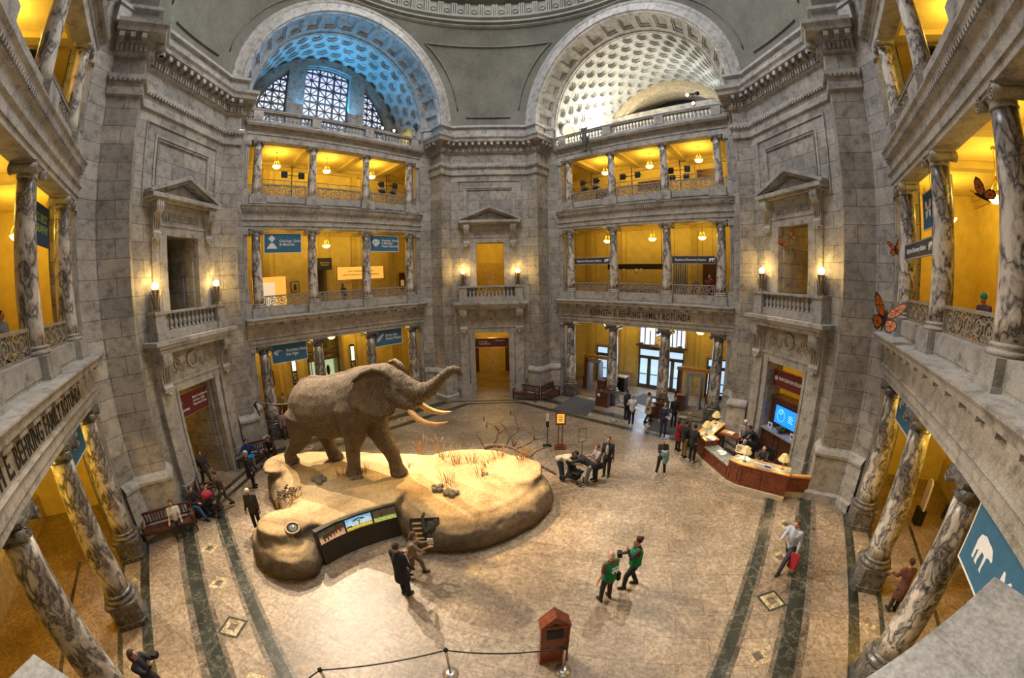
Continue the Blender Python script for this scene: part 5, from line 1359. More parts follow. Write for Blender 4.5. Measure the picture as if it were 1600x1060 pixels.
    # spine ridge
    m.tube([(-1.9, 0, 2.75), (-1.4, 0, 3.24), (-0.9, 0, 3.40), (-0.2, 0, 3.42), (0.5, 0, 3.60), (1.2, 0, 3.80), (1.8, 0, 3.93)], [0.12]*7, 8, round_end=True)
    def post(me):
        NR = [(v, v.co.copy(), v.normal.copy()) for v in me.vertices]
        for v, c, nrm in NR:
            nz = noise.noise(Vector((c.x*1.7, c.y*1.7, c.z*1.7)))*0.035 + noise.noise(Vector((c.x*5, c.y*5, c.z*3)))*0.014
            if c.x > 3.4 and c.z > 2.95:   # trunk rings
                d = sqrt((c.x-3.4)**2+(c.z-3.3)**2); nz += 0.018*sin(d*42)*max(0, 1-d/2.6)
            if c.z < 1.6 and c.x > -2.9: nz *= 0.7
            v.co = c + nrm*nz
    body = remesh(m, 'body', M['hide'], 0.045, 5, r, post=post)
    # ears
    for sg in (-1, 1):
        out = [(2.78, 4.02), (2.50, 4.10), (2.20, 4.02), (1.85, 3.74), (1.60, 3.38), (1.60, 3.08), (1.76, 2.86), (2.05, 2.70), (2.36, 2.58), (2.62, 2.56), (2.88, 2.62), (3.02, 2.74), (3.06, 2.95), (3.02, 3.25), (2.90, 3.55), (2.82, 3.82)]
        e = MB(); NR = 7; c0 = (2.80, 3.45); N = len(out); vs = []; fs = []
        def lat(s, z, o):
            back = max(0.0, 2.95-s); y = 0.46 + 0.42*back**0.9 - 0.10*max(0, back-0.9) + 0.16*max(0, (3.2-z))
            y += 0.05*sin(s*9+z*4)*min(1, back*1.2) + 0.05*sin(s*17-z*3)*min(1.0, max(0.0, (3.5-z)*1.2))*min(1, back*2) - 0.10*max(0, z-3.75)*2 + (0.10*sin((s-1.6)*14)*max(0, 2.95-z))
            return sg*(y+o)
        for o in (0.0, -0.05):
            for i in range(NR+1):
                f = i/NR
                for k in range(N*2):
                    a, b_ = out[(k//2) % N], out[((k+1)//2) % N]; p = ((a[0]+b_[0])/2, (a[1]+b_[1])/2)
                    wob = 1+0.012*sin(k*2.2)*(f > 0.9)
                    s = c0[0]+(p[0]-c0[0])*f*wob; z = c0[1]+(p[1]-c0[1])*f*wob; vs.append((s, lat(s, z, o), z))
        n2 = N*2; L = (NR+1)*n2
        for q in (0, 1):
            for i in range(NR):
                for k in range(n2): fs.append((q*L+i*n2+k, q*L+i*n2+(k+1) % n2, q*L+(i+1)*n2+(k+1) % n2, q*L+(i+1)*n2+k))
        for k in range(n2): a = NR*n2+k; b_ = NR*n2+(k+1) % n2; fs.append((a, b_, L+b_, L+a))
        e.add(vs, fs, 0, True)
        # fold of skin along the top of the ear
        e.tube([(2.95, sg*0.44, 3.75), (2.75, sg*0.52, 3.98), (2.45, sg*0.66, 4.08), (2.12, sg*0.80, 3.98), (1.82, sg*0.95, 3.72)], [0.07, 0.085, 0.08, 0.06, 0.03], 8)
        e.build('ear', M['hide'], r)
        # tusk
        T = [(3.30, 0.26, 2.92, .085), (3.52, 0.34, 2.72, .10), (3.78, 0.40, 2.55, .095), (4.08, 0.42, 2.47, .08), (4.40, 0.40, 2.47, .06), (4.72, 0.36, 2.56, .02)]
        t = MB(); k_ = 1.0 if sg < 0 else 0.86
        t.tube([(3.30+(a-3.30)*k_, sg*b_, 2.92+(c-2.92)*k_) for a, b_, c, q in T], [q for *_, q in T], 12, round_end=True); t.build('tusk', M['ivory'], r)
        y = MB(); y.ell((3.17, sg*0.405, 3.46), (0.05, 0.035, 0.04), 10, 8); y.build('eye', M['eye'], r)
    t = MB()
    for k in range(16): a = k*0.4; t.tube([(-4.66, 0, 2.03), (-4.76+0.04*sin(a), 0.04*cos(a), 1.88), (-4.66+0.06*cos(a), 0.05*sin(a), 1.60+0.02*k), (-4.55+0.07*sin(a), 0.05*cos(a*2), 1.36+0.03*k)], [0.03, 0.022, 0.015, 0.006], 4)
    t.build('tail_tuft', M['iron'], r)
    return r
elephant()

# ================================================================== the mound
OUT = [(-7.85, -3.6), (-7.5, -4.2), (-6.9, -4.72), (-6.17, -4.92), (-5.55, -4.82), (-5.12, -4.5), (-5.20, -3.9), (-4.80, -3.28), (-4.29, -2.84), (-3.74, -2.47), (-3.26, -2.22), (-2.79, -2.78), (-2.15, -3.2), (-1.57, -3.25), (-.63, -3.1), (.35, -2.65),
       (1.22, -1.95), (1.85, -1.2), (2.05, -.6), (1.95, .3), (1.6, 1.05), (.9, 1.6), (-.4, 1.95), (-1.97, 2.15), (-3.62, 2.3), (-6, 2.4), (-8.2, 2.2), (-9.2, 1.6), (-9.55, .6), (-9.25, -.35), (-8.5, -1.2), (-7.75, -1.8), (-7.35, -2.4), (-7.75, -3.0)]
def inset(P, d):
    n = len(P); out = []
    for i in range(n):
        a, b_, c = Vector(P[i-1]), Vector(P[i]), Vector(P[(i+1) % n]); d0 = (b_-a).normalized(); d1 = (c-b_).normalized()
        nn = Vector((-d0.y, d0.x))+Vector((-d1.y, d1.x)); nn.normalize(); out.append((b_.x+nn.x*d, b_.y+nn.y*d))
    return out
def mound():
    r = thing('exhibit_mound', 'Large sandy rock mound under the elephant in the middle of the floor', 'exhibit mound', (0, 0, 0))
    m = MB()
    for d, z0, z1 in ((0.10, 0.0, 0.35), (0.02, 0.10, 0.52), (0.14, 0.25, 0.72), (0.34, 0.3, 0.90), (0.62, 0.35, 1.04), (0.95, 0.4, 1.14), (1.30, 0.5, 1.20)): m.prism(inset(OUT, d), z0, z1)
    m.prism([(-5.08, -3.62), (-4.66, -3.14), (-4.14, -2.72), (-3.60, -2.37), (-3.20, -2.16), (-3.0, -1.0), (-4.6, -0.9), (-6.2, -2.6), (-5.9, -3.4)], 0.2, 1.24)
    for x, y, a, b_, h in ((-6.45, -3.6, 0.9, 0.8, 0.10), (-8.6, 0.2, 0.8, 1.0, 0.08), (0.6, 0.0, 1.1, 1.2, 0.10), (-1.0, 1.2, 1.6, 0.5, 0.12)): m.ell((x, y, 1.12), (a, b_, 0.10+h), 16, 8)
    def post(me):
        NR = [(v, v.co.copy(), v.normal.copy()) for v in me.vertices]
        for v, c, nrm in NR:
            f = min(1, max(0, c.z/0.4)); q = noise.fractal(Vector((c.x*0.7, c.y*0.7, c.z*0.9)), 0.8, 2.1, 4)*0.10 + noise.noise(Vector((c.x*4, c.y*4, c.z*4)))*0.018
            near = min(1.0, max(0.0, (sqrt((c.x+4.2)**2+(c.y+3.0)**2)-1.4)/0.8)) if c.y < -1.9 else 1.0
            k = 0.55 if nrm.z > 0.7 else 1.0
            v.co = c + Vector((nrm.x, nrm.y, nrm.z*0.5))*q*f*k*near
            if v.co.z < 0.04: v.co.z = 0.0
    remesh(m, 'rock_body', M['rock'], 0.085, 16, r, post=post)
    m = MB(); m.ell((-6.78, -4.05, 0.72), (0.13, 0.13, 0.16), 12, 8)
    ang = [(0.19*cos(k*pi/8), 0.21*sin(k*pi/8)) for k in range(17)]
    m2 = MB(); M3 = Matrix.Rotation(radians(35), 3, 'Z')
    return r
MD = mound()
# knot hole with a dark camera eye
o = thing('peephole', 'Round dark knot hole on the near lobe of the sandy mound', 'peephole', (-6.1, -3.7, 1.0), 0)
from mathutils.bvhtree import BVHTree
rk = [c for c in MD.children if c.name.startswith('rock_body')][0].data
hit = BVHTree.FromPolygons([v.co for v in rk.vertices], [tuple(p.vertices) for p in rk.polygons]).ray_cast(Vector((-5.4, -4.64, 1.88)), Vector((-0.49, 0.67, -0.60)).normalized())
if hit[0] is not None: o.location = hit[0] + hit[1]*0.02; o.rotation_euler = (hit[1]*-1).to_track_quat('Y', 'Z').to_euler()
m = MB(); m.tube([(0.20*cos(k*pi/10), 0.0, 0.22*sin(k*pi/10)) for k in range(21)], 0.04, 6); m.build('rim', M['rock'], o)
m = MB(); m.ell((0, 0.02, 0), (0.18, 0.05, 0.20), 14, 8, 0); m.build('opening', M['iron'], o)
m = MB(); m.ell((0.03, -0.03, 0.02), (0.055, 0.03, 0.06), 10, 6); m.build('lens', M['steel'], o)
# curved picture panel in the notch
PB = [(-5.13, -3.98), (-4.73, -3.42), (-4.21, -2.96), (-3.67, -2.60), (-3.18, -2.33)]
def bez(P, n):
    out = []
    for i in range(n+1):
        f = i/n*(len(P)-1); k = min(int(f), len(P)-2); q = f-k; out.append((P[k][0]+(P[k+1][0]-P[k][0])*q, P[k][1]+(P[k+1][1]-P[k][1])*q))
    return out
def picmat(kind):
    t = NT('photo_%s' % kind); co = t.coord('UV')
    sp = t.node('ShaderNodeSeparateXYZ'); t.link(co, 0, sp, 0); n = t.noise(co, 4, 5, 0.6)
    if kind == 'savanna':
        g = t.ramp(sp, 1, [(0.0, (0.30, 0.22, 0.03)), (0.22, (0.62, 0.50, 0.08)), (0.30, (0.22, 0.20, 0.05)), (0.36, (0.45, 0.60, 0.66)), (1.0, (0.14, 0.34, 0.55))])
        k = t.ramp(n, 0, [(0.45, 0.8), (0.65, 1.5)]); c = t.mix(g, 0, k, 0, 0.7, mode='MULTIPLY')
    elif kind == 'herd':
        g = t.ramp(sp, 1, [(0.0, (0.50, 0.30, 0.18)), (0.4, (0.42, 0.24, 0.14)), (0.6, (0.05, 0.05, 0.03)), (1.0, (0.03, 0.03, 0.02))]); k = t.ramp(n, 0, [(0.4, 0.7), (0.65, 1.3)]); c = t.mix(g, 0, k, 0, 0.7, mode='MULTIPLY')
    else:
        g = t.ramp(sp, 1, [(0.0, (0.35, 0.35, 0.08)), (0.30, (0.30, 0.42, 0.10)), (0.42, (0.06, 0.05, 0.03)), (1.0, (0.05, 0.04, 0.03))]); k = t.ramp(n, 0, [(0.4, 0.6), (0.65, 1.5)]); c = t.mix(g, 0, k, 0, 0.7, mode='MULTIPLY')
    t.out(c, 2, 0.5); t.l.new(c.outputs[2], t.b.inputs['Emission Color']); t.b.inputs['Emission Strength'].default_value = 0.9
    return t.m
def display():
    r = thing('photo_display', 'Curved dark panel with three lit wildlife photographs set in the mound', 'display panel', (-4.2, -3.0, 0))
    off = Vector((-4.2, -3.0)); P = [(p[0]+4.2, p[1]+3.0) for p in bez(PB, 12)]
    m = MB(); m.sweep(P, [(-0.2, 0), (0, 0), (0, 0.74), (-0.06, 0.76), (-0.12, 1.17), (-0.3, 1.17)]); m.build('base', M['panel'], r)
    for k, kind in enumerate(('herd', 'savanna', 'grassland')):
        a, b_ = P[4*k], P[4*k+4]; d = Vector((b_[0]-a[0], b_[1]-a[1])); L = d.length; d.normalize(); nr = Vector((d.y, -d.x))
        q = MB(); vs = []; W_, NN = 4, 6
        A = Vector((a[0], a[1], 0.77))+Vector((nr.x, nr.y, 0))*(0.0)+Vector((d.x, d.y, 0))*0.03; B = Vector((b_[0], b_[1], 0.77))-Vector((d.x, d.y, 0))*0.03+Vector((nr.x, nr.y, 0))*0.0
        up = Vector((-nr.x*0.07, -nr.y*0.07, 0.38)); f = Vector((nr.x, nr.y, 0.1))*0.02
        mid = Vector((P[4*k+2][0], P[4*k+2][1], 0.77))
        vs = [A+f, mid+f, B+f, A+f+up, mid+f+up, B+f+up]; q.add(vs, [(0, 1, 4, 3), (1, 2, 5, 4)])
        me = q.mesh('photograph', picmat(kind))
        uv = me.uv_layers[0].data; U = {0: (0, 0), 1: (1, 0), 2: (2, 0), 3: (0, 1), 4: (1, 1), 5: (2, 1)}
        for p in me.polygons:
            for li, vi in zip(p.loop_indices, p.vertices): uv[li].uv = U[vi]
        ph = link('photograph', me, r)
        # printed animals or tree, thin relief on the photograph
        s = MB()
        def pt(u, v, o=0.008): e = A+(B-A)*u + up*v + f + Vector((nr.x, nr.y, 0.1))*(o+0.045*0); mm = 1-abs(2*u-1); c_ = (mid-(A+B)/2)*mm; return e + c_
        def eli(u, v, w, h, fl=1):
            O = [(-0.5, 0.0), (-0.48, 0.28), (-0.3, 0.42), (0.1, 0.42), (0.3, 0.48), (0.5, 0.3), (0.52, -0.2), (0.44, -0.2), (0.38, 0.05), (0.25, 0.02), (0.22, -0.5), (0.08, -0.5), (0.04, -0.08), (-0.2, -0.08), (-0.24, -0.5), (-0.38, -0.5), (-0.42, -0.05)]
            s.add([pt(u+fl*x*w, v+z*h) for x, z in O], [tuple(range(len(O)))])
        if kind == 'herd': eli(0.28, 0.38, 0.30, 0.62); eli(0.50, 0.48, 0.26, 0.55, -1); eli(0.78, 0.62, 0.34, 0.6); sm = flat('elephant_print', (0.16, 0.06, 0.035), 0.6)
        elif kind == 'grassland':
            for u, w, h in ((0.22, 0.30, 0.5), (0.48, 0.28, 0.5), (0.72, 0.26, 0.48), (0.36, 0.18, 0.3), (0.9, 0.16, 0.4)): eli(u, 0.62-0.12*(h < 0.45), w, h, -1)
            sm = flat('elephant_print_tan', (0.20, 0.13, 0.08), 0.6)
        else:
            for O in ([(0.49, 0.3), (0.51, 0.3), (0.52, 0.6), (0.48, 0.6)], [(0.5, 0.55), (0.40, 0.78), (0.42, 0.79), (0.51, 0.6)], [(0.5, 0.55), (0.60, 0.78), (0.58, 0.79), (0.49, 0.6)]): s.add([pt(u, v) for u, v in O], [tuple(range(len(O)))])
            for u, v in ((0.40, 0.8), (0.5, 0.84), (0.6, 0.8), (0.33, 0.74), (0.66, 0.74)): s.add([pt(u+0.08*cos(k), v+0.045*sin(k)) for k in [j*pi/5 for j in range(10)]], [tuple(range(10))])
            for u in (0.05, 0.12, 0.18): s.add([pt(u+0.05*cos(k), 0.36+0.06*sin(k)) for k in [j*pi/5 for j in range(10)]], [tuple(range(10))])
            sm = flat('acacia_print', (0.07, 0.12, 0.06), 0.6)
        s.build('print', sm, ph)
display()
# bronze relief plaque on the mound
r = thing('relief_plaque', 'Bronze plaque with text lines and an elephant head relief on the mound side', 'plaque', (-2.20, -3.16, 0.42), radians(3)); r.rotation_euler = (radians(-36), 0, radians(6))
m = MB(); m.box(-0.42, 0.42, 0, 0.05, 0, 0.72); 
for q in ((-0.45, -0.42, 0, 0.72), (0.42, 0.45, 0, 0.72)): m.box(q[0], q[1], -0.03, 0.05, q[2], q[3])
m.box(-0.45, 0.45, -0.03, 0.05, -0.03, 0.0); m.box(-0.45, 0.45, -0.03, 0.05, 0.72, 0.75); m.build('plate', M['panel'], r)
m = MB(); 
for k in range(4): m.box(-0.36, -0.02-0.05*(k % 2), -0.02, 0.0, 0.12+0.15*k, 0.17+0.15*k)
m.build('text_line', M['ivory'], r)
m = MB(); m.ell((0.18, -0.05, 0.45), (0.18, 0.09, 0.20)); m.ell((0.34, -0.02, 0.52), (0.13, 0.05, 0.20)); m.tube([(0.12, -0.1, 0.40), (0.0, -0.12, 0.30), (-0.02, -0.12, 0.52), (-0.03, -0.10, 0.78), (0.02, -0.08, 0.88)], [0.09, 0.07, 0.06, 0.05, 0.04], 8, round_end=True); m.tube([(0.1, -0.08, 0.3), (0.12, -0.06, 0.05)], [0.07, 0.03], 8); m.build('elephant_relief', M['panel'], r)

# dead tree on the far end of the mound
tr = thing('dead_tree', 'Fallen dead tree with bare crooked branches on the far end of the mound', 'dead tree', (0.1, 1.35, 1.15))
m = MB(); br = [[(-0.55, 0.30, 0.15), (-0.1, 0.15, 0.28), (0.35, -0.05, 0.30), (0.8, -0.4, 0.22), (1.15, -0.75, 0.12), (1.5, -1.2, 0.0)],
    [(-0.55, 0.3, 0.15), (-0.75, 0.40, 0.45), (-0.95, 0.5, 0.85)], [(-0.2, 0.2, 0.25), (-0.05, 0.3, 0.55), (0.02, 0.35, 0.85), (-0.15, 0.4, 1.1)], [(0.0, 0.32, 0.72), (0.25, 0.4, 0.85), (0.4, 0.5, 0.95)],
    [(0.02, 0.35, 0.85), (-0.25, 0.5, 1.05), (-0.55, 0.6, 1.15)], [(0.25, 0.0, 0.30), (0.45, 0.1, 0.62), (0.75, 0.2, 0.85), (0.95, 0.35, 1.15), (1.2, 0.5, 1.2)], [(0.75, 0.2, 0.85), (0.72, 0.4, 1.2), (0.62, 0.5, 1.65)],
    [(0.55, -0.2, 0.25), (0.50, 0.0, 0.60), (0.3, 0.2, 0.95), (0.1, 0.3, 1.2), (0.25, 0.4, 1.3)], [(0.55, -0.2, 0.25), (0.95, -0.2, 0.35), (1.35, -0.15, 0.6), (1.75, -0.1, 0.62), (2.0, 0.0, 1.0)], [(1.35, -0.15, 0.6), (1.35, 0.05, 0.9), (1.3, 0.1, 1.15)],
    [(0.55, -0.2, 0.25), (0.7, 0.0, 0.55), (0.9, 0.1, 0.7)], [(1.15, -0.75, 0.12), (1.45, -0.6, 0.35), (1.85, -0.55, 0.42), (2.0, -0.7, 0.28)]]
random.seed(4)
for i, b_ in enumerate(br):
    fine = []
    for p, q in zip(b_[:-1], b_[1:]):
        p, q = Vector(p), Vector(q)
        for j in range(3): fine.append(p.lerp(q, j/3) + Vector([random.uniform(-0.022, 0.022) for _ in range(3)]))
    b_ = fine + [Vector(b_[-1])]
    n = len(b_); w = 0.10 if i == 0 else 0.042; m.tube(b_, [w*(1-0.72*k/(n-1)) for k in range(n)], 7)
m.build('branches', M['bark'], tr)
for p in ((-0.55, 0.6, 1.25), (-0.45, 0.5, 0.98), (0.5, 0.5, 1.5)): m = MB(); m.ell(p, (0.03, 0.03, 0.11), 6, 5); m.build('dead_leaf', M['bark'], tr)
o = MB(); o.tube([(0, 0, 0), (0.35, -0.3, -0.05), (0.75, -0.75, -0.15)], [0.05, 0.06, 0.04], 7)
tag(o.build('fallen_branch', M['bark'], None, (1.35, 0.55, 1.08)), 'Dark fallen branch over the rounded far rim of the mound', 'branch')
# rock groups and dry grass tufts
RK = [((-1.95, -1.35), 0.30, 'two-lump grey stones before the brightest sand'), ((-1.50, -1.62), 0.30, 'grey stones nearest the bronze plaque'), ((0.42, 0.15), 0.26, 'grey stones near the dead tree'), ((-0.45, -0.42), 0.17, 'small grey stone by the standing dry reeds'), ((-6.32, -1.1), 0.34, 'dark stones behind the near mound lobe'), ((-5.0, -0.75), 0.28, 'dark stones under the front foot')]
for k, ((x, y), s, lb) in enumerate(RK):
    r = thing('stone_cluster', 'Heap of ' + lb, 'stones', (x, y, 1.17), 0, 'stone heaps on the mound')
    for q in range(5):
        m = MB(); a = q*1.3+k; m.ell((s*0.55*cos(a)*(q > 0), s*0.5*sin(a)*(q > 0), s*0.22), (s*(0.5-0.05*q), s*0.36, s*0.32), 9, 6, 0, Matrix.Rotation(a, 3, 'Z'))
        for i, v in enumerate(m.v): vv = Vector(v); vv += vv.normalized()*noise.noise(vv*9+Vector((k, q, 0)))*0.05; m.v[i] = tuple(vv)
        m.build('stone', M['stonepile'], r)
random.seed(11)
GT = [(-5.55, -0.65, .5, 16), (-4.9, -0.3, .35, 12), (-1.7, -0.95, .55, 14), (-2.0, 0.9, .5, 12), (-1.5, 0.5, .6, 16), (-0.9, 0.55, .55, 14), (-0.4, 0.2, .4, 10), (-0.6, -0.5, .45, 10), (0.9, 0.5, .7, 18), (1.15, 0.65, .6, 14), (-3.0, 1.4, .7, 12), (-2.4, 1.7, .5, 10), (-6.7, -2.2, .4, 10), (-7.0, -2.9, .35, 9), (0.1, 0.9, .5, 14), (-0.1, 0.5, .35, 10), (-3.3, 0.2, .3, 8), (-4.3, 1.6, .45, 12)]
for k, (x, y, h, n) in enumerate(GT):
    m = MB()
    for q in range(n):
        a = random.uniform(0, 2*pi); rr = random.uniform(0, 0.22); l = random.uniform(0.05, 0.28); hh = h*random.uniform(0.6, 1.1)
        p = Vector((rr*cos(a), rr*sin(a), -0.02)); m.tube([p, p+Vector((l*0.4*cos(a), l*0.4*sin(a), hh*0.6)), p+Vector((l*cos(a+0.4), l*sin(a+0.4), hh))], [0.011, 0.009, 0.004], 4)
    o = m.build('dry_grass', M['drygrass'], None, (x, y, 1.20))
    tag(o, 'Dry brown grass tufts growing on the sandy mound', 'dry grass', 'dry grass tufts on the mound', 'thing')
random.seed(5)
for k, (x, y) in enumerate(((-4.6, 1.95), (-7.1, -2.4), (-6.95, -2.0))):
    m = MB()
    for q in range(26): m.ell((random.uniform(-.3, .3), random.uniform(-.2, .2), random.uniform(0.02, .22)), (0.05, 0.045, 0.03), 6, 4)
    for q in range(6): m.tube([(0, 0, 0), (random.uniform(-.3, .3), random.uniform(-.2, .2), 0.22)], 0.01, 4)
    tag(m.build('low_shrub', M['leaf'] if k == 0 else M['bark'], None, (x, y, 1.20)), ['Low green shrub behind the elephant front legs', 'Low brown shrub on the near lobe of the mound, closer to the rim', 'Low brown shrub on the near lobe of the mound, closer to the elephant'][k], 'shrub', 'low shrubs on the mound')
# ================================================================== information desk
def offs(P, d):
    out = []
    for i, p in enumerate(P):
        p = Vector(p); d1 = (Vector(P[min(i+1, len(P)-1)])-Vector(P[min(i+1, len(P)-1)-1])).normalized(); d0 = (Vector(P[max(i, 1)])-Vector(P[max(i, 1)-1])).normalized()
        n0 = Vector((-d0.y, d0.x)); n1 = Vector((-d1.y, d1.x)); m = (n0+n1).normalized(); m = m/max(0.3, m.dot(n0)); out.append((p.x+m.x*d, p.y+m.y*d))
    return out
def desk():
    r = thing('information_desk', 'Angular red wood information desk with marble counter before the information pier', 'desk', (9.5, 0, 0))
    O = Vector((9.5, 0)); rel = lambda P: [(x-9.5, y) for x, y in P]
    H1 = rel([(10.66, 3.0), (9.0, 1.85), (8.93, 0.95)]); LO = rel([(8.93, 0.95), (8.93, -0.85)]); H2 = rel([(8.93, -0.85), (9.12, -1.35), (10.38, -2.82)])
    for nm, P, h in (('tall_counter', H1, 1.08), ('low_counter', LO, 0.80), ('tall_counter', H2, 1.08)):
        I = offs(P, 0.62)
        m = MB(); m.prism(P + I[::-1], 0.16, h-0.05, 0)
        F = offs(P, -0.012)
        for (a, b_) in zip(F[:-1], F[1:]):
            a, b_ = Vector(a), Vector(b_); L = (b_-a).length; d = (b_-a)/L; n = max(1, int(L/0.8)); an = atan2(d.y, d.x); M3 = Matrix.Rotation(an, 3, 'Z')
            for k in range(n):
                c = a+d*(L*(k+0.5)/n); w = L/n-0.16
                for dx, dz, sx, sz in ((0, h-0.20, w, 0.04), (0, 0.30, w, 0.04), (-w/2, (h+0.1)/2, 0.04, h-0.5), (w/2, (h+0.1)/2, 0.04, h-0.5)): m.obox(Vector((c.x, c.y, dz))+M3 @ Vector((dx, 0, 0)), (sx, 0.03, sz), M3)
        q = m.build(nm, M['woodred'], r)
        t = MB(); t.prism(offs(P, -0.05)+offs(P, 0.66)[::-1], h-0.05, h); t.build('counter_top', M['woodlight'] if h > 1 else M['counter'], q)
        t = MB(); t.prism(offs(P, 0.10)+offs(P, 0.52)[::-1], h, h+0.006); t.build('marble_inlay', M['counter'], q)
        b_ = MB(); b_.prism(offs(P, -0.10)+offs(P, 0.66)[::-1], 0, 0.16); b_.build('plinth', M['tan'], q)
desk()
r = thing('low_gate', 'Low red wood gate panel between the desk end and the stone pier', 'gate', (10.95, -2.72, 0), radians(-30))
m = MB(); m.box(-0.52, 0.52, -0.05, 0.05, 0.22, 0.84); 
for x in (-0.26, 0.26):
    for q in ((-0.2, 0.2, 0.34, 0.38), (-0.2, 0.2, 0.70, 0.74), (-0.2, -0.16, 0.34, 0.74), (0.16, 0.2, 0.34, 0.74)): m.box(x+q[0], x+q[1], -0.07, -0.05, q[2], q[3])
m.build('panel', M['woodred'], r)
m = MB(); m.box(-0.56, 0.56, -0.09, 0.09, 0.84, 0.92); m.build('top_rail', M['woodlight'], r)
m = MB(); m.box(-0.52, 0.52, -0.06, 0.06, 0, 0.22); m.build('plinth', M['tan'], r)
def desklamp(x, y, label, lit=True, a=0):
    r = thing('desk_lamp', label, 'lamp', (x, y, 1.09), a, 'shaded lamps on the information desk')
    m = MB(); m.lathe(0, 0, [(0.09, 0), (0.09, 0.02), (0.02, 0.05), (0.015, 0.45), (0.03, 0.48)], 10); m.build('stand', M['lampmetal'], r)
    m = MB(); m.lathe(0, 0, [(0.24, 0.36), (0.22, 0.42), (0.08, 0.62), (0.03, 0.64)], 8, sm=False, cap=False)
    for k in range(8): t = k*pi/4; m.tube([(0.24*cos(t), 0.24*sin(t), 0.36), (0.09*cos(t), 0.09*sin(t), 0.62)], 0.008, 4)
    m.build('lamp_shade', M['shade'], r)
    light('desk_light', 'POINT', (0, 0, 0.36), 22, (1.0, 0.70, 0.34), size=0.06, parent=r)
desklamp(9.28, 1.55, 'Glass-shaded lamp on the desk corner beside the standing visitors')
desklamp(9.38, -1.25, 'Glass-shaded lamp at the middle of the tall desk counter before the grey-haired volunteer')
desklamp(10.42, -2.32, 'Glass-shaded lamp at the desk end nearest the low gate')
desklamp(10.45, 2.55, 'Glass-shaded lamp at the desk end nearest the entrance columns')
def papers(name, label, x, y, z, parts, cat='papers', rz=0.0):
    r = thing(name, label, cat, (x, y, z), rz)
    for nm, mat, boxes in parts:
        m = MB()
        for b_ in boxes: m.box(*b_)
        m.build(nm, mat, r)
    return r
blue = flat('blue_print', (0.04, 0.10, 0.45), 0.6, 0, 0.1)
papers('desk_sign', 'Small white and blue sign standing on the tall desk counter', 9.72, -2.0, 1.10, [('card', M['paper'], [(-0.35, 0.35, -0.02, 0.02, 0, 0.16)]), ('emblem', blue, [(0.05, 0.28, -0.026, -0.02, 0.07, 0.14)])], 'sign', radians(-49))
for k, (x, y, z, lb) in enumerate(((9.35, 0.1, 0.81, 'White papers lying on the low marble counter'), (9.35, 1.05, 1.09, 'Bright leaflets spread under the desk lamp beside the visitors'), (9.62, -1.05, 1.09, 'White leaflet stack beside the middle desk lamp'))):
    r = thing('leaflet_stack', lb, 'leaflets', (x, y, z), 0.5*k)
    for q in range(4): m = MB(); M3 = Matrix.Rotation(q*0.5, 3, 'Z'); m.obox(M3 @ Vector((0.09*q-0.12, 0.03*q, 0.008+0.010*q)), (0.22, 0.30, 0.008), M3); m.build('leaflet', M['paper'], r)
papers('leaflet_rack', 'Pale leaflet rack behind the middle desk lamp', 9.75, -0.62, 1.10, [('rack', M['paper'], [(-0.3, -0.27, -0.1, 0.1, 0, 0.26), (0.27, 0.3, -0.1, 0.1, 0, 0.26), (-0.3, 0.3, 0.08, 0.1, 0, 0.28), (-0.01, 0.01, -0.1, 0.1, 0, 0.22), (-0.3, 0.3, -0.1, 0.1, 0, 0.02)]), ('leaflet', M['pale'], [(-0.25, -0.04, -0.03, 0.0, 0.02, 0.24), (0.04, 0.25, -0.03, 0.0, 0.02, 0.24)])], 'rack', radians(-60))
papers('orange_binder', 'Orange and white binder on the back shelf of the desk', 10.55, 1.55, 1.0, [('cover', M['woodlight'], [(-0.18, 0.18, -0.3, 0.3, 0, 0.05)]), ('sheet', M['paper'], [(-0.14, 0.14, -0.26, 0.05, 0.05, 0.055)])], 'binder', 0.5)
r = thing('side_table', 'Wood side table with reading stand behind the desk', 'table', (10.6, 1.4, 0), 0.5)
m = MB(); m.box(-0.3, 0.3, -0.5, 0.5, 0.94, 1.0); m.build('table_top', M['woodred'], r)
for x in (-0.26, 0.26):
    for y in (-0.45, 0.45): m = MB(); m.box(x-0.03, x+0.03, y-0.03, y+0.03, 0, 0.94); m.build('leg', M['wood'], r)
# wood cabinet with the screen that fills the doorway of the information pier
r = thing('screen_cabinet', 'Dark wood cabinet filling the doorway under the INFORMATION sign', 'cabinet', W('RP', 0, 12.55, 0), frame_rot('RP'))
m = MB(); m.box(-1.09, 1.09, 0, 0.6, 0, 2.80); m.box(-1.1, 1.1, -0.06, 0.62, 2.72, 2.82)
for x in (-0.55, 0.55):
    for q in ((-0.42, 0.42, 0.2, 0.26), (-0.42, 0.42, 1.1, 1.16), (-0.42, -0.36, 0.2, 1.16), (0.36, 0.42, 0.2, 1.16)): m.box(x+q[0], x+q[1], -0.43, -0.40, q[2], q[3])
m.box(-1.09, 1.09, -0.40, 0, 0, 1.30); m.build('body', M['wood'], r)
m = MB(); m.box(-1.1, 1.1, -0.50, 0.0, 1.30, 1.38); m.build('shelf', M['grey'], r)
r = thing('wall_screen', 'Bright blue video screen on the dark cabinet behind the desk', 'screen', W('RP', 0, 12.53, 1.62), frame_rot('RP'))
m = MB(); m.box(-0.72, 0.72, -0.06, 0.0, 0, 0.90); m.build('frame', M['iron'], r)
m = MB(); m.box(-0.68, 0.68, -0.066, -0.06, 0.04, 0.86); m.build('display', M['screen'], r)
m = MB(); lt = emis('pale_blue_graphic', (0.25, 0.65, 1.0), 1.3)
m.tube([(-0.28+0.24*cos(k*pi/10), -0.07, 0.45+0.28*sin(k*pi/10)) for k in range(21)], 0.008, 4)
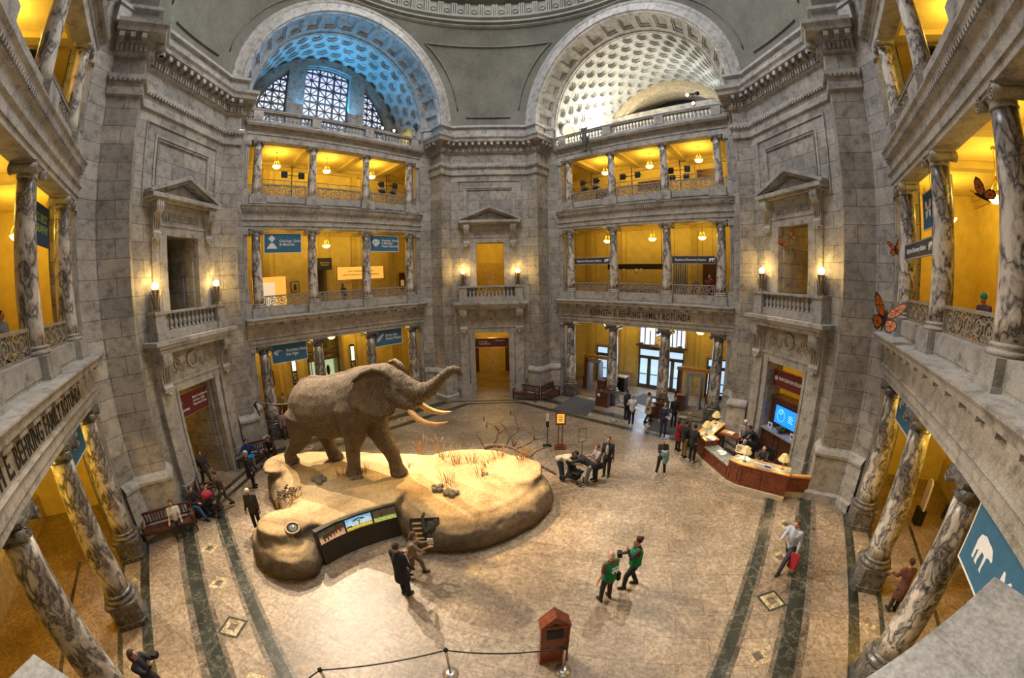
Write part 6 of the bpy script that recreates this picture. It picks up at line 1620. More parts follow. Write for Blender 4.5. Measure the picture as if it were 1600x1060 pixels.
m.tube([(-0.30+0.10*cos(k*pi/6), -0.07, 0.62+0.10*sin(k*pi/6)) for k in range(13)], 0.02, 4)
for k in range(4): m.box(0.22, 0.50-0.05*(k % 2), -0.072, -0.066, 0.30+0.09*k, 0.33+0.09*k)
m.build('graphic', lt, r)
for nm, lb, t, cat in (('picture_frame', 'Small blue picture frame on the cabinet shelf under the screen', -0.72, 'picture frame'), ('picture_frame', 'Small white card frame at the gate end of the cabinet shelf', 0.80, 'picture frame')):
    papers(nm, lb, *W('RP', t, 12.3, 1.38), [('frame', M['paper'], [(-0.14, 0.14, -0.015, 0.015, 0, 0.24)]), ('print', blue, [(-0.09, 0.09, -0.02, -0.015, 0.05, 0.19)])], cat, frame_rot('RP'))
r = thing('potted_plant', 'Small green leafy potted plant on the cabinet shelf', 'plant', W('RP', 0.02, 12.28, 1.38), 0)
m = MB(); m.lathe(0, 0, [(0.08, 0), (0.11, 0.12), (0.10, 0.13)], 10); m.build('pot', M['wood'], r)
m = MB(); random.seed(2)
for k in range(34): a = random.uniform(0, 2*pi); q = random.uniform(0.05, 0.24); m.ell((q*cos(a), q*sin(a), 0.14+random.uniform(0, 0.16)), (0.07, 0.05, 0.02), 6, 4, 0, Matrix.Rotation(a, 3, 'Z') @ Matrix.Rotation(random.uniform(-.8, .8), 3, 'Y'))
m.build('foliage', M['leaf'], r)
def chair(x, y, a, label):
    r = thing('office_chair', label, 'chair', (x, y, 0), a, 'black chairs behind the desk')
    m = MB(); m.box(-0.24, 0.24, -0.24, 0.24, 0.44, 0.52); m.build('seat', M['iron'], r)
    m = MB(); m.box(-0.28, -0.20, -0.24, 0.24, 0.60, 1.15); m.build('backrest', M['iron'], r)
    m = MB(); m.tube([(0, 0, 0.06), (0, 0, 0.44)], 0.03, 6); m.tube([(-0.2, 0, 0.46), (-0.25, 0, 0.7)], 0.02, 5)
    for k in range(5): t = k*2*pi/5; m.tube([(0, 0, 0.08), (0.26*cos(t), 0.26*sin(t), 0.03)], 0.02, 5)
    m.build('base', M['iron'], r)
chair(10.98, -0.72, pi, 'Black office chair under the bald volunteer at the desk'); chair(10.5, -0.02, pi+0.3, 'Black office chair under the grey-haired volunteer at the desk')
r = thing('computer_stand', 'Black upright terminal at the desk end beside the low gate lamp', 'terminal', (10.75, -2.05, 0), 0.3)
m = MB(); m.box(-0.05, 0.05, -0.05, 0.05, 0, 1.2); m.box(-0.04, 0.04, -0.16, 0.16, 1.05, 1.4); m.build('column', M['iron'], r)

# ================================================================== benches
def benchpart(r, L, tag_='seat', tf=Matrix.Identity(4)):
    def put(m, nm, mat=M['wood']):
        m.v = [tuple(tf @ Vector(v)) for v in m.v]; m.build(nm, mat, r)
    m = MB()
    for k in range(5): m.box(-L/2, L/2, -0.25+k*0.105, -0.165+k*0.105, 0.40, 0.43)
    m.box(-L/2, L/2, -0.27, -0.24, 0.34, 0.42); put(m, 'seat')
    m = MB(); m.box(-L/2, L/2, 0.25, 0.30, 0.86, 0.95); m.box(-L/2, L/2, 0.25, 0.29, 0.50, 0.56)
    n = int(L/0.11)
    for k in range(n): x = -L/2+0.06+(L-0.12)*k/(n-1); m.box(x-0.02, x+0.02, 0.26, 0.285, 0.55, 0.87)
    put(m, 'backrest')
    for x in (-L/2+0.04, L/2-0.04):
        m = MB(); m.box(x-0.035, x+0.035, -0.27, -0.20, 0, 0.64); put(m, 'leg'); m = MB(); m.box(x-0.035, x+0.035, 0.24, 0.30, 0, 0.95); put(m, 'leg')
        m = MB(); m.box(x-0.045, x+0.045, -0.31, 0.28, 0.63, 0.67); put(m, 'armrest')
def bench(x, y, face, L, label):
    """face: heading in degrees that the sitter looks"""
    r = thing('wooden_bench', label, 'bench', (x, y, 0), radians(face+90), 'dark wooden benches'); benchpart(r, L); return r
bench(-11.42, -3.78, -45, 1.95, 'Dark slatted wooden bench with the seated woman in a pale top')
bench(-11.32, -1.85, 33, 1.55, 'Dark wooden bench turned towards the elephant, behind the stroller')
bench(-11.32, 2.15, -47, 1.95, 'Dark wooden bench with two seated people beyond the side doorway')
bench(13.35, -9.30, 140, 1.9, 'Dark wooden bench in the near gallery behind the large polar bear banner')
bench(-13.6, 7.1, -60, 1.6, 'Dark wooden bench behind the elephant tail inside the window gallery')
r = thing('corner_bench', 'Dark wooden bench wrapped round the corner of the central pier', 'bench', (3.0, 10.86, 0), 0)
T1 = Matrix.Translation((-0.88, 0.52, 0)) @ Matrix.Rotation(radians(-36), 4, 'Z'); T2 = Matrix.Translation((0.78, 0.62, 0)) @ Matrix.Rotation(radians(50), 4, 'Z')
benchpart(r, 1.75, tf=T1); benchpart(r, 1.55, tf=T2)

# ================================================================== kiosk and rope barrier
r = thing('wooden_kiosk', 'Tall dark wooden kiosk with peaked top and small black screen by the rope', 'kiosk', (0.97, -6.93, 0), radians(3))
m = MB(); m.yprism([(-0.28, 0.05), (0.28, 0.05), (0.28, 1.28), (0, 1.55), (-0.28, 1.28)], -0.08, 0.14); m.box(-0.32, 0.32, -0.12, 0.18, 0, 0.06); m.build('body', M['woodred'], r)
m = MB(); m.yprism([(0.28, 1.26), (0.32, 1.26), (0, 1.60), (-0.32, 1.26), (-0.28, 1.26), (0, 1.53)], -0.11, 0.17); m.box(-0.30, -0.26, -0.10, -0.08, 0.05, 1.27); m.box(0.26, 0.30, -0.10, -0.08, 0.05, 1.27); m.box(-0.28, 0.28, -0.10, -0.08, 1.22, 1.27); m.build('trim', M['woodred'], r)
m = MB(); m.box(-0.17, 0.17, -0.10, -0.08, 0.86, 1.14); m.build('screen', M['iron'], r)
m = MB(); m.box(-0.05, 0.05, -0.10, -0.08, 1.29, 1.33); m.build('slot', M['iron'], r)
posts = [(-3.6, -7.95), (-1.21, -7.22), (1.13, -7.30)]
names = ['Steel rope post at the end near the benches', 'Steel rope post with disc base in the middle of the rope', 'Steel rope post with disc base beside the wooden kiosk']
for (x, y), lb in zip(posts, names):
    r = thing('rope_post', lb, 'rope post', (x, y, 0), 0, 'steel rope posts')
    m = MB(); m.lathe(0, 0, [(0.17, 0), (0.17, 0.02), (0.05, 0.05)], 20); m.build('base', M['steel'], r)
    m = MB(); m.lathe(0, 0, [(0.028, 0.04), (0.028, 0.90)], 10); m.build('pole', M['steel'], r)
    m = MB(); m.lathe(0, 0, [(0.04, 0.86), (0.045, 0.94), (0.02, 0.97)], 10); m.build('head', M['iron'], r)
for k, (a, b_) in enumerate(zip(posts[:-1], posts[1:])):
    a, b_ = Vector((*a, 0.90)), Vector((*b_, 0.90)); pts = []
    for q in range(13): f = q/12; p = a.lerp(b_, f); p.z -= 0.10*4*f*(1-f)*(1 if k else 0.4); pts.append(p)
    m = MB(); m.tube(pts, 0.016, 6); tag(m.build('barrier_rope', M['iron']), 'Black barrier rope hanging ' + ('between the middle post and the kiosk post' if k else 'between the bench-side post and the middle post'), 'rope', 'black barrier ropes')
m = MB(); m.tube([(-3.6, -7.95, 0.9), (-4.2, -8.7, 0.82), (-4.9, -9.5, 0.88)], 0.016, 6); tag(m.build('barrier_rope', M['iron']), 'Black barrier rope leading from the bench-side post towards the viewer', 'rope', 'black barrier ropes')
# sign stands beyond the mound
r = thing('hand_sanitizer_stand', 'Thin black stand with a white card and dispenser beyond the mound', 'stand', (2.44, 4.17, 0))
m = MB(); m.box(-0.2, 0.2, -0.15, 0.15, 0, 0.04); m.tube([(0, 0, 0.03), (0, 0, 1.25)], 0.02, 6); m.build('pole', M['iron'], r)
m = MB(); m.box(-0.07, 0.07, -0.05, 0.05, 1.0, 1.28); m.build('dispenser', M['iron'], r); m = MB(); m.box(-0.07, 0.07, 0.0, 0.02, 1.28, 1.66); m.build('card', M['paper'], r)
r = thing('donation_sign', 'Red wood stand with an amber poster beyond the dead tree', 'sign stand', (3.0, 3.85, 0), radians(-8))
m = MB(); m.box(-0.27, 0.27, -0.22, 0.22, 0, 0.08); m.box(-0.20, 0.20, -0.15, 0.15, 0.08, 0.15); m.build('base', M['woodred'], r)
for x in (-0.09, 0.09): m = MB(); m.box(x-0.025, x+0.025, -0.03, 0.03, 0.12, 1.25); m.build('post', M['woodred'], r)
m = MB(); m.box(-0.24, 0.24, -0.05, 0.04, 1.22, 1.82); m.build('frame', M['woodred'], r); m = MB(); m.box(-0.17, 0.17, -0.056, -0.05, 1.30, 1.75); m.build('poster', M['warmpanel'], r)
m = MB()
for k in range(4): m.box(-0.10, 0.09, -0.062, -0.056, 1.40+0.08*k, 1.43+0.08*k)
m.build('print', M['wood'], r)
r = thing('frame_stand', 'Thin stand holding an empty rectangular sign frame behind the group with the stroller', 'sign stand', (3.65, 2.25, 0), radians(12))
m = MB(); m.tube([(0, 0, 0), (0, 0, 1.02)], 0.018, 6); m.lathe(0, 0, [(0.16, 0), (0.16, 0.02), (0.03, 0.04)], 12); m.build('pole', M['iron'], r)
m = MB()
for p, q in (((-0.17, 1.02), (0.17, 1.02)), ((0.17, 1.02), (0.17, 1.62)), ((0.17, 1.62), (-0.17, 1.62)), ((-0.17, 1.62), (-0.17, 1.02))): m.tube([(p[0], 0, p[1]), (q[0], 0, q[1])], 0.012, 4)
m.build('frame', M['iron'], r)

# ================================================================== entrance furniture
def matq(P, label):
    m = MB(); c = Vector((sum(p[0] for p in P)/4, sum(p[1] for p in P)/4)); Q = [(p[0]-c.x, p[1]-c.y) for p in P]; m.prism(Q[::-1] if True else Q, 0.0, 0.015)
    bm_ = m.build('floor_mat', M['mat'], None, (c.x, c.y, 0.001)); tag(bm_, label, 'mat', 'grey entrance mats')
matq([(3.48, 9.21), (5.27, 11.55), (6.7, 10.11), (5.3, 7.75)], 'Dark grey floor mat before the columns next to the corner bench')
matq([(7.92, 5.14), (9.3, 6.5), (10.9, 5.6), (9.06, 3.98)], 'Dark grey floor mat under the dark-clad visitors near the desk')
matq([(8.75, 9.95), (10.3, 11.2), (11.2, 9.6), (9.6, 8.4)], 'Grey floor mat just inside the entrance doors')
for x, y, lb in ((6.78, 9.38, 'Dark litter bin with white label by the column nearer the central pier'), (9.25, 6.8, 'Dark litter bin with white label by the column nearer the desk')):
    r = thing('litter_bin', lb, 'litter bin', (x, y, 0), radians(-45), 'litter bins at the entrance columns')
    m = MB(); m.box(-0.42, 0.42, -0.26, 0.26, 0, 0.95); m.box(-0.44, 0.44, -0.28, 0.28, 0.9, 0.97); m.build('body', M['wood'], r)
    for q in (-0.21, 0.21): m = MB(); m.tube([(q+0.16*cos(k*pi/8), 0, 0.97+0.22*sin(k*pi/8)) for k in range(9)], 0.03, 6); m.build('hood', M['iron'], r)
    m = MB(); m.box(-0.3, -0.12, -0.27, -0.26, 0.66, 0.84); m.build('label_plate', M['paper'], r)
def detector(x, y, a, label):
    r = thing('metal_detector', label, 'metal detector', (x, y, 0), radians(a), 'grey walk-through metal detectors')
    for q in (-0.42, 0.42): m = MB(); m.box(q-0.06, q+0.06, -0.3, 0.3, 0, 2.05); m.build('side_panel', M['grey'], r)
    m = MB(); m.box(-0.48, 0.48, -0.12, 0.12, 2.0, 2.2); m.build('header', M['grey'], r)
def arch(x, y, a, w, label):
    r = thing('wooden_arch', label, 'security arch', (x, y, 0), radians(a), 'wooden security arches')
    for q in (-w/2, w/2):
        m = MB(); m.box(q-0.10, q+0.10, -0.12, 0.12, 0, 2.35); m.box(q-0.16, q+0.16, -0.2, 0.2, 0, 1.0); m.build('post', M['woodred'], r)
    m = MB(); m.box(-w/2-0.15, w/2+0.15, -0.14, 0.14, 2.32, 2.52); m.build('beam', M['woodlight'], r)
arch(7.35, 12.55, -45, 2.0, 'Orange wooden security arch nearer the central pier'); detector(7.15, 12.75, -45, 'Grey metal detector under the wooden arch nearer the central pier')
arch(12.2, 7.75, -45, 2.0, 'Orange wooden security arch nearer the desk'); detector(12.2, 7.7, -45, 'Grey metal detector under the wooden arch nearer the desk')
for x, y, lb in ((7.4, 11.85, 'Brown box pedestal in front of the arch nearer the central pier'), (11.25, 7.55, 'Brown box pedestal in front of the arch nearer the desk')):
    r = thing('inspection_stand', lb, 'stand', (x, y, 0), radians(-45), 'brown inspection stands'); m = MB(); m.box(-0.24, 0.24, -0.24, 0.24, 0, 0.95); m.build('body', M['wood'], r); m = MB(); m.box(-0.27, 0.27, -0.27, 0.27, 0.95, 1.0); m.build('top', M['woodred'], r)
r = thing('inspection_table', 'Black-fronted inspection table by the entrance wall', 'table', (8.95, 12.35, 0), radians(-45)); m = MB(); m.box(-0.45, 0.45, -0.3, 0.3, 0, 1.0); m.build('body', M['iron'], r); m = MB(); m.box(-0.5, 0.5, -0.35, 0.35, 1.0, 1.06); m.build('top', M['tan'], r)
r = thing('visitor_pod', 'Small red fire alarm panel on the window gallery wall', 'panel', W('LB', -3.9, 16.35, 1.9), frame_rot('LB')); r.name = 'telephone_booth'; r['label'] = 'Small red and white booth panel on the yellow wall behind the elephant rump'; r['category'] = 'panel'
m = MB(); m.box(-0.3, 0.3, -0.1, 0.1, 0, 0.9); m.build('case', M['maroon'], r); m = MB(); m.box(-0.2, 0.2, -0.12, -0.1, 0.3, 0.7); m.build('plate', M['paper'], r)
# near right gallery, ground floor
r = thing('oval_notice', 'White rounded notice standing in the near gallery beside the columns', 'notice', W('FR', -5.6, 14.6, 0), frame_rot('FR')); m = MB(); m.yprism([(0.22*cos(k*pi/8), 1.55+0.2*sin(k*pi/8)) for k in range(9)]+[(-0.22, 0.6), (0.22, 0.6)], -0.04, 0.04); m.build('board', M['paper'], r); m = MB(); m.box(-0.2, 0.2, -0.15, 0.15, 0, 0.6); m.build('base', M['iron'], r)
for t, n, lb, L in ((-7.8, 15.6, 'Framed amber picture on the near gallery wall beyond the arch', 1.2), (-3.0, 16.45, 'Framed amber picture on the near gallery wall behind the banner', 1.2)):
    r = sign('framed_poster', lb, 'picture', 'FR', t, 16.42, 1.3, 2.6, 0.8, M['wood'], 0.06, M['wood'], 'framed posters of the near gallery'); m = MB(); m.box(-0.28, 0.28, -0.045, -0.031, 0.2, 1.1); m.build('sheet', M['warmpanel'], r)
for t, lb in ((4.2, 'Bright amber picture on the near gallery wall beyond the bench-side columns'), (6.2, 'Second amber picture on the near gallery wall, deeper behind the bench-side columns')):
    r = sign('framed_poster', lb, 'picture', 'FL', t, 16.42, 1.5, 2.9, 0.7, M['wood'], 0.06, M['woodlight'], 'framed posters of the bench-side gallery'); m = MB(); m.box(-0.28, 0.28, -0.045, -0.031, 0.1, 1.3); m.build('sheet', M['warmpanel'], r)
# stage cases seen through the near middle gallery
r = thing('display_screen', 'Tall brown exhibit screen standing in the near middle gallery', 'screen', W('FR', -2.2, 14.9, 6.35), frame_rot('FR')); m = MB(); m.box(-0.7, 0.7, -0.05, 0.05, 0, 2.0); m.build('panel', M['wood'], r); m = MB(); m.box(-0.72, -0.68, -0.06, 0.06, 0, 2.9); m.box(0.68, 0.72, -0.06, 0.06, 0, 2.9); m.box(-0.72, 0.72, -0.03, 0.03, 2.5, 2.56); m.build('frame', M['grey'], r)
r = thing('pendant_shade', 'Dark domed pendant lamp in the near middle gallery', 'lamp', W('FR', -1.6, 15.2, 9.6)); m = MB(); m.lathe(0, 0, [(0.32, 0), (0.28, 0.1), (0.1, 0.24), (0.03, 0.26)], 12); m.build('lamp_shade', M['iron'], r); m = MB(); m.tube([(0, 0, 0.25), (0, 0, 2.1)], 0.012, 4); m.build('cord', M['iron'], r)
butterfly(W('FR', -1.0, 12.9, 9.9), (0.5, 0.2, 0.6), 0.40, 'Pale moth model hanging in the near middle gallery above the screen', 0.5)
# ================================================================== people
def RX(a): return Matrix.Rotation(a, 3, 'X')
def RY(a): return Matrix.Rotation(a, 3, 'Y')
def RZ(a): return Matrix.Rotation(a, 3, 'Z')
BLACK, JEAN, DARK, NAVY, GREY, BROWN, WHITE, BEIGE = (0.012, 0.012, 0.015), (0.05, 0.08, 0.16), (0.02, 0.02, 0.022), (0.015, 0.025, 0.07), (0.16, 0.15, 0.15), (0.09, 0.05, 0.03), (0.55, 0.55, 0.56), (0.50, 0.40, 0.27)
def person(x, y, face, label, H=1.72, top=DARK, bottom=DARK, hair=(0.03, 0.02, 0.015), shoe=(0.02, 0.015, 0.012), skin='skin', lean=0, stride=0.0, spread=0.10, arms=((8, 8, 15), (8, 8, 15)),
           sit=None, coat=False, bald=False, longhair=False, head_pitch=0, head_yaw=0, z=0.0, vest=None, sleeve=None, hat=None, extra=None, group='visitors in the hall', short_sleeve=False, k=1.0, scarf=None, knee_fwd=0.0, fat=1.0):
    """local frame: +x is forward, +y is the person's left; arms = (left, right) as (raise forward, raise sideways, elbow bend) in degrees"""
    r = thing('person', label, 'person', (x, y, z), radians(face), group)
    s = H/1.72; V3 = Vector
    hipz = (0.90*s) if sit is None else sit+0.11
    hip = V3((-0.04*abs(stride), 0, hipz - 0.10*abs(stride)))
    if lean > 35: hip.x -= 0.12
    L = RY(radians(lean)); up = L @ V3((0, 0, 1)); fw = L @ V3((1, 0, 0))
    waist = hip + up*0.12*s; chest = hip+up*0.36*s; sh = hip+up*0.50*s; neck = hip+up*0.56*s
    hd = RZ(radians(head_yaw)) @ RY(radians(lean*0.55+head_pitch)); hu = hd @ V3((0, 0, 1)); hf = hd @ V3((1, 0, 0)); hl = hd @ V3((0, 1, 0))
    head = neck + hu*0.165*s + hf*0.02
    sw = 0.185*s; legs = []; shoes = []
    for sg in (1, -1):
        h = hip + V3((0, sg*0.095*s, -0.02))
        if sit is None:
            fx = stride*0.5*sg; ankle = V3((hip.x+0.04+fx+(0.12 if lean > 35 else 0), sg*spread, 0.085 + (0.08 if stride*sg < 0 and abs(stride) > 0.4 else 0)))
            kn = (h+ankle)/2 + V3((0.03+knee_fwd+0.05*(abs(stride) > 0.3), 0, 0))
        else: kn = V3((0.42*s, sg*(0.11+0.3*spread), sit+0.09)); ankle = V3((0.46*s+stride*0.3, sg*(0.12+0.2*spread), 0.085))
        legs.append((h, kn, ankle))
        shoes.append(ankle)
    armj = []
    for sg, (pf, ps, el) in ((1, arms[0]), (-1, arms[1])):
        S = sh + V3((0, sg*sw, -0.01)); base = L @ V3((0, 0, -1)) if lean < 20 else V3((0, 0, -1))
        d = RY(radians(-pf)) @ V3((0, 0, -1)); d = RX(radians(sg*ps)) @ d
        E = S + d*0.28*s
        ax = d.cross(V3((0, sg, 0))); side = V3((0, 1, 0))
        d2 = Matrix.Rotation(radians(-el), 3, 'Y') @ d
        if pf > 25 or el > 60: d2 = (d2 + V3((0, -sg*0.35, 0))).normalized()
        Wp = E + d2*0.25*s; armj.append((S, E, Wp, d2))
    # ---- body, one continuous surface
    m = MB(); q = s
    m.tube([hip, waist, chest, sh-up*0.03], [0.10*q, 0.105*q, 0.125*q, 0.10*q], 10, round_end=True)
    m.tube([sh+V3((0, sw*0.75, 0)), sh-V3((0, sw*0.75, 0))], [0.06*q, 0.06*q], 8, round_end=True)
    m.tube([sh, neck, head-hu*0.05*s], [0.062*q, 0.052*q, 0.052*q], 8, round_end=True)
    R3 = Matrix((hf, hl, hu)).transposed()
    m.ell(head, (0.098*q, 0.075*q, 0.115*q), 12, 10, 0, R3); m.ell(head+hf*0.03*q-hu*0.055*q, (0.062*q, 0.055*q, 0.06*q), 10, 8, 0, R3)
    m.tube([head+hf*0.085*q+hu*0.02*q, head+hf*0.112*q-hu*0.02*q], [0.012*q, 0.018*q], 6, round_end=True)
    for sg in (-1, 1): m.ell(head+hl*sg*0.076*q-hu*0.005*q, (0.02*q, 0.014*q, 0.03*q), 6, 5, 0, R3)
    for a, b_, c in legs: m.tube([a, b_, c], [0.08*q, 0.055*q, 0.04*q], 8, round_end=True)
    for S, E, Wp, d2 in armj:
        m.tube([S, E, Wp], [0.047*q, 0.038*q, 0.027*q], 8, round_end=True)
        m.tube([Wp, Wp+d2*0.05*q, Wp+d2*0.085*q], [0.026*q, 0.036*q, 0.034*q], 8, round_end=True)
    body = remesh(m, 'body', M[skin], 0.021*k, 2, r)
    for sg, (S, E, Wp, d2) in zip((1, -1), armj):
        hm = MB(); a1 = d2.cross(V3((0, 0, 1))); a1 = a1.normalized() if a1.length > 0.1 else V3((1, 0, 0)); a2 = d2.cross(a1).normalized(); p0 = Wp+d2*0.085*q
        for f, L_ in ((-1.5, .055), (-0.5, .068), (0.5, .064), (1.5, .048)):
            b0 = p0+a1*f*0.017*q; hm.tube([b0-d2*0.02*q, b0+d2*L_*0.5*q+a2*0.006*q, b0+d2*L_*q+a2*0.022*q], [0.0095*q, 0.009*q, 0.0075*q], 5, round_end=True)
        b0 = Wp+d2*0.035*q-a1*0.03*q; hm.tube([b0, b0-a1*0.022*q+d2*0.025*q, b0-a1*0.026*q+d2*0.055*q], [0.013*q, 0.011*q, 0.009*q], 5, round_end=True)
        hm.build('fingers', M[skin], r)
    for sg in (-1, 1): fm = MB(); fm.ell(head+hf*0.090*q+hl*sg*0.032*q+hu*0.022*q, (0.012*q, 0.014*q, 0.009*q), 6, 5, 0, R3); fm.build('eye', M['eye'], r)
    fm = MB(); fm.ell(head+hf*0.088*q-hu*0.062*q, (0.012*q, 0.026*q, 0.008*q), 6, 5, 0, R3); fm.build('mouth', cloth((0.25, 0.07, 0.06)), r)
    # ---- clothes
    m = MB(); f_ = fat
    m.tube([hip-up*0.05, waist, chest, sh-up*0.02], [0.150*q*f_, 0.142*q*f_, 0.152*q*f_, 0.115*q], 12, round_end=True)
    for S, *_ in armj: m.tube([chest+(S-sh)*0.5, S], [0.12*q, 0.074*q], 8, round_end=True)
    m.tube([sh-V3((0, sw, 0)), sh+V3((0, sw, 0))], [0.07*q, 0.07*q], 8, round_end=True)
    if coat: m.tube([hip+up*0.05, hip-up*0.10*q+V3((0.02, 0, -0.05)), hip+V3((0.02, 0, -0.36*q))], [0.16*q, 0.19*q, 0.205*q], 12)
    am = MB(); tgt = m if sleeve is None else am
    for S, E, Wp, d2 in armj:
        if short_sleeve: tgt.tube([S, S.lerp(E, 0.75)], [0.068*q, 0.062*q], 8, round_end=True)
        else: tgt.tube([S, E, Wp+d2*0.005], [0.068*q, 0.056*q, 0.043*q], 8, round_end=True)
    remesh(m, 'coat' if coat else 'shirt', cloth(top), 0.024*k, 3, r)
    if sleeve is not None: remesh(am, 'sleeves', cloth(sleeve), 0.024*k, 2, r)
    m = MB()
    m.tube([hip+up*0.10, hip-V3((0, 0, 0.04))], [0.135*q*f_, 0.145*q*f_], 12, round_end=True)
    for a, b_, c in legs: m.tube([a, b_, c+V3((0, 0, 0.01))], [0.102*q, 0.073*q, 0.062*q], 10, round_end=False)
    remesh(m, 'trousers', cloth(bottom), 0.024*k, 2, r)
    for sg, c in zip((1, -1), shoes):
        m = MB(); m.tube([c+V3((-0.045, 0, -0.045)), c+V3((0.04, 0, -0.04)), c+V3((0.13, sg*0.01, -0.052))], [0.042*q, 0.046*q, 0.036*q], 8, round_end=True); m.tube([c+V3((-0.01, 0, -0.03)), c+V3((-0.01, 0, 0.05))], [0.045*q, 0.05*q], 8)
        m.v = [(a, b_, max(0.002, cc)) for a, b_, cc in m.v]; m.build('shoe', cloth(shoe), r)
    if hat is not None:
        m = MB(); m.ell(head+hu*0.045*q-hf*0.006, (0.113*q, 0.095*q, 0.098*q), 12, 8, 0, R3); m.build('hat', cloth(hat), r)
    if not bald and (hat is None or longhair):
        m = MB(); m.ell(head+hu*0.028*q-hf*0.022*q, (0.100*q, 0.087*q, 0.105*q), 12, 9, 0, R3)
        if longhair: m.tube([head-hf*0.05*q, head-hf*0.075*q-hu*0.10*q, head-hf*0.075*q-hu*0.24*q], [0.085*q, 0.085*q, 0.05*q], 10, round_end=True)
        m.build('hair', cloth(hair), r)
    elif bald:
        m = MB()
        for sg in (-1, 1): m.ell(head-hf*0.045*q+hl*sg*0.05*q-hu*0.02*q, (0.045*q, 0.03*q, 0.045*q), 8, 6, 0, R3)
        m.build('hair', cloth(hair), r)
    if vest is not None:
        m = MB(); m.tube([hip-up*0.05, waist, chest, sh-up*0.005], [0.172*q*f_, 0.164*q*f_, 0.172*q*f_, 0.118*q], 14, round_end=False)
        for S, *_ in armj: m.tube([chest+(S-sh)*0.6, S.lerp(sh, 0.28)], [0.13*q, 0.082*q], 8, round_end=True)
        remesh(m, 'vest', cloth(vest), 0.026*k, 3, r)
    if scarf is not None:
        m = MB(); m.tube([neck+V3((0.075*cos(t*pi/5), 0.085*sin(t*pi/5), -0.015)) for t in range(11)], 0.042*q, 7); m.build('scarf', cloth(scarf), r)
    J = dict(hip=hip, sh=sh, head=head, arms=armj, legs=legs, up=up, fw=fw, s=s, chest=chest)
    if extra: extra(r, J)
    return r
def bag_back(col):
    def f(r, J): m = MB(); c = J['chest']-J['fw']*0.24; m.ell(c, (0.12, 0.15, 0.22), 10, 8); m.build('backpack', cloth(col), r)
    return f
def shoulder_bag(side, col=BLACK):
    def f(r, J):
        m = MB(); h = J['hip']+Vector((0.02, side*0.24, -0.02)); m.box(h.x-0.13, h.x+0.13, h.y-0.04, h.y+0.04, h.z-0.15, h.z+0.10)
        m.tube([h+Vector((0, 0, 0.08)), J['chest']+Vector((0.155, 0, 0.0)), J['sh']+Vector((0.0, -side*0.08, 0.085))], 0.014, 5); m.tube([h+Vector((0, 0, 0.08)), J['chest']+Vector((-0.165, side*0.03, 0)), J['sh']+Vector((0, -side*0.08, 0.085))], 0.014, 5)
        m.build('shoulder_bag', cloth(col), r)
    return f
def held(which, size, col, nm='held_item', off=(0, 0, 0)):
    def f(r, J):
        S, E, Wp, d2 = J['arms'][which]; p = Wp+d2*0.10+Vector(off); m = MB(); m.obox(p, size); m.build(nm, cloth(col), r)
    return f
def both(*fs):
    def f(r, J):
        for g in fs: g(r, J)
    return f
DN = ((6, 7, 12), (6, 7, 12))
person(-2.55, -4.87, 62, 'Person in a long black coat seen from behind, facing the lit photographs', 1.80, (0.012, 0.012, 0.018), (0.012, 0.014, 0.03), (0.05, 0.03, 0.02), coat=True, arms=((20, 6, 70), (10, 10, 20)), skin='skin', spread=0.09, fat=1.12)
person(-2.40, -4.10, 5, 'Woman in a brown jacket holding white papers beside the bronze plaque', 1.60, (0.20, 0.15, 0.10), (0.13, 0.09, 0.06), (0.10, 0.05, 0.025), (0.05, 0.02, 0.01), stride=0.45, arms=((35, 5, 75), (45, 5, 60)), longhair=True, lean=12, scarf=(0.35, 0.33, 0.30), extra=held(0, (0.16, 0.02, 0.20), (0.7, 0.7, 0.68), 'paper'))
def vestmark(r, J):
    m = MB(); c = J['chest']-J['fw']*0.183; c.z -= 0.02
    P = [(-0.5, -0.1), (-0.48, 0.15), (-0.3, 0.28), (0.1, 0.30), (0.3, 0.26), (0.5, 0.05), (0.38, -0.05), (0.24, -0.30), (0.12, -0.30), (0.06, -0.06), (-0.12, -0.05), (-0.2, -0.30), (-0.32, -0.30), (-0.36, -0.08)]
    n = len(P); m.add([(c.x-0.012, c.y+px*0.22, c.z+pz*0.24) for px, pz in P]+[(c.x-0.003, c.y+px*0.22, c.z+pz*0.24) for px, pz in P], [tuple(range(n)), tuple(range(n, 2*n))[::-1]])
    m.build('emblem', M['white'], r)
    text('lettering', 'Ask Me', M['white'], 0.07, r, (c.x-0.014, c.y, c.z+0.13), (pi/2, 0, pi/2 + pi), depth=0.003)
person(2.55, -5.40, 108, 'Bald volunteer in a green vest seen from behind with a black shoulder bag', 1.66, (0.10, 0.065, 0.03), (0.03, 0.022, 0.018), (0.45, 0.42, 0.40), bald=True, vest=(0.0, 0.15, 0.055), arms=((-8, 14, 18), (15, 14, 60)), extra=both(vestmark, shoulder_bag(-1)), fat=1.15, short_sleeve=True, spread=0.13)
person(3.33, -5.05, 168, 'Woman volunteer in a green vest holding her chin beside the bald volunteer', 1.74, (0.03, 0.025, 0.022), (0.015, 0.015, 0.02), (0.03, 0.015, 0.01), vest=(0.0, 0.15, 0.055), arms=((38, 0, 125), (12, 5, 55)), stride=0.35, extra=both(held(1, (0.12, 0.16, 0.14), BLACK, 'bag'), lambda r, J: (lambda m: (m.ell(J['head']+Vector((-0.10, 0, 0.08)), (0.05, 0.05, 0.05), 8, 6), m.build('hair_bun', cloth((0.03, 0.015, 0.01)), r)))(MB())))
person(2.55, 1.05, -35, 'Person in a cream jacket bending over the dark stroller', 1.68, (0.50, 0.40, 0.26), (0.05, 0.07, 0.12), lean=68, arms=((60, 5, 20), (60, 5, 20)))
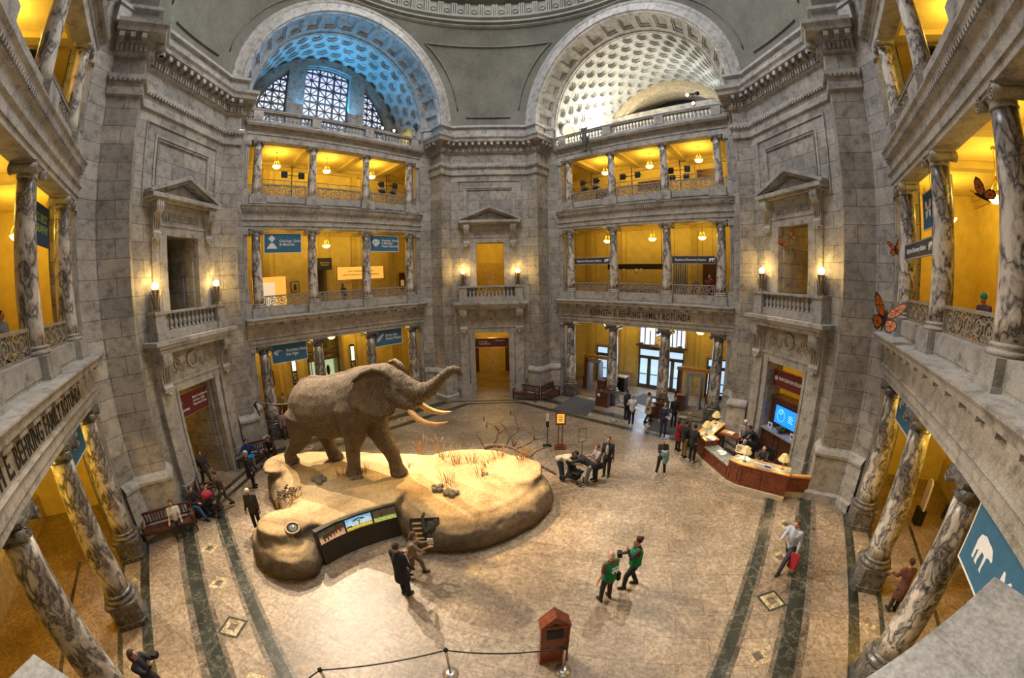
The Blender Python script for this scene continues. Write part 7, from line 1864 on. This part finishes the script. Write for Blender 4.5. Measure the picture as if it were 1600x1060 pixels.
person(3.45, 0.42, 150, 'Person in a black jacket bending over the stroller with back to the room', 1.72, (0.015, 0.015, 0.018), (0.13, 0.15, 0.19), lean=62, arms=((60, 5, 25), (60, 5, 25)), shoe=(0.25, 0.25, 0.28))
person(3.87, 0.66, -165, 'Person in a grey hooded top with dark straps beside the tall jacketed man', 1.58, (0.30, 0.25, 0.23), (0.02, 0.022, 0.03), (0.10, 0.04, 0.03), arms=((40, 6, 90), (30, 6, 80)), extra=shoulder_bag(1))
person(4.40, 0.95, -125, 'Tall man in an open black jacket over a beige top by the stroller group', 1.74, (0.02, 0.022, 0.03), (0.02, 0.02, 0.022), (0.08, 0.05, 0.04), arms=DN, extra=lambda r, J: (lambda m: (m.ell(J['chest']+J['fw']*0.11-Vector((0, 0, 0.06)), (0.06, 0.07, 0.24), 10, 8), m.build('undershirt', cloth((0.42, 0.36, 0.28)), r)))(MB()))
person(6.63, 0.58, -105, 'Woman in a dark jacket hugging a light blue coat alone in the open floor', 1.62, (0.025, 0.03, 0.02), (0.012, 0.014, 0.016), (0.12, 0.08, 0.06), (0.5, 0.42, 0.38), spread=0.17, arms=((30, 5, 95), (35, 5, 90)), extra=lambda r, J: (lambda m: (m.ell(J['hip']+Vector((0.24, 0.06, 0.20)), (0.10, 0.20, 0.14), 10, 8), m.ell(J['hip']+Vector((0.20, 0.12, -0.05)), (0.08, 0.13, 0.24), 10, 8), m.build('blue_coat', cloth((0.16, 0.30, 0.40)), r)))(MB()))
person(7.40, 6.95, -70, 'Guard in a dark uniform facing the room near the litter bin', 1.70, (0.03, 0.03, 0.04), (0.012, 0.012, 0.016), skin='skindk', arms=DN)
person(7.40, 6.09, 80, 'Guard in a white shirt and black trousers seen from behind near the entrance mats', 1.68, (0.60, 0.60, 0.64), (0.012, 0.012, 0.016), (0.30, 0.28, 0.26), arms=((15, 12, 70), (15, 12, 70)))
person(8.43, 6.20, -20, 'Person in a long cream coat walking near the second litter bin', 1.74, (0.55, 0.47, 0.33), (0.05, 0.05, 0.06), (0.03, 0.02, 0.02), coat=True, stride=0.35, arms=((30, 6, 20), (-20, 6, 10)))
person(8.51, 4.35, -120, 'Person in a navy jacket with a tan scarf on the dark floor mat', 1.72, (0.02, 0.03, 0.06), (0.02, 0.03, 0.055), (0.25, 0.20, 0.10), scarf=(0.45, 0.35, 0.12), arms=((30, 5, 60), (10, 7, 20)))
person(9.53, 5.20, -100, 'Person in black carrying a white bag behind the navy jacket', 1.72, BLACK, BLACK, arms=DN, extra=held(1, (0.10, 0.18, 0.20), (0.5, 0.5, 0.52), 'bag', (0, 0, -0.08)))
person(8.35, 2.45, 10, 'Visitor in a deep red coat at the desk corner', 1.62, (0.19, 0.012, 0.02), (0.03, 0.02, 0.02), longhair=True, coat=True, arms=DN)
person(8.32, 1.75, 15, 'Visitor in a black jacket and brown trousers leaning to the desk', 1.78, (0.014, 0.014, 0.016), (0.20, 0.11, 0.05), arms=((30, 6, 50), (10, 6, 20)), stride=0.1)
person(8.42, 1.18, 25, 'Visitor all in black with pale shoes closest to the low counter', 1.80, (0.02, 0.02, 0.022), (0.012, 0.012, 0.014), arms=((30, 6, 60), (30, 6, 60)), shoe=(0.35, 0.30, 0.26))
person(9.05, 2.75, -10, 'Grey-haired visitor in a grey coat behind the dark group at the desk', 1.72, (0.07, 0.065, 0.065), (0.03, 0.03, 0.03), (0.20, 0.18, 0.17), arms=DN)
person(11.15, 1.15, -120, 'Standing volunteer in a striped shirt and pale cap behind the desk', 1.70, (0.28, 0.26, 0.26), BLACK, hat=(0.6, 0.55, 0.5), arms=((20, 5, 60), (20, 5, 60)))
person(11.45, 0.55, 150, 'Person in a bulky black coat bending beside the screen cabinet', 1.70, (0.012, 0.012, 0.014), BLACK, lean=35, arms=((30, 8, 40), (30, 8, 40)), fat=1.2, coat=True)
person(10.86, -0.78, -150, 'Bald volunteer in dark clothes writing at the desk', 1.70, (0.03, 0.035, 0.035), BLACK, (0.5, 0.45, 0.4), bald=True, sit=0.50, lean=22, arms=((45, 5, 60), (45, 5, 60)), skin='skin')
person(10.35, -0.05, -165, 'Grey-haired volunteer in a black and white top seated at the desk', 1.62, (0.12, 0.12, 0.12), BLACK, (0.35, 0.30, 0.27), sit=0.50, lean=12, arms=((40, 5, 70), (40, 5, 70)))
person(7.90, -5.80, -165, 'Man in a pale blue shirt striding along the marble band carrying a red bag', 1.78, (0.36, 0.40, 0.48), (0.03, 0.03, 0.045), (0.08, 0.05, 0.035), lean=8, stride=0.75, arms=((-10, 8, 30), (40, 6, 60)), extra=held(0, (0.12, 0.26, 0.50), (0.30, 0.015, 0.02), 'red_bag', (0, 0, -0.24)), spread=0.08)
person(9.62, -8.62, 60, 'Person in a dark brown jacket leaning behind the nearest tall column', 1.62, (0.10, 0.035, 0.025), (0.03, 0.025, 0.02), arms=((20, 6, 50), (20, 6, 50)), lean=15, coat=True)
person(12.75, -8.6, 170, 'Person with long brown hair in a grey top near the bench in the near gallery', 1.60, (0.28, 0.24, 0.17), (0.03, 0.04, 0.05), (0.14, 0.06, 0.03), longhair=True, arms=((40, 5, 100), (20, 5, 60)))
person(15.1, -7.0, -120, 'Person in a dark blue jacket sitting low by the near gallery wall', 1.60, (0.01, 0.015, 0.035), BLACK, sit=0.32, lean=15, arms=((30, 5, 60), (30, 5, 60)))
# bench side
person(-12.35, -0.45, -20, 'Person in dark clothes walking out of the doorway beside the benches', 1.70, (0.035, 0.03, 0.026), (0.035, 0.03, 0.026), stride=0.5, arms=((20, 6, 20), (-20, 6, 20)))
person(-10.35, -1.75, 215, 'Person in dark clothes pushing the stroller towards the benches', 1.70, (0.05, 0.035, 0.03), (0.06, 0.045, 0.035), (0.06, 0.03, 0.03), stride=0.6, lean=10, arms=((40, 5, 40), (40, 5, 40)))
person(-11.15, -3.62, -45, 'Woman in a pale sleeveless top sitting on the near bench', 1.64, (0.50, 0.48, 0.47), BLACK, (0.06, 0.03, 0.02), sit=0.42, arms=((25, 5, 50), (25, 5, 50)), short_sleeve=True)
person(-11.25, -2.55, 0, 'Person in a black jacket and blue jeans sitting beside the stroller', 1.70, (0.012, 0.012, 0.015), (0.05, 0.09, 0.20), sit=0.42, lean=10, stride=0.6, arms=((40, 5, 60), (30, 5, 60)))
person(-8.25, -2.65, -75, 'White-haired man in a dark sweatshirt standing in the notch of the mound rim', 1.66, (0.035, 0.028, 0.025), (0.02, 0.02, 0.02), (0.55, 0.52, 0.48), arms=DN, head_pitch=25, fat=1.15)
person(-10.15, -0.05, 30, 'Person in black with a pale green hat standing before the elephant tail', 1.64, (0.012, 0.012, 0.018), (0.012, 0.012, 0.018), hat=(0.30, 0.36, 0.22), coat=True, arms=DN)
person(-11.44, 1.73, -47, 'Person in a navy sweater with a bright blue jacket on the lap, seated', 1.70, (0.012, 0.035, 0.14), (0.18, 0.15, 0.12), (0.05, 0.02, 0.02), sit=0.42, lean=5, arms=((20, 45, 30), (20, 45, 30)), extra=lambda r, J: (lambda m: (m.ell(Vector((0.26, 0.06, 0.58)), (0.22, 0.22, 0.07), 10, 8), m.build('blue_jacket', cloth((0.0, 0.22, 0.55)), r)))(MB()))
person(-10.78, 2.63, -60, 'Person in very dark clothes bent forward at the end of the far bench', 1.66, (0.02, 0.018, 0.016), (0.02, 0.018, 0.016), sit=0.42, lean=30, arms=((40, 5, 60), (40, 5, 60)))
person(-7.15, -9.15, 20, 'Person in a black coat raising a camera at the photo bottom edge', 1.66, (0.012, 0.012, 0.016), BLACK, (0.05, 0.03, 0.025), coat=True, arms=((60, 5, 80), (60, 5, 80)), longhair=True, extra=held(0, (0.14, 0.12, 0.10), BLACK, 'camera'), k=0.9)
person(-11.3, 5.0, -30, 'Person in a pink and grey jacket half hidden behind the elephant hind leg', 1.62, (0.30, 0.16, 0.16), (0.05, 0.03, 0.03), longhair=True, arms=DN)
person(-13.9, 8.2, -20, 'Child in a yellow jacket behind the elephant rump in the window gallery', 1.30, (0.62, 0.42, 0.03), (0.05, 0.05, 0.05), arms=DN)
person(-13.6, 9.0, -40, 'Child in a white and black top behind the elephant rump in the window gallery', 1.32, (0.5, 0.5, 0.5), BLACK, arms=DN)
person(-4.7, 14.3, -60, 'Person in a dark red jacket standing in the window gallery beside the central pier', 1.66, (0.22, 0.015, 0.015), (0.03, 0.02, 0.02), arms=DN)
person(14.1, 8.25, -160, 'Person in dark green passing through the metal detector near the desk', 1.72, (0.015, 0.035, 0.03), BLACK, stride=0.35, arms=DN)
person(13.75, 6.35, 150, 'Person in black leaning by the last entrance column', 1.72, BLACK, (0.02, 0.02, 0.03), arms=((30, 6, 80), (20, 6, 60)), extra=held(0, (0.1, 0.12, 0.02), (0.5, 0.5, 0.5), 'card'))
person(8.35, 12.0, -110, 'Guard in black beside the inspection table at the entrance', 1.70, BLACK, BLACK, skin='skindk', arms=DN)
# middle gallery
p = W('RB', 3.95, 13.15, 6.36); person(p.x, p.y, -140, 'Man in a dark red shirt on the phone behind the middle railing', 1.78, (0.13, 0.012, 0.03), DARK, (0.12, 0.06, 0.04), arms=((45, 15, 120), (40, 5, 90)), z=p.z, fat=1.12, group='people on the middle gallery')
p = W('RB', 2.95, 13.6, 6.36); person(p.x, p.y, -100, 'Person in a brown top behind the middle railing, next to the man in red', 1.62, (0.16, 0.12, 0.07), DARK, (0.18, 0.11, 0.06), arms=((30, 5, 60), (30, 5, 60)), z=p.z, lean=12, group='people on the middle gallery')
p = W('LB', 0.60, 13.3, 6.36); person(p.x, p.y, -20, 'Person with long dark hair behind the middle railing under the gold plaque', 1.58, (0.02, 0.018, 0.02), DARK, longhair=True, arms=DN, z=p.z, group='people on the middle gallery')
p = W('FR', -1.55, 13.3, 6.36); person(p.x, p.y, 160, 'Person with a teal hat behind the near scrollwork railing', 1.55, (0.10, 0.06, 0.10), DARK, hat=(0.02, 0.25, 0.28), arms=DN, z=p.z, lean=10, group='people on the middle gallery')
p = W('FL', 3.3, 13.6, 6.36); person(p.x, p.y, 30, 'Person in a grey top beyond the railing of the bench-side middle gallery', 1.68, (0.20, 0.20, 0.20), DARK, arms=DN, z=p.z, group='people on the middle gallery')
# strollers
def stroller(x, y, a, label, seat=BLACK, hood=None):
    r = thing('stroller', label, 'stroller', (x, y, 0), radians(a), 'strollers')
    m = MB()
    for sg in (-1, 1):
        m.tube([(0.38, sg*0.22, 0.12), (-0.1, sg*0.24, 0.55), (-0.48, sg*0.24, 1.0)], 0.016, 5); m.tube([(-0.35, sg*0.25, 0.12), (0.15, sg*0.24, 0.55)], 0.016, 5)
    m.tube([(-0.48, -0.24, 1.0), (-0.48, 0.24, 1.0)], 0.018, 6); m.tube([(-0.35, -0.25, 0.14), (-0.35, 0.25, 0.14)], 0.014, 5); m.build('frame', M['iron'], r)
    for px, py in ((0.40, 0.22), (0.40, -0.22), (-0.36, 0.27), (-0.36, -0.27)):
        w = MB(); R = 0.10 if px > 0 else 0.125; w.tube([(px+R*cos(k*pi/8), py, 0.002+0.02+R+R*sin(k*pi/8)) for k in range(17)], 0.02, 6); w.ell((px, py, R+0.02), (0.025, 0.02, 0.025), 6, 5); w.build('wheel', M['iron'], r)
    m = MB(); m.obox((0.12, 0, 0.48), (0.42, 0.38, 0.08)); m.obox((-0.14, 0, 0.66), (0.08, 0.38, 0.44), RY(-0.35)); m.obox((-0.02, 0, 0.28), (0.5, 0.36, 0.16)); m.build('seat', cloth(seat), r)
    m = MB(); m.ell((-0.12, 0, 0.86), (0.26, 0.22, 0.18), 12, 8); m.build('hood', cloth(hood or seat), r)
    return r
stroller(2.98, 0.72, -45, 'Dark stroller between the two bending adults')
stroller(-10.75, -2.3, 200, 'Dark stroller with a red hood in front of the benches', BLACK, (0.30, 0.02, 0.05))

# the setting keeps plain names
k = 100
for o in list(COL.objects):
    if o.get('kind') == 'structure':
        if o.name.startswith('ceiling_'): o.name = 'ceiling'
        elif o.name.startswith('floor_'): o.name = 'floor'
        elif o.name.startswith('trim_') and not o.name[5:].isdigit(): k += 1; o.name = 'trim_%d' % k
bpy.data.scenes.remove(_tmp)
